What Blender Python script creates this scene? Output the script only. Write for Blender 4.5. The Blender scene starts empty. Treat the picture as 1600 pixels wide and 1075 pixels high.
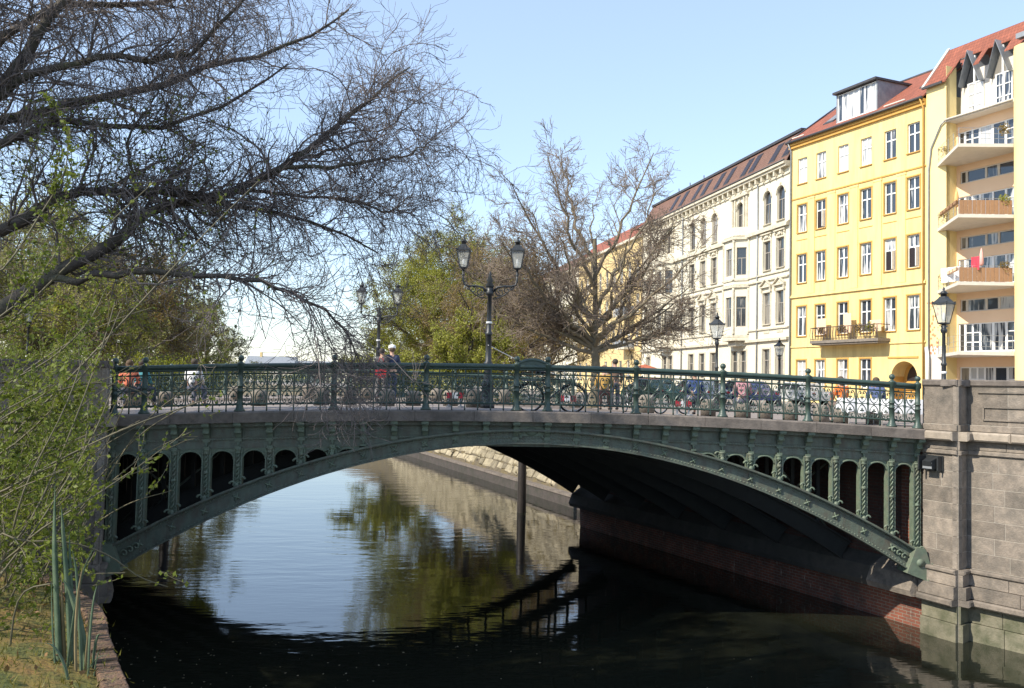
import bpy, math, random
import numpy as np
from math import sin, cos, pi, radians, sqrt
from mathutils import Vector, Matrix

# ------------------------------------------------------------------ scene, camera, sky, sun
scene = bpy.context.scene
col = scene.collection
Z0 = 5.25                       # top of the bridge coping at its crown, metres above the water
FPX = 1400.0                    # focal length in pixels of the 1600 px wide photograph
YAW, PITCH, ROLL = 0.0883, 0.0444, 0.0208
CAM = np.array([-2.396, -21.39, Z0 + 0.64])

def cam_axes():
    f = np.array([sin(YAW) * cos(PITCH), cos(YAW) * cos(PITCH), sin(PITCH)])
    r = np.array([cos(YAW), -sin(YAW), 0.0])
    u = np.cross(r, f)
    return cos(ROLL) * r + sin(ROLL) * u, -sin(ROLL) * r + cos(ROLL) * u, f
CR, CU, CF = cam_axes()
cam_data = bpy.data.cameras.new('camera')
cam_data.sensor_width = 36.0
cam_data.lens = 36.0 * FPX / 1600.0
cam_data.clip_start = 0.1
cam_data.clip_end = 6000
camera = bpy.data.objects.new('camera', cam_data)
m = Matrix.Identity(4)
for i in range(3):
    m[i][0], m[i][1], m[i][2], m[i][3] = CR[i], CU[i], -CF[i], CAM[i]
camera.matrix_world = m
col.objects.link(camera)
scene.camera = camera

SUN_AZ = radians(24.0)          # sun stands to the left of and a little behind the camera side of the bridge
SUN_EL = radians(41.0)
S = Vector((-cos(SUN_AZ) * cos(SUN_EL), -sin(SUN_AZ) * cos(SUN_EL), sin(SUN_EL)))
world = bpy.data.worlds.new('World')
scene.world = world
world.use_nodes = True
wn, wl = world.node_tree.nodes, world.node_tree.links
bg = wn['Background']
sky_node = wn.new('ShaderNodeTexSky')
sky_node.sky_type = 'NISHITA'
sky_node.sun_disc = False
sky_node.sun_elevation = SUN_EL
sky_node.sun_rotation = math.atan2(S.x, S.y)
sky_node.altitude = 40
sky_node.air_density = 1.25
sky_node.dust_density = 0.1
sky_node.ozone_density = 3.0
haze_mix = wn.new('ShaderNodeMix'); haze_mix.data_type = 'RGBA'; haze_mix.blend_type = 'MULTIPLY'
haze_mix.inputs['Factor'].default_value = 1.0
haze_mix.inputs['B'].default_value = (0.98, 0.99, 1.10, 1)      # thin spring haze: a little cooler all over
haze_add = wn.new('ShaderNodeMix'); haze_add.data_type = 'RGBA'; haze_add.blend_type = 'MIX'
haze_add.inputs['Factor'].default_value = 0.34
haze_add.inputs['B'].default_value = (3.7, 4.3, 4.8, 1)         # even veil of pale air
wl.new(sky_node.outputs['Color'], haze_mix.inputs['A'])
wl.new(haze_mix.outputs['Result'], haze_add.inputs['A'])
wl.new(haze_add.outputs['Result'], bg.inputs['Color'])
bg.inputs['Strength'].default_value = 0.15
sun_data = bpy.data.lights.new('sun', 'SUN')
sun_data.energy = 4.4
sun_data.angle = radians(0.53)
sun_data.color = (1.0, 0.93, 0.80)
sun = bpy.data.objects.new('sun', sun_data)
sun.rotation_euler = S.to_track_quat('Z', 'Y').to_euler()
col.objects.link(sun)
scene.view_settings.view_transform = 'Standard'
scene.view_settings.look = 'None'
scene.view_settings.exposure = 0.70
scene.view_settings.gamma = 1.0
scene.view_settings.use_curve_mapping = False
scene.cycles.max_bounces = 6
scene.cycles.diffuse_bounces = 3
scene.cycles.glossy_bounces = 3
scene.cycles.transmission_bounces = 3
scene.cycles.transparent_max_bounces = 6
scene.cycles.use_denoising = True

# ------------------------------------------------------------------ helpers
def at(px, py, depth):
    """world point that the photograph shows at pixel (px, py), at a given depth in metres"""
    return CAM + depth * (CR * (px - 800) / FPX - CU * (py - 537.5) / FPX + CF)
def ground_pt(px, depth, z):
    """world point above/below pixel column px, at horizontal depth and height z"""
    cx = (px - 800) / FPX * depth
    return np.array([CAM[0] + cx * cos(YAW) + depth * sin(YAW), CAM[1] - cx * sin(YAW) + depth * cos(YAW), z])

def link(o, parent=None):
    col.objects.link(o)
    if parent is not None:
        o.parent = parent
    return o
def tag(o, label=None, cat=None, group=None, kind=None):
    if label: o['label'] = label
    if cat: o['category'] = cat
    if group: o['group'] = group
    if kind: o['kind'] = kind
    return o
def thing(name, label, cat, loc=(0, 0, 0), rz=0.0, group=None, parent=None):
    o = bpy.data.objects.new(name, None)
    o.empty_display_size = 0.2
    o.location = loc
    o.rotation_euler = (0, 0, rz)
    link(o, parent)
    return tag(o, label, cat, group)
def copy_tree(o, parent=None):
    c = o.copy()
    link(c, parent)
    for ch in list(o.children):
        copy_tree(ch, c)
    return c

def fast_mesh(name, V, Q, mats=(), smooth=False, midx=None):
    """mesh from numpy vertices (n,3) and faces (m,k)"""
    V = np.asarray(V, np.float32); Q = np.asarray(Q, np.int32)
    k = Q.shape[1]
    me = bpy.data.meshes.new(name)
    me.vertices.add(len(V)); me.vertices.foreach_set('co', V.ravel())
    me.loops.add(Q.size); me.loops.foreach_set('vertex_index', Q.ravel())
    me.polygons.add(len(Q))
    me.polygons.foreach_set('loop_start', np.arange(0, Q.size, k, dtype=np.int32))
    try:
        me.polygons.foreach_set('loop_total', np.full(len(Q), k, np.int32))
    except Exception:
        pass
    if smooth:
        me.polygons.foreach_set('use_smooth', np.ones(len(Q), bool))
    if midx is not None:
        me.polygons.foreach_set('material_index', np.asarray(midx, np.int32))
    for mt in mats: me.materials.append(mt)
    me.update(calc_edges=True)
    return me

class MB:
    """collects simple shapes and links them as one mesh object"""
    def __init__(self): self.v = []; self.f = []; self.sm = []
    def add(self, vs, fs, smooth=False):
        n = len(self.v)
        self.v += [tuple(map(float, p)) for p in vs]
        for f in fs:
            self.f.append(tuple(i + n for i in f)); self.sm.append(smooth)
        return self
    def hexa(self, p):      # 8 points: bottom 4 ccw, top 4 ccw
        return self.add(p, [(3, 2, 1, 0), (4, 5, 6, 7), (0, 1, 5, 4), (1, 2, 6, 5), (2, 3, 7, 6), (3, 0, 4, 7)])
    def box(self, c, s, rz=0.0):
        x, y, z = s[0] / 2, s[1] / 2, s[2] / 2
        pts = []
        for (a, b, d) in ((-x, -y, -z), (x, -y, -z), (x, y, -z), (-x, y, -z), (-x, -y, z), (x, -y, z), (x, y, z), (-x, y, z)):
            pts.append((c[0] + a * cos(rz) - b * sin(rz), c[1] + a * sin(rz) + b * cos(rz), c[2] + d))
        return self.hexa(pts)
    def b2(self, x0, x1, y0, y1, z0, z1):
        return self.box(((x0 + x1) / 2, (y0 + y1) / 2, (z0 + z1) / 2), (abs(x1 - x0), abs(y1 - y0), abs(z1 - z0)))
    def prism(self, poly, a, b, axis='y'):
        """polygon in the plane normal to axis, extruded from a to b"""
        n = len(poly)
        def P(p, t):
            return {'y': (p[0], t, p[1]), 'x': (t, p[0], p[1]), 'z': (p[0], p[1], t)}[axis]
        vs = [P(p, a) for p in poly] + [P(p, b) for p in poly]
        fs = [tuple(range(n)), tuple(range(2 * n - 1, n - 1, -1))]
        for i in range(n):
            j = (i + 1) % n
            fs.append((i, i + n, j + n, j))
        return self.add(vs, fs)
    def tube(self, pts, r, k=6, cap=True, closed=False):
        pts = [Vector(p) for p in pts]
        n = len(pts)
        rr = r if hasattr(r, '__len__') else [r] * n
        vs = []
        a = None
        for i in range(n):
            if closed: t = pts[(i + 1) % n] - pts[i - 1]
            else: t = pts[min(i + 1, n - 1)] - pts[max(i - 1, 0)]
            if t.length < 1e-9: t = Vector((0, 0, 1))
            t.normalize()
            if a is None: a = t.orthogonal()
            a = a - t * a.dot(t)
            if a.length < 1e-6: a = t.orthogonal()
            a.normalize(); b = t.cross(a)
            for j in range(k):
                g = 2 * pi * j / k + pi / k
                q = pts[i] + rr[i] * (cos(g) * a + sin(g) * b)
                vs.append(q[:])
        fs = []
        m_ = n if closed else n - 1
        for i in range(m_):
            i2 = (i + 1) % n
            for j in range(k):
                j2 = (j + 1) % k
                fs.append((i * k + j, i * k + j2, i2 * k + j2, i2 * k + j))
        if cap and not closed:
            fs.append(tuple(range(k - 1, -1, -1))); fs.append(tuple((n - 1) * k + j for j in range(k)))
        return self.add(vs, fs, smooth=k > 4)
    def lathe(self, prof, c=(0, 0, 0), k=12, smooth=True):
        """profile of (radius, z) turned about the vertical axis through c"""
        vs, fs = [], []
        for (r, z) in prof:
            for j in range(k):
                g = 2 * pi * j / k + pi / k
                vs.append((c[0] + r * cos(g), c[1] + r * sin(g), c[2] + z))
        for i in range(len(prof) - 1):
            for j in range(k):
                j2 = (j + 1) % k
                fs.append((i * k + j, i * k + j2, (i + 1) * k + j2, (i + 1) * k + j))
        fs.append(tuple(range(k - 1, -1, -1))); fs.append(tuple((len(prof) - 1) * k + j for j in range(k)))
        return self.add(vs, fs, smooth=smooth)
    def ball(self, c, r, k=10, n=6):
        rx, ry, rz = r if hasattr(r, '__len__') else (r, r, r)
        vs, fs = [], []
        for i in range(n + 1):
            a = pi * i / n
            rad = max(sin(a), 0.02)
            for j in range(k):
                g = 2 * pi * j / k
                vs.append((c[0] + rx * rad * cos(g), c[1] + ry * rad * sin(g), c[2] - rz * cos(a)))
        for i in range(n):
            for j in range(k):
                j2 = (j + 1) % k
                fs.append((i * k + j, i * k + j2, (i + 1) * k + j2, (i + 1) * k + j))
        return self.add(vs, fs, smooth=True)
    def mesh(self, name, mat):
        me = bpy.data.meshes.new(name)
        me.from_pydata(self.v, [], self.f)
        me.polygons.foreach_set('use_smooth', self.sm)
        if mat is not None: me.materials.append(mat)
        me.update()
        return me
    def build(self, name, mat, parent=None, loc=None, rz=None):
        o = bpy.data.objects.new(name, self.mesh(name, mat))
        if loc is not None: o.location = loc
        if rz is not None: o.rotation_euler = (0, 0, rz)
        return link(o, parent)
def inst(name, me, parent=None, loc=(0, 0, 0), rz=0.0, scale=None):
    o = bpy.data.objects.new(name, me)
    o.location = loc
    o.rotation_euler = (0, 0, rz)
    if scale is not None: o.scale = scale
    return link(o, parent)

# ------------------------------------------------------------------ materials
def nodes_of(name):
    mt = bpy.data.materials.new(name)
    mt.use_nodes = True
    nt = mt.node_tree
    return mt, nt.nodes, nt.links, nt.nodes['Principled BSDF']
def ramp(N, stops):
    r = N.new('ShaderNodeValToRGB')
    e = r.color_ramp.elements
    while len(e) < len(stops): e.new(0.5)
    for i, (p, c) in enumerate(stops):
        e[i].position = p
        e[i].color = (*c, 1) if len(c) == 3 else c
    return r
def pmat(name, c1, c2=None, scale=6.0, rough=0.8, bump=0.0, bscale=None, metal=0.0, spec=0.5, stretch=(1, 1, 1), dirt=None, dscale=1.2, damt=0.5, rnd=0.0, coat=0.0):
    """noise-mottled surface: two base colours, optional dirt patches, per-object variation and fine relief"""
    mt, N, L, B = nodes_of(name)
    c2 = c2 or tuple(x * 0.8 for x in c1)
    tc = N.new('ShaderNodeTexCoord')
    mp = N.new('ShaderNodeMapping'); mp.inputs['Scale'].default_value = stretch
    L.new(tc.outputs['Object'], mp.inputs['Vector'])
    nz = N.new('ShaderNodeTexNoise'); nz.inputs['Scale'].default_value = scale; nz.inputs['Detail'].default_value = 6
    nz.inputs['Roughness'].default_value = 0.6
    L.new(mp.outputs['Vector'], nz.inputs['Vector'])
    rp = ramp(N, [(0.32, c2), (0.68, c1)])
    L.new(nz.outputs['Fac'], rp.inputs['Fac'])
    outc = rp.outputs['Color']
    if dirt:
        n2 = N.new('ShaderNodeTexNoise'); n2.inputs['Scale'].default_value = dscale; n2.inputs['Detail'].default_value = 8
        n2.inputs['Roughness'].default_value = 0.65
        L.new(mp.outputs['Vector'], n2.inputs['Vector'])
        r2 = ramp(N, [(0.45, (0, 0, 0)), (0.72, (damt, damt, damt))])
        L.new(n2.outputs['Fac'], r2.inputs['Fac'])
        mx = N.new('ShaderNodeMix'); mx.data_type = 'RGBA'
        L.new(r2.outputs['Color'], mx.inputs['Factor'])
        L.new(outc, mx.inputs['A']); mx.inputs['B'].default_value = (*dirt, 1)
        outc = mx.outputs['Result']
    if rnd:
        oi = N.new('ShaderNodeObjectInfo')
        mr = N.new('ShaderNodeMapRange'); mr.inputs['To Min'].default_value = 1 - rnd; mr.inputs['To Max'].default_value = 1 + rnd
        L.new(oi.outputs['Random'], mr.inputs['Value'])
        hv = N.new('ShaderNodeHueSaturation')
        L.new(mr.outputs['Result'], hv.inputs['Value'])
        L.new(outc, hv.inputs['Color']); outc = hv.outputs['Color']
    L.new(outc, B.inputs['Base Color'])
    B.inputs['Roughness'].default_value = rough
    B.inputs['Metallic'].default_value = metal
    B.inputs['Specular IOR Level'].default_value = spec
    if coat: B.inputs['Coat Weight'].default_value = coat
    if bump:
        nb = N.new('ShaderNodeTexNoise'); nb.inputs['Scale'].default_value = bscale or scale * 4; nb.inputs['Detail'].default_value = 5
        L.new(tc.outputs['Object'], nb.inputs['Vector'])
        bp = N.new('ShaderNodeBump'); bp.inputs['Strength'].default_value = bump; bp.inputs['Distance'].default_value = 0.02
        L.new(nb.outputs['Fac'], bp.inputs['Height'])
        L.new(bp.outputs['Normal'], B.inputs['Normal'])
    return mt
def brickmat(name, dirx, c1, c2, mortar, bw=0.25, bh=0.077, dirt=(0.05, 0.05, 0.045), damt=0.7, white=0.0, rough=0.85, ms=0.012):
    """brick or tile courses on a vertical face; dirx is the horizontal direction of the face"""
    mt, N, L, B = nodes_of(name)
    tc = N.new('ShaderNodeTexCoord')
    dt = N.new('ShaderNodeVectorMath'); dt.operation = 'DOT_PRODUCT'
    dt.inputs[1].default_value = (dirx[0], dirx[1], 0)
    L.new(tc.outputs['Object'], dt.inputs[0])
    sp = N.new('ShaderNodeSeparateXYZ'); L.new(tc.outputs['Object'], sp.inputs[0])
    cb = N.new('ShaderNodeCombineXYZ')
    L.new(dt.outputs['Value'], cb.inputs['X']); L.new(sp.outputs['Z'], cb.inputs['Y'])
    bt = N.new('ShaderNodeTexBrick')
    bt.inputs['Scale'].default_value = 1.0
    bt.inputs['Brick Width'].default_value = bw; bt.inputs['Row Height'].default_value = bh
    bt.inputs['Mortar Size'].default_value = ms; bt.inputs['Mortar Smooth'].default_value = 0.3
    bt.inputs['Color1'].default_value = (*c1, 1); bt.inputs['Color2'].default_value = (*c2, 1); bt.inputs['Mortar'].default_value = (*mortar, 1)
    L.new(cb.outputs['Vector'], bt.inputs['Vector'])
    nz = N.new('ShaderNodeTexNoise'); nz.inputs['Scale'].default_value = 1.6; nz.inputs['Detail'].default_value = 8; nz.inputs['Roughness'].default_value = 0.7
    L.new(tc.outputs['Object'], nz.inputs['Vector'])
    rp = ramp(N, [(0.40, (0, 0, 0)), (0.75, (damt,) * 3)])
    L.new(nz.outputs['Fac'], rp.inputs['Fac'])
    mx = N.new('ShaderNodeMix'); mx.data_type = 'RGBA'
    L.new(rp.outputs['Color'], mx.inputs['Factor']); L.new(bt.outputs['Color'], mx.inputs['A']); mx.inputs['B'].default_value = (*dirt, 1)
    out = mx.outputs['Result']
    if white:
        n3 = N.new('ShaderNodeTexNoise'); n3.inputs['Scale'].default_value = 2.2; n3.inputs['Detail'].default_value = 9; n3.inputs['Roughness'].default_value = 0.75
        mp = N.new('ShaderNodeMapping'); mp.inputs['Scale'].default_value = (3, 3, 0.7); mp.inputs['Location'].default_value = (7, 3, 1)
        L.new(tc.outputs['Object'], mp.inputs['Vector']); L.new(mp.outputs['Vector'], n3.inputs['Vector'])
        r3 = ramp(N, [(0.60, (0, 0, 0)), (0.70, (white,) * 3)])
        L.new(n3.outputs['Fac'], r3.inputs['Fac'])
        m3 = N.new('ShaderNodeMix'); m3.data_type = 'RGBA'
        L.new(r3.outputs['Color'], m3.inputs['Factor']); L.new(out, m3.inputs['A']); m3.inputs['B'].default_value = (0.62, 0.58, 0.5, 1)
        out = m3.outputs['Result']
    L.new(out, B.inputs['Base Color'])
    B.inputs['Roughness'].default_value = rough
    bp = N.new('ShaderNodeBump'); bp.inputs['Strength'].default_value = 0.5; bp.inputs['Distance'].default_value = 0.01; bp.invert = True
    L.new(bt.outputs['Fac'], bp.inputs['Height']); L.new(bp.outputs['Normal'], B.inputs['Normal'])
    return mt
def leafmat(name, c1, c2, scale=0.6, transl=0.35):
    mt, N, L, B = nodes_of(name)
    tc = N.new('ShaderNodeTexCoord')
    nz = N.new('ShaderNodeTexNoise'); nz.inputs['Scale'].default_value = scale; nz.inputs['Detail'].default_value = 5; nz.inputs['Roughness'].default_value = 0.7
    L.new(tc.outputs['Object'], nz.inputs['Vector'])
    rp = ramp(N, [(0.3, c2), (0.7, c1)])
    L.new(nz.outputs['Fac'], rp.inputs['Fac'])
    L.new(rp.outputs['Color'], B.inputs['Base Color'])
    B.inputs['Roughness'].default_value = 0.55; B.inputs['Specular IOR Level'].default_value = 0.3
    tr = N.new('ShaderNodeBsdfTranslucent'); L.new(rp.outputs['Color'], tr.inputs['Color'])
    ms = N.new('ShaderNodeMixShader'); ms.inputs['Fac'].default_value = transl
    L.new(B.outputs['BSDF'], ms.inputs[1]); L.new(tr.outputs['BSDF'], ms.inputs[2])
    L.new(ms.outputs['Shader'], N['Material Output'].inputs['Surface'])
    return mt
def panemat(name, dark=(0.03, 0.035, 0.045), curtain=(0.45, 0.45, 0.43), share=0.45):
    """window glass: dark room behind, in some windows a pale curtain, all under a reflecting surface"""
    mt, N, L, B = nodes_of(name)
    oi = N.new('ShaderNodeObjectInfo')
    tc = N.new('ShaderNodeTexCoord')
    nz = N.new('ShaderNodeTexNoise'); nz.inputs['Scale'].default_value = 2.2; nz.inputs['Detail'].default_value = 3
    mp = N.new('ShaderNodeMapping'); mp.inputs['Scale'].default_value = (2.5, 1, 0.25)
    ad = N.new('ShaderNodeVectorMath'); ad.operation = 'ADD'
    L.new(oi.outputs['Location'], ad.inputs[0]); L.new(tc.outputs['Object'], ad.inputs[1])
    L.new(ad.outputs['Vector'], mp.inputs['Vector']); L.new(mp.outputs['Vector'], nz.inputs['Vector'])
    th = N.new('ShaderNodeMath'); th.operation = 'SUBTRACT'
    ml = N.new('ShaderNodeMath'); ml.operation = 'MULTIPLY'; ml.inputs[1].default_value = 0.5
    L.new(oi.outputs['Random'], ml.inputs[0])
    L.new(nz.outputs['Fac'], th.inputs[0]); L.new(ml.outputs['Value'], th.inputs[1])
    rp = ramp(N, [(0.62 - share, dark), (0.72 - share, curtain)])
    L.new(th.outputs['Value'], rp.inputs['Fac'])
    L.new(rp.outputs['Color'], B.inputs['Base Color'])
    B.inputs['Roughness'].default_value = 0.05
    B.inputs['Specular IOR Level'].default_value = 0.9
    return mt

M = {}
M['iron'] = pmat('green_painted_iron', (0.125, 0.148, 0.112), (0.082, 0.10, 0.076), 5, 0.55, 0.35, 40, dirt=(0.085, 0.062, 0.045), dscale=3.6, damt=0.85, stretch=(1.6, 1.6, 0.7))
M['iron2'] = pmat('green_railing_paint', (0.055, 0.088, 0.070), (0.034, 0.060, 0.048), 8, 0.42, 0.1, 60, dirt=(0.03, 0.03, 0.026), dscale=4, damt=0.5)
M['iron_pale'] = pmat('weathered_green_iron', (0.150, 0.190, 0.130), (0.10, 0.132, 0.095), 7, 0.6, 0.25, 50, dirt=(0.16, 0.145, 0.11), dscale=5, damt=0.7)
M['dark_iron'] = pmat('dark_lamp_iron', (0.030, 0.034, 0.036), (0.018, 0.02, 0.022), 9, 0.45, 0.1, 40)
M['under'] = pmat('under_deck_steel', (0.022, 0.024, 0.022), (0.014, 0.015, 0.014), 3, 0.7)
M['stone'] = pmat('brown_grey_sandstone', (0.275, 0.228, 0.182), (0.175, 0.147, 0.12), 6, 0.9, 0.8, 26, dirt=(0.10, 0.09, 0.076), dscale=2.2, damt=0.85, rnd=0.2)
M['stone_cop'] = pmat('brown_coping_stone', (0.205, 0.170, 0.142), (0.13, 0.11, 0.094), 7, 0.85, 0.4, 40, dirt=(0.075, 0.062, 0.052), dscale=2.0, damt=0.8, rnd=0.14)
M['mortar'] = pmat('pale_lime_mortar', (0.42, 0.38, 0.32), (0.30, 0.27, 0.23), 20, 0.95)
M['asphalt'] = pmat('roadway', (0.20, 0.185, 0.17), (0.15, 0.14, 0.13), 20, 0.9, 0.3, 60)
M['paving'] = pmat('granite_paving', (0.27, 0.225, 0.195), (0.20, 0.17, 0.15), 14, 0.9, 0.3, 50, dirt=(0.14, 0.125, 0.11), dscale=1.5, damt=0.5)
M['bollard'] = pmat('granite_bollard', (0.23, 0.195, 0.155), (0.13, 0.11, 0.09), 16, 0.85, 0.4, 60, rnd=0.2)
M['soil'] = pmat('grassy_earth', (0.06, 0.055, 0.03), (0.035, 0.04, 0.018), 1.3, 0.95, 0.5, 8)
M['bark_dark'] = pmat('dark_bark', (0.085, 0.068, 0.058), (0.050, 0.040, 0.036), 9, 0.9, 0.9, 30, dirt=(0.075, 0.085, 0.03), dscale=1.5, damt=0.6)
M['twig_dark'] = pmat('dark_twigs', (0.19, 0.155, 0.135), (0.12, 0.10, 0.098), 2, 0.85)
M['bark_plane'] = pmat('plane_bark', (0.22, 0.175, 0.115), (0.13, 0.105, 0.072), 3, 0.9, 0.4, 12, dirt=(0.09, 0.10, 0.045), dscale=1, damt=0.5)
M['twig_plane'] = pmat('plane_twigs', (0.25, 0.19, 0.14), (0.165, 0.13, 0.10), 1.0, 0.85)
M['twig_tan'] = pmat('tan_shrub_stems', (0.13, 0.11, 0.06), (0.075, 0.068, 0.038), 3, 0.7)
M['leaf_spring'] = leafmat('spring_leaves', (0.20, 0.23, 0.03), (0.10, 0.14, 0.022), 2.0, 0.45)
M['leaf_tree'] = leafmat('young_tree_leaves', (0.36, 0.35, 0.055), (0.22, 0.24, 0.045), 0.8, 0.4)
M['leaf_rust'] = leafmat('rusty_buds', (0.30, 0.21, 0.06), (0.20, 0.15, 0.05), 0.5, 0.4)
M['leaf_far'] = leafmat('far_foliage', (0.36, 0.35, 0.085), (0.21, 0.23, 0.07), 0.3, 0.3)
M['forsythia'] = leafmat('yellow_blossom', (0.34, 0.32, 0.02), (0.16, 0.19, 0.02), 0.8, 0.4)
M['reed_dry'] = leafmat('dry_blades', (0.30, 0.24, 0.13), (0.18, 0.15, 0.08), 9, 0.2)
M['reed'] = leafmat('blue_green_blades', (0.15, 0.20, 0.125), (0.065, 0.11, 0.07), 12, 0.2)
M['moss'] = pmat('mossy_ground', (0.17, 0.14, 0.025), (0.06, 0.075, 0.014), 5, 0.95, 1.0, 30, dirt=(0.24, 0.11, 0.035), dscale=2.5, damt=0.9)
M['stone_shaded'] = pmat('shaded_stone', (0.085, 0.075, 0.062), (0.05, 0.045, 0.038), 4, 0.9, 0.4, 25, dirt=(0.03, 0.028, 0.024), dscale=1.0, damt=0.7)  # darker copy of the stone: shade under the bridge put into its colour
M['pane'] = panemat('window_glass', (0.035, 0.045, 0.06), (0.46, 0.46, 0.45), 0.36)
M['pane_roof'] = pmat('dark_roof_glass', (0.03, 0.02, 0.02), (0.022, 0.016, 0.016), 3, 0.35, spec=0.3)
M['pane_dark'] = panemat('window_glass_dark', (0.03, 0.032, 0.036), (0.22, 0.20, 0.17), 0.30)
M['white'] = pmat('white_window_paint', (0.78, 0.78, 0.76), (0.70, 0.70, 0.68), 5, 0.5)
M['taupe'] = pmat('taupe_window_paint', (0.36, 0.32, 0.27), (0.28, 0.25, 0.21), 5, 0.6)
M['yellow'] = pmat('yellow_render', (0.81, 0.625, 0.27), (0.74, 0.56, 0.23), 0.5, 0.9, 0.08, 30, stretch=(1.6, 1.6, 0.22), dirt=(0.56, 0.40, 0.17), dscale=1.1, damt=0.85)
M['ochre'] = pmat('ochre_trim', (0.58, 0.33, 0.08), (0.50, 0.28, 0.07), 2, 0.85)
M['cream'] = pmat('cream_stucco', (0.72, 0.67, 0.53), (0.65, 0.60, 0.47), 0.8, 0.9, 0.2, 25, stretch=(1, 1, 0.4), dirt=(0.50, 0.42, 0.30), dscale=0.8, damt=0.45)
M['cream_trim'] = pmat('cream_stucco_trim', (0.66, 0.60, 0.47), (0.48, 0.43, 0.33), 4, 0.9, 0.4, 30, dirt=(0.28, 0.25, 0.19), dscale=2.5, damt=0.5)
M['peach'] = pmat('peach_render', (0.82, 0.58, 0.38), (0.78, 0.54, 0.35), 0.8, 0.85)
M['modern_yellow'] = pmat('pale_yellow_render', (0.82, 0.66, 0.32), (0.78, 0.62, 0.29), 0.5, 0.85, dirt=(0.74, 0.54, 0.22), dscale=0.4, damt=0.4)
M['concrete'] = pmat('white_concrete', (0.66, 0.60, 0.52), (0.58, 0.53, 0.46), 3, 0.8)
M['ochre_house'] = pmat('ochre_house_render', (0.66, 0.50, 0.24), (0.58, 0.43, 0.20), 0.6, 0.9, dirt=(0.45, 0.34, 0.17), dscale=0.6, damt=0.5)
M['zinc'] = pmat('grey_zinc', (0.30, 0.315, 0.33), (0.21, 0.225, 0.24), 3, 0.5, metal=0.2)
M['gutter'] = pmat('dark_gutter', (0.055, 0.05, 0.05), (0.04, 0.036, 0.036), 4, 0.5)
def tilemat(name, c1, c2, row=0.28, colw=0.22):
    mt = brickmat(name, (1, 0), c1, c2, tuple(x * 0.45 for x in c1), bw=colw, bh=row, dirt=tuple(x * 0.5 for x in c2), damt=0.5, ms=0.02)
    return mt
M['tiles'] = tilemat('red_roof_tiles', (0.34, 0.105, 0.06), (0.25, 0.078, 0.045))
M['mansard'] = tilemat('brown_roof_slates', (0.21, 0.112, 0.078), (0.17, 0.088, 0.062), 0.22, 0.3)
M['balcony_iron'] = pmat('brown_balcony_iron', (0.07, 0.045, 0.038), (0.045, 0.03, 0.026), 6, 0.6)
M['wood'] = pmat('brown_wood', (0.36, 0.20, 0.10), (0.26, 0.14, 0.07), 5, 0.7, stretch=(6, 6, 1))
M['tyre'] = pmat('black_rubber', (0.016, 0.016, 0.017), (0.011, 0.011, 0.012), 10, 0.8)
M['chrome'] = pmat('steel', (0.5, 0.5, 0.5), (0.4, 0.4, 0.4), 10, 0.3, metal=0.9)
M['pile'] = pmat('wet_dark_timber', (0.040, 0.032, 0.028), (0.018, 0.015, 0.014), 6, 0.5, 0.5, 20, stretch=(4, 4, 0.6))
_cm = {}
def paint(c, rough=0.5, coat=0.0):
    k = (tuple(c), rough, coat)
    if k not in _cm:
        _cm[k] = pmat('colour_%02d' % len(_cm), c, tuple(x * 0.85 for x in c), 6, rough, coat=coat)
    return _cm[k]

def glassmat(name, c=(0.75, 0.78, 0.76), fac=0.45, rough=0.15):
    mt, N, L, B = nodes_of(name)
    B.inputs['Base Color'].default_value = (*c, 1); B.inputs['Roughness'].default_value = rough
    tr = N.new('ShaderNodeBsdfTransparent')
    ms = N.new('ShaderNodeMixShader'); ms.inputs['Fac'].default_value = fac
    L.new(tr.outputs['BSDF'], ms.inputs[1]); L.new(B.outputs['BSDF'], ms.inputs[2])
    L.new(ms.outputs['Shader'], N['Material Output'].inputs['Surface'])
    return mt
M['lamp_glass'] = glassmat('lantern_glass', (0.62, 0.64, 0.60), 0.42)
M['clear_glass'] = glassmat('clear_glass', (0.6, 0.66, 0.66), 0.25, 0.05)
# ------------------------------------------------------------------ the setting: water, banks, streets
KS = 0.38                        # skew: the canal runs KS metres to the left for every metre away from the camera
YF = 16.0                        # far edge of the bridge
def zt(u): return Z0 - 0.0028 * u * u          # top of the coping
def arch_lo(u): return 4.47 - 0.0335 * u * u   # underside of the arch ribs
def rib_h(u): return 0.32 + 0.28 * (u / 9.3) ** 2
ZS = 4.95                        # street level at the bridge ends
ZN = 4.3                         # ground on the near left bank, where the photographer stands

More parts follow.
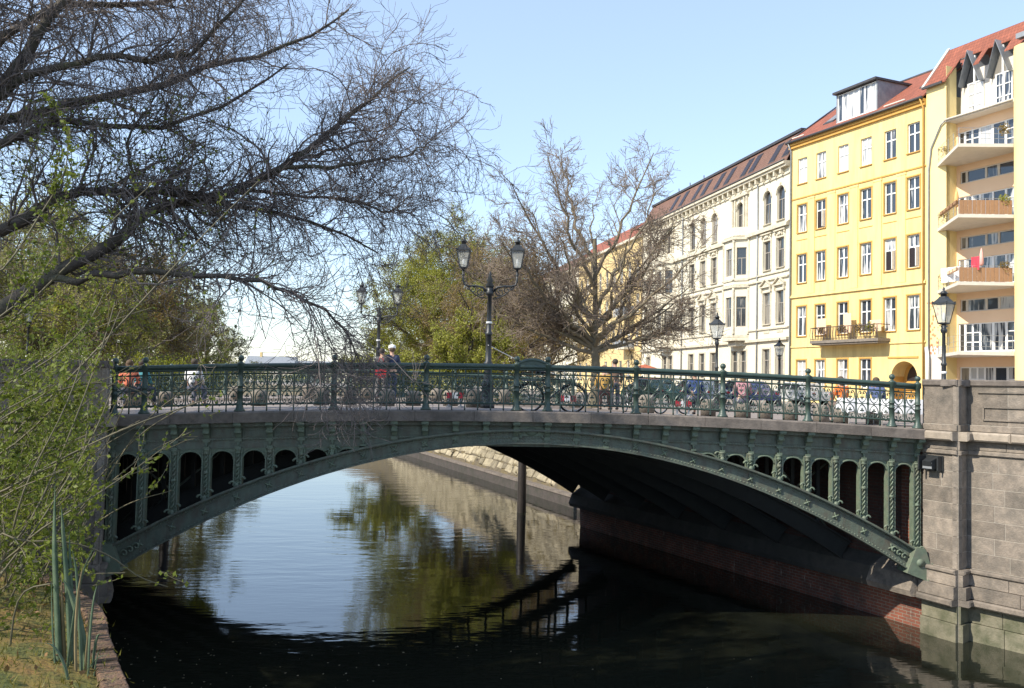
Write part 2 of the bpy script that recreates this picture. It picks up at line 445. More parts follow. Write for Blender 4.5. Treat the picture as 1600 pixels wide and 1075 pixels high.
def watermat():
    mt, N, L, B = nodes_of('canal_water')
    B.inputs['Base Color'].default_value = (0.014, 0.0155, 0.010, 1)
    B.inputs['Roughness'].default_value = 0.035
    B.inputs['IOR'].default_value = 2.0
    tc = N.new('ShaderNodeTexCoord')
    def wave(scale, sx, sy, rot, det):
        mp = N.new('ShaderNodeMapping'); mp.inputs['Scale'].default_value = (sx, sy, 1); mp.inputs['Rotation'].default_value = (0, 0, rot)
        L.new(tc.outputs['Object'], mp.inputs['Vector'])
        nz = N.new('ShaderNodeTexNoise'); nz.inputs['Scale'].default_value = scale; nz.inputs['Detail'].default_value = det; nz.inputs['Roughness'].default_value = 0.55
        L.new(mp.outputs['Vector'], nz.inputs['Vector'])
        return nz
    a = wave(0.8, 0.55, 1.6, -0.1, 3); b = wave(3.2, 0.6, 1.5, 0.15, 3)
    big = wave(0.10, 1, 1, 0.4, 2)
    rp = ramp(N, [(0.40, (0.25,) * 3), (0.62, (1,) * 3)])
    L.new(big.outputs['Fac'], rp.inputs['Fac'])
    mb = N.new('ShaderNodeMath'); mb.operation = 'MULTIPLY'; mb.inputs[1].default_value = 0.13
    L.new(b.outputs['Fac'], mb.inputs[0])
    ad = N.new('ShaderNodeMath'); ad.operation = 'ADD'
    L.new(a.outputs['Fac'], ad.inputs[0]); L.new(mb.outputs['Value'], ad.inputs[1])
    ml = N.new('ShaderNodeMath'); ml.operation = 'MULTIPLY'
    L.new(ad.outputs['Value'], ml.inputs[0]); L.new(rp.outputs['Color'], ml.inputs[1])
    bp = N.new('ShaderNodeBump'); bp.inputs['Strength'].default_value = 1.0; bp.inputs['Distance'].default_value = 0.017
    L.new(ml.outputs['Value'], bp.inputs['Height']); L.new(bp.outputs['Normal'], B.inputs['Normal'])
    return mt
wb = MB(); wb.add([(-400, -80, 0), (300, -80, 0), (300, 420, 0), (-400, 420, 0)], [(0, 1, 2, 3)])
tag(wb.build('water', watermat()), kind='structure', label='dark canal water reflecting the sky and the trees')

def toe_r(y): return 6.05 - 0.293 * (y - 16)       # water's edge on the far right bank
def toe_l(y): return -16.9 - 0.293 * (y - 16)
def land(name, poly, z, mat, depth=6.0):
    b = MB(); b.prism(list(reversed(poly)), z, z - depth, 'z')
    return tag(b.build(name, mat), kind='structure')
# near left bank edge: through the points where the photograph shows the brick kerb
EL = [(-1.0, -25.0), (-3.2, -18.2), (-3.93, -16.59), (-4.25, -15.87), (-4.58, -15.13), (-5.3, -14.1), (-8.6, -8.0), (-11.9, -1.2)]
land('near_bank_ground', [(-80, -60), (6.0, -60), (1.5, -32)] + EL + [(-12.1, -0.63), (-80, -0.63)], ZN, M['soil'])
land('left_bank_ground', [(-11.0, -0.39), (-10.9 - KS * YF, YF + 0.4), (toe_l(17) - 1.0, 17), (toe_l(300) - 1, 300), (-900, 300), (-900, -0.39)], ZS, M['paving'])
BK = 2.7                         # the stone bank slopes back this far
WD = (0.50, -0.866)              # direction of the right wing wall towards the camera
AX, AY = 9.80, -0.02             # where the right pier meets the bridge front
PB = (AX + 0.355 * 1.0, AY - 0.935 * 1.0)
PC = (PB[0] + 0.40, PB[1] + 0.30)
PD = (PC[0] + WD[0] * 7.5, PC[1] + WD[1] * 7.5)
land('right_bank_ground', [(60, -60), (PD[0] + 12.4, -28), (PD[0] + 0.4, PD[1] + 0.2), (PC[0] + 0.45, PC[1] + 0.25), (10.45, 0.3),
     (10.45 - KS * YF, YF + 0.1), (toe_r(YF) + BK, YF + 0.1), (toe_r(60) + BK, 60), (toe_r(300) + BK, 300), (900, 300), (900, -60)], ZS, M['paving'])
land('far_ground', [(-1500, 300.2), (-1500, 3000), (1500, 3000), (1500, 300.2)], ZS - 0.4, M['soil'])
# roadway of the quay street on the right bank and kerb
def strip(name, pts_l, pts_r, z, mat, kind='structure'):
    b = MB()
    n = len(pts_l)
    vs = [(p[0], p[1], z) for p in pts_l] + [(p[0], p[1], z) for p in pts_r]
    b.add(vs, [(i, i + n, i + n + 1, i + 1) for i in range(n - 1)])
    return tag(b.build(name, mat), kind=kind)
ys = [17, 40, 70, 120, 200, 290]
strip('quay_road', [(toe_r(y) + 8, y) for y in ys], [(toe_r(y) + 14, y) for y in ys], ZS + 0.004, M['asphalt'])

# sloping stone bank beyond the bridge: a low wet toe wall and rough blocks above it
bank = thing('stone_bank', 'sloping rough stone embankment beyond the bridge, sunlit above the water', 'embankment')
b = MB()
ys = [16.1, 40, 70, 120, 200, 290]
n = len(ys)
prof = [(0.0, -0.5), (0.0, 0.55), (0.35, 0.56), (0.45, 0.75), (BK - 0.1, ZS - 0.25), (BK + 0.1, ZS - 0.2)]
vs = [(toe_r(y) + p[0], y, p[1]) for y in ys for p in prof]
k = len(prof)
fs = [(i * k + j, i * k + j + 1, (i + 1) * k + j + 1, (i + 1) * k + j) for i in range(n - 1) for j in range(k - 1)]
b.add(vs, [f[::-1] for f in fs])
M['bank'] = pmat('bank_mortar_and_earth', (0.13, 0.105, 0.07), (0.075, 0.062, 0.045), 3, 0.95, 0.6, 10, dirt=(0.16, 0.12, 0.04), dscale=1.2, damt=0.8)
M['bankstone'] = pmat('rough_pale_stone', (0.36, 0.31, 0.21), (0.20, 0.17, 0.12), 4, 0.9, 0.7, 12, dirt=(0.11, 0.09, 0.055), dscale=1.6, damt=0.7, rnd=0.3)
b.build('bank_core', M['bank'], bank)
b = MB(); b.prism([(0, 0)], 0, 0) if False else None
rng = random.Random(5)
# kerb of the toe wall
b = MB()
for i in range(len(ys) - 1):
    y0, y1 = ys[i], ys[i + 1]
    b.hexa([(toe_r(y0) - 0.06, y0, 0.5), (toe_r(y1) - 0.06, y1, 0.5), (toe_r(y1) + 0.4, y1, 0.5), (toe_r(y0) + 0.4, y0, 0.5),
            (toe_r(y0) - 0.06, y0, 0.62), (toe_r(y1) - 0.06, y1, 0.62), (toe_r(y1) + 0.4, y1, 0.62), (toe_r(y0) + 0.4, y0, 0.62)][::1])
b.build('toe_ledge', M['stone_cop'], bank)
rows = 9
far_st = MB()
for r in range(rows):
    z0 = 0.78 + r * 0.42; z1 = z0 + 0.42
    y = 16.25 + rng.uniform(0, 0.6)
    while y < 58:
        w = rng.uniform(0.38, 0.95) * (1 + (y - 16) * 0.025)
        y1 = y + w
        zz0, zz1 = z0 + rng.uniform(-0.05, 0.06), z1 - rng.uniform(-0.03, 0.08)
        off = rng.uniform(0.02, 0.16)
        def P(yy, z, o):
            t = (z - 0.75) / (ZS - 1.0)
            return (toe_r(yy) + 0.45 + t * (BK - 0.55) - o, yy, z)
        g = 0.035; c = 0.07
        j = lambda k=0.05: rng.uniform(-k, k)
        bb = MB()
        q = [(y + g + j(), zz0 + j(0.03)), (y1 - g + j(), zz0 + j(0.03)), (y1 - g + j(), zz1 + j(0.03)), (y + g + j(), zz1 + j(0.03))]
        cy, cz = (y + y1) / 2, (zz0 + zz1) / 2
        base = [P(a_, b_, -0.1) for a_, b_ in q]
        mid = [P(a_, b_, off - 0.06) for a_, b_ in q]
        top = [P(cy + (a_ - cy) * 0.72 + j(0.03), cz + (b_ - cz) * 0.66 + j(0.02), off + j(0.04)) for a_, b_ in q]
        fs = [(8, 11, 10, 9)]
        for i in range(4):
            k2 = (i + 1) % 4
            fs += [(i + 4, i + 8, k2 + 8, k2 + 4), (i, i + 4, k2 + 4, k2)]
        bb.add(base + mid + top, [f[::-1] for f in fs])
        if y < 36.5: bb.build('stone', M['bankstone'], bank)
        else: far_st.add(bb.v, bb.f)
        y = y1
o = far_st.build('far_stones', M['bankstone'], bank); o['kind'] = 'stuff'
b = MB()
for i in range(len(ys) - 1):
    b.add([(toe_r(ys[i]) - 0.01, ys[i], -0.5), (toe_r(ys[i + 1]) - 0.01, ys[i + 1], -0.5), (toe_r(ys[i + 1]) - 0.01, ys[i + 1], 0.5), (toe_r(ys[i]) - 0.01, ys[i], 0.5)], [(3, 2, 1, 0)])
M['wet_wall'] = pmat('wet_toe_wall', (0.085, 0.07, 0.062), (0.05, 0.042, 0.038), 5, 0.7, 0.5, 20, dirt=(0.03, 0.035, 0.02), dscale=2, damt=0.8)
b.build('toe_wall', M['wet_wall'], bank)
tuf = MB()
for i in range(900):              # dry grass growing in the joints
    yy = rng.uniform(17, 60) ; z = 0.75 + (ZS - 1.0) * rng.random() ** 0.7
    if sin(yy * 0.9) + sin(yy * 2.3 + z) < 0.2: continue
    t_ = (z - 0.75) / (ZS - 1.0); x = toe_r(yy) + 0.45 + t_ * (BK - 0.55) - 0.16
    for k_ in range(7):
        h_ = rng.uniform(0.15, 0.55); dx, dy = rng.uniform(-0.25, 0.05), rng.uniform(-0.15, 0.15); yo = rng.uniform(-0.12, 0.12)
        tuf.add([(x, yy + yo - 0.03, z), (x, yy + yo + 0.03, z), (x + dx, yy + yo + dy, z + h_)], [(0, 1, 2)])
M['dry_grass'] = leafmat('dry_bank_grass', (0.36, 0.25, 0.06), (0.16, 0.17, 0.05), 0.5)
o = tuf.build('dry_grass', M['dry_grass'], bank); o['kind'] = 'stuff'

# ------------------------------------------------------------------ abutments, piers and wing walls
def wall_block(parent, p0, p1, z0, z1, out, mat, proud=0.02, g=0.006, c=0.012, thick=0.14, name='stone_block'):
    """one ashlar between plan points p0 and p1; out is the outward normal"""
    dx, dy = p1[0] - p0[0], p1[1] - p0[1]
    L_ = sqrt(dx * dx + dy * dy); tx, ty = dx / L_, dy / L_
    def P(s, z, o): return (p0[0] + tx * s + out[0] * o, p0[1] + ty * s + out[1] * o, z)
    bb = MB()
    a, b_, zz0, zz1 = g, L_ - g, z0 + g, z1 - g
    vs = [P(a, zz0, -thick), P(b_, zz0, -thick), P(b_, zz1, -thick), P(a, zz1, -thick),
          P(a, zz0, proud - c), P(b_, zz0, proud - c), P(b_, zz1, proud - c), P(a, zz1, proud - c),
          P(a + c, zz0 + c, proud), P(b_ - c, zz0 + c, proud), P(b_ - c, zz1 - c, proud), P(a + c, zz1 - c, proud)]
    fs = [(8, 9, 10, 11)]
    for i in range(4):
        j = (i + 1) % 4
        fs += [(i + 4, j + 4, j + 8, i + 8), (i, j, j + 4, i + 4)]
    if tx * out[1] - ty * out[0] > 0: fs = [f[::-1] for f in fs]
    bb.add(vs, fs)
    return bb.build(name, mat, parent)
def lerp2(p, q, t): return (p[0] + (q[0] - p[0]) * t, p[1] + (q[1] - p[1]) * t)

def build_pier(sgn, label_pier, seed):
    """pier beside the bridge end with parapet, wing wall and ledges; sgn=+1 right bank, -1 left bank"""
    rg = random.Random(seed)
    if sgn > 0:
        A, B_, C_, D_ = (AX, AY), PB, PC, PD
    else:
        A, B_ = (-9.78, -0.02), (-9.62, -0.62)
        C_, D_ = (-10.85, -0.62), (-13.5, -0.62)
    root = thing('bridge_pier', label_pier, 'stone pier')
    segs = [(A, B_), (B_, C_), (C_, D_)]
    def nrm(p, q):
        dx, dy = q[0] - p[0], q[1] - p[1]; l = sqrt(dx * dx + dy * dy)
        n_ = (dy / l, -dx / l)
        return n_
    def out(p, q):
        n_ = nrm(p, q)
        if sgn > 0: return n_ if (n_[0] * -1 + n_[1] * -0.9) > 0 or True and n_[1] < 0 and n_[0] > 0 else (-n_[0], -n_[1])
        if p is A: return (abs(n_[0]), n_[1] if n_[0] > 0 else -n_[1])
        return (0, -1)
    outs = []
    for i, (p, q) in enumerate(segs):
        n_ = nrm(p, q)
        if sgn > 0:
            want = [(-1, -0.3), (0.6, -0.8), (-1, -0.5)][i]
        else:
            want = [(1, -0.2), (0, -1), (0, -1)][i]
        if n_[0] * want[0] + n_[1] * want[1] < 0: n_ = (-n_[0], -n_[1])
        outs.append(n_)
    zl, zp = 4.74, 4.97             # ledge below the parapet
    ztop = 6.22
    # core in pale mortar, 1 cm behind the stone faces
    b = MB()
    back = [(D_[0] + 0.9 * sgn * 0.9, D_[1] + 0.8), (A[0] + 1.0 * sgn, A[1] + 0.6)]
    poly = [A, B_, C_, D_] + back if sgn > 0 else [A, B_, C_, D_, (D_[0], 0.5), (A[0] - 0.3, 0.5)]
    area = sum(poly[i][0] * poly[(i + 1) % len(poly)][1] - poly[(i + 1) % len(poly)][0] * poly[i][1] for i in range(len(poly)))
    if area > 0: poly = poly[::-1]
    b.prism(poly, ztop - 0.15, -1.0, 'z')
    b.build('mortar_core', M['mortar'], root)
    maxlen = [99, 99, 3.2]
    def course(z0, z1, proud, blen, mat=M['stone'], th=0.14, c=0.006, shift=0.0, name='stone_block'):
        for i, (p, q) in enumerate(segs):
            L_ = sqrt((q[0] - p[0]) ** 2 + (q[1] - p[1]) ** 2)
            Lm = min(L_, maxlen[i])
            s = 0.0; first = True
            while s < Lm - 1e-6:
                w = blen * rg.uniform(0.75, 1.35) * (0.6 if first and shift else 1)
                first = False
                e = s + w
                if L_ - e < blen * 0.45: e = L_
                e = min(e, L_)
                if i == 1 and sgn > 0: e = L_
                # extend ends so that proud faces meet at corners
                p0, p1 = lerp2(p, q, s / L_), lerp2(p, q, e / L_)
                wall_block(root, p0, p1, z0, z1, outs[i], mat, proud, 0.005, c, th, name)
                s = e
            if L_ > Lm:           # the rest of the long wing wall, outside the picture
                wall_block(root, lerp2(p, q, min(s / L_, 0.98)), q, z0, z1, outs[i], mat, proud, 0.005, c, th, 'wing_wall')
    # plinth at the water, ledge, battered courses, string, ashlar, ledge, parapet
    course(-0.6, 0.42, 0.10, 0.95, M['stone_wet'])
    course(0.42, 0.84, 0.05, 0.95, M['stone_wet'])
    course(0.84, 1.00, 0.26, 1.6, M['stone'], 0.3, 0.03, name='ledge_stone')
    course(1.00, 1.30, 0.17, 1.1)
    course(1.30, 1.58, 0.10, 1.1)
    course(1.58, 1.70, 0.15, 1.6, M['stone'], 0.2, 0.03, name='string_stone')
    z = 1.70; i = 0
    while z < 4.38:
        course(z, z + 0.386, 0.007, 0.82, shift=i % 2); z += 0.386; i += 1
    course(z, z + 0.12, 0.07, 1.6, c=0.02, name='string_stone')
    course(z + 0.12, zl, 0.03, 0.9)
    course(zl, zp, 0.24, 1.3, M['stone_light'], 0.3, 0.04, name='ledge_stone')
    course(zp, zp + 0.16, 0.05, 1.3)
    course(zp + 0.16, ztop - 0.17, 0.007, 0.95, th=0.12)
    course(ztop - 0.17, ztop, 0.06, 1.4, M['stone_cop'], 0.42, 0.03, name='parapet_cap')
    return root, segs, outs
M['stone_wet'] = pmat('stained_water_stone', (0.20, 0.18, 0.125), (0.12, 0.115, 0.075), 4, 0.75, 0.6, 25, dirt=(0.045, 0.055, 0.022), dscale=2.2, damt=0.9, rnd=0.12)
M['stone_light'] = pmat('pale_ledge_stone', (0.36, 0.30, 0.235), (0.25, 0.21, 0.165), 6, 0.85, 0.4, 35, dirt=(0.12, 0.10, 0.08), dscale=2, damt=0.6, rnd=0.1)
pier_r, segs_r, outs_r = build_pier(+1, 'tall brown ashlar pier with parapet and wing wall at the sunlit end of bridge', 3)
pier_l, segs_l, outs_l = build_pier(-1, 'shaded grey ashlar pier behind the leafy shrub at the dark end of bridge', 4)
# raised frame and panel on the parapet of the right wing wall
b = MB()
def wpt(s, o, z): return (PC[0] + WD[0] * s + outs_r[2][0] * o, PC[1] + WD[1] * s + outs_r[2][1] * o, z)
for (s0, s1, z0, z1) in ((0.28, 3.0, 5.90, 5.94), (0.42, 3.0, 5.55, 5.585), (0.42, 3.0, 5.245, 5.28), (0.40, 0.44, 5.25, 5.58)):
    b.hexa([wpt(s0, 0.0, z0), wpt(s1, 0.0, z0), wpt(s1, 0.045, z0), wpt(s0, 0.045, z0), wpt(s0, 0.0, z1), wpt(s1, 0.0, z1), wpt(s1, 0.045, z1), wpt(s0, 0.045, z1)])
b.build('parapet_panel_frame', M['stone'], pier_r)
# floodlight in a bracket on the pier face
fl = thing('flood_light', 'small black floodlight in a dark bracket high on the sandstone pier', 'floodlight')
o0 = outs_r[0]; tdir = (0.355, -0.935)
def fp(s, o, z): return (AX + tdir[0] * s + o0[0] * o, AY + tdir[1] * s + o0[1] * o, z)
def obox(mb, s0, s1, o0_, o1_, z0, z1):
    return mb.hexa([fp(s0, o0_, z0), fp(s1, o0_, z0), fp(s1, o1_, z0), fp(s0, o1_, z0), fp(s0, o0_, z1), fp(s1, o0_, z1), fp(s1, o1_, z1), fp(s0, o1_, z1)])
obox(MB(), 0.10, 0.62, 0.03, 0.05, 3.98, 4.36).build('back_plate', M['dark_iron'], fl)
for (s0_, s1_, o1_) in ((0.10, 0.14, 0.30), (0.56, 0.60, 0.20)):
    bm_ = MB(); obox(bm_, s0_, s1_, 0.05, o1_, 4.0, 4.34); bm_.build('bracket', M['dark_iron'], fl)
bm_ = MB(); bm_.hexa([fp(0.2, 0.06, 4.06), fp(0.5, 0.06, 4.06), fp(0.5, 0.26, 4.02), fp(0.2, 0.26, 4.02), fp(0.2, 0.06, 4.32), fp(0.5, 0.06, 4.32), fp(0.47, 0.30, 4.22), fp(0.23, 0.30, 4.22)])
bm_.build('lamp_housing', M['dark_iron'], fl)
bm_ = MB(); obox(bm_, 0.22, 0.48, 0.27, 0.275, 4.04, 4.19); bm_.build('lens', M['zinc'], fl)

# abutment walls under the bridge
def abutment(sgn, label):
    root = thing('abutment', label, 'abutment wall')
    def U(u, y): return u * sgn - KS * y
    vdir = Vector((-KS, 1)).normalized()
    mb_brick = brickmat('abutment_brick', (vdir.x, vdir.y), (0.26, 0.075, 0.04), (0.17, 0.052, 0.032), (0.22, 0.18, 0.14), 0.26, 0.085, (0.055, 0.045, 0.036), 0.95, 0.8)
    mb_shaded = brickmat('shaded_brick', (vdir.x, vdir.y), (0.10, 0.036, 0.024), (0.07, 0.028, 0.02), (0.07, 0.06, 0.05), 0.26, 0.085, (0.03, 0.026, 0.022), 0.8, 0.35)  # darker copy of the brick, under-bridge shade painted into it
    def slab(name, prof, y0, y1, mat):
        bb = MB()
        n_ = len(prof)
        vs = [(U(p[0], y0), y0, p[1]) for p in prof] + [(U(p[0], y1), y1, p[1]) for p in prof]
        fs = [tuple(range(n_)), tuple(range(2 * n_ - 1, n_ - 1, -1))] + [(i, i + n_, (i + 1) % n_ + n_, (i + 1) % n_) for i in range(n_)]
        if sgn < 0: fs = [f[::-1] for f in fs]
        bb.add(vs, fs)
        return bb.build(name, mat, root)
    e = 0.02
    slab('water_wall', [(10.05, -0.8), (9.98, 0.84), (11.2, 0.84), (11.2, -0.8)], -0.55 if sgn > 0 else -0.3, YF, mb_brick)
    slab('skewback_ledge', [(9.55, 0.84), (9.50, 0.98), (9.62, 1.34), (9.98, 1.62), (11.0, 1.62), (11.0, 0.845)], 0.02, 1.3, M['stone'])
    slab('skewback_ledge', [(9.55, 0.84), (9.50, 0.98), (9.62, 1.34), (9.98, 1.62), (11.0, 1.62), (11.0, 0.845)], 1.3, YF - e, M['stone_shaded'])
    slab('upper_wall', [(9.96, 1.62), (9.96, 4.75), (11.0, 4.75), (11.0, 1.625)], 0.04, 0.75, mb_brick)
    slab('upper_wall', [(9.96, 1.62), (9.96, 4.75), (11.0, 4.75), (11.0, 1.625)], 0.75, YF - e, mb_shaded)
    return root
abutment(1, 'red brick and stone abutment wall under the sunlit end of bridge')
abutment(-1, 'dark brick and stone abutment wall under the shaded end of bridge')
# timber fender piles beyond the bridge
for (px, dep, ztp, lab) in ((820, 41.5, 2.95, 'dark timber fender pile in the water before the stone embankment'), (268, 40.0, 3.3, 'dark timber fender pile in the open water beyond the shaded arch end')):
    p = ground_pt(px, dep, 0)
    t = thing('fender_pile', lab, 'pile', (p[0], p[1], 0))
    bb = MB(); bb.lathe([(0.21, -2), (0.21, 0.4), (0.19, ztp - 0.1), (0.17, ztp)], k=10); bb.build('shaft', M['pile'], t)
    bb = MB(); bb.lathe([(0.225, ztp - 0.62), (0.225, ztp - 0.52)], k=10); bb.build('iron_band', M['dark_iron'], t)
# steel ladder at the foot of the bank
lp = (toe_r(18.2) - 0.1, 18.2)
t = thing('ladder', 'pale rusty ladder lying on the stone embankment beside the abutment', 'ladder', (0, 0, 0))
bb = MB()
for dy in (0, 0.42):
    pass
for dy in (0, 0.45):
    bb = MB(); bb.tube([(toe_r(18.2) - 0.12, 18.2 + dy, -0.3), (toe_r(18.2) + 0.0, 18.2 + dy, 0.7), (toe_r(18.2) + 1.25, 18.2 + dy, 3.2)], 0.035, 6); bb.build('stringer', M['stone_light'], t)
for i in range(8):
    f = i / 7
    x, z = toe_r(18.2) + 0.02 + 1.1 * f, 0.75 + 2.2 * f
    bb = MB(); bb.tube([(x, 18.2, z), (x, 18.65, z)], 0.02, 5); bb.build('rung', M['stone_light'], t)

# drifting blossom and leaves on the near water
fl_ = MB(); rq = random.Random(12)
for i in range(130):
    p = ground_pt(rq.uniform(200, 620), 0, 0) if False else None
    d_ = rq.uniform(15.5, 20.5); px_q = 200 + 1000 * rq.random() ** 2.2
    p = ground_pt(px_q, d_, 0.0); r_ = rq.uniform(0.012, 0.035); a_ = rq.uniform(0, 6.28)
    fl_.add([(p[0] + r_ * cos(a_ + k_ * 1.57) * (1 if k_ % 2 else 0.6), p[1] + r_ * sin(a_ + k_ * 1.57) * (1 if k_ % 2 else 0.6), 0.006) for k_ in range(4)], [(0, 1, 2, 3)])
o = fl_.build('floating_leaves', pmat('floating_petals', (0.42, 0.38, 0.28), (0.16, 0.14, 0.08), 3, 0.8)); tag(o, 'scattered pale leaves drifting on the dark near water', 'leaves', kind='stuff')
# ------------------------------------------------------------------ the iron arch bridge
bridge = thing('arch_bridge', 'green riveted iron arch bridge with ornate railing spanning the canal', 'bridge', (0, 0, 0))
BR = 2.15                        # spacing of the railing posts
HC = 0.375                       # half of the crown bay
UE = HC + 4 * BR + 0.72          # end of the bridge
BS = BR / 3                      # spacing of brackets and spandrel columns
brk = [HC + BS * i for i in range(13)] + [UE - 0.06]
brk = sorted([-u for u in brk] + brk)
def PU(u, y, z): return (u - KS * y, y, z)
# in front of the face the skew does not matter: the face is the plane y = 0
# deck: fill plate, pavements and roadway
def ribbon(name, u0, u1, n, y0, y1, ztop, thick, mat, parent=bridge, skew=True):
    bb = MB(); vs = []
    for i in range(n + 1):
        u = u0 + (u1 - u0) * i / n
        for (y, dz) in ((y0, 0), (y1, 0), (y1, -thick), (y0, -thick)):
            vs.append(PU(u, y, ztop(u) + dz) if skew else (u, y, ztop(u) + dz))
    fs = []
    for i in range(n):
        for j in range(4):
            j2 = (j + 1) % 4
            fs.append((i * 4 + j, (i + 1) * 4 + j, (i + 1) * 4 + j2, i * 4 + j2))
    fs += [(0, 1, 2, 3), (n * 4 + 3, n * 4 + 2, n * 4 + 1, n * 4)]
    bb.add(vs, fs)
    return bb.build(name, mat, parent)
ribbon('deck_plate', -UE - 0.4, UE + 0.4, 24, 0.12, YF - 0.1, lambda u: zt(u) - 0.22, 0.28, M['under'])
ribbon('pavement', -UE - 0.9, UE + 0.9, 24, 0.30, 3.4, lambda u: zt(u) - 0.035, 0.18, M['paving'])
ribbon('pavement', -UE - 0.9, UE + 0.9, 24, 12.6, YF - 0.3, lambda u: zt(u) - 0.035, 0.18, M['paving'])
ribbon('roadway', -UE - 0.9, UE + 0.9, 24, 3.4, 12.6, lambda u: zt(u) - 0.14, 0.08, M['paving'])
# coping stones on both edges
def coping(y0, y1):
    n_ = 14
    for i in range(n_):
        u0 = -UE + 2 * UE * i / n_; u1 = -UE + 2 * UE * (i + 1) / n_
        g = 0.004; c = 0.03
        bb = MB(); vs = []
        for u in (u0 + g, u1 - g):
            z = zt(u)
            sk = 0 if y0 < 1 else KS * YF
            for (y, dz) in ((y0 + c, 0), (y1, 0), (y1, -0.24), (y0, -0.25), (y0, -c)):
                vs.append((u - sk, y, z + dz))
        bb.add(vs, [(0, 1, 6, 5)[::-1], (1, 2, 7, 6)[::-1], (2, 3, 8, 7)[::-1], (3, 4, 9, 8)[::-1], (4, 0, 5, 9)[::-1], (0, 1, 2, 3, 4), (9, 8, 7, 6, 5)])
        bb.build('coping_stone', M['stone_cop'], bridge)
coping(-0.34, 0.29)
coping(YF - 0.29, YF + 0.34)
# fascia: cove, bracketed panels, moulding, frieze
def zc(u): return zt(u) - 0.25
def band(name, za, zb, y0, y1, mat, n=30, u0=-UE, u1=UE, parent=bridge):
    bb = MB(); vs = []
    for i in range(n + 1):
        u = u0 + (u1 - u0) * i / n
        for (y, z) in ((y0, za(u)), (y1, za(u)), (y1, zb(u)), (y0, zb(u))):
            vs.append((u, y, z))
    fs = []
    for i in range(n):
        for j in range(4):
            j2 = (j + 1) % 4
            fs.append((i * 4 + j, (i + 1) * 4 + j, (i + 1) * 4 + j2, i * 4 + j2))
    fs += [(0, 1, 2, 3), (n * 4 + 3, n * 4 + 2, n * 4 + 1, n * 4)]
    bb.add(vs, fs)
    return bb.build(name, mat, parent)
band('cornice_cove', lambda u: zc(u), lambda u: zc(u) - 0.10, -0.16, 0.2, M['iron'])
band('fascia_plate', lambda u: zc(u) - 0.10, lambda u: zc(u) - 0.37, -0.02, 0.2, M['iron'])
band('moulding', lambda u: zc(u) - 0.365, lambda u: zc(u) - 0.405, -0.075, 0.2, M['iron'])
band('frieze', lambda u: zc(u) - 0.405, lambda u: zc(u) - 0.60, -0.03, 0.18, M['iron'])
FB = 0.60                        # frieze bottom, below the coping
bb = MB(); vs = []                # plain fascia along the far edge
for i in range(31):
    u = -UE + 2 * UE * i / 30
    for (y, z) in ((YF - 0.15, zc(u)), (YF + 0.05, zc(u)), (YF + 0.05, zc(u) - FB), (YF - 0.15, zc(u) - FB)): vs.append((u - KS * YF, y, z))
bb.add(vs, [(i * 4 + j, (i + 1) * 4 + j, (i + 1) * 4 + (j + 1) % 4, i * 4 + (j + 1) % 4) for i in range(30) for j in range(4)])
bb.build('far_fascia', M['iron'], bridge)
# recessed panel borders between brackets
pan = MB()
wpan = BS - 0.17
for (x0, x1, z0, z1) in ((-wpan / 2, wpan / 2, -0.145, -0.13), (-wpan / 2, wpan / 2, -0.345, -0.33), (-wpan / 2, -wpan / 2 + 0.015, -0.33, -0.145), (wpan / 2 - 0.015, wpan / 2, -0.33, -0.145)):
    pan.b2(x0, x1, -0.038, -0.02, z0, z1)
pan_me = pan.mesh('panel_border', M['iron'])
for i in range(len(brk) - 1):
    if abs(brk[i + 1] - brk[i] - BS) < 0.1 or abs(brk[i]) < 0.5:
        u = (brk[i] + brk[i + 1]) / 2
        inst('panel_border', pan_me, bridge, (u, 0, zc(u)))
# scroll brackets (consoles) under the coping, with a leaf drop
bm_ = MB()
bm_.prism([(-0.02, -0.005), (-0.30, -0.005), (-0.30, -0.05), (-0.25, -0.09), (-0.19, -0.10), (-0.17, -0.16), (-0.19, -0.20), (-0.17, -0.25), (-0.12, -0.27), (-0.09, -0.33), (-0.075, -0.36), (-0.02, -0.36)], -0.065, 0.065, 'x')
bm_.box((0, -0.26, -0.045), (0.17, 0.09, 0.05))
bm_.tube([(-0.075, -0.235, -0.07), (0.075, -0.235, -0.07)], 0.042, 8)
bm_.tube([(-0.075, -0.165, -0.225), (0.075, -0.165, -0.225)], 0.04, 8)
bm_.prism([(-0.05, -0.37), (0.05, -0.37), (0.03, -0.47), (0, -0.56), (-0.03, -0.47)], -0.085, -0.03, 'y')
bm_.box((0, -0.075, -0.42), (0.16, 0.05, 0.05)); bm_.box((0, -0.06, -0.575), (0.13, 0.05, 0.045))
brk_me = bm_.mesh('bracket', M['iron_pale'])
for u in brk:
    inst('bracket', brk_me, bridge, (u, 0, zc(u)))
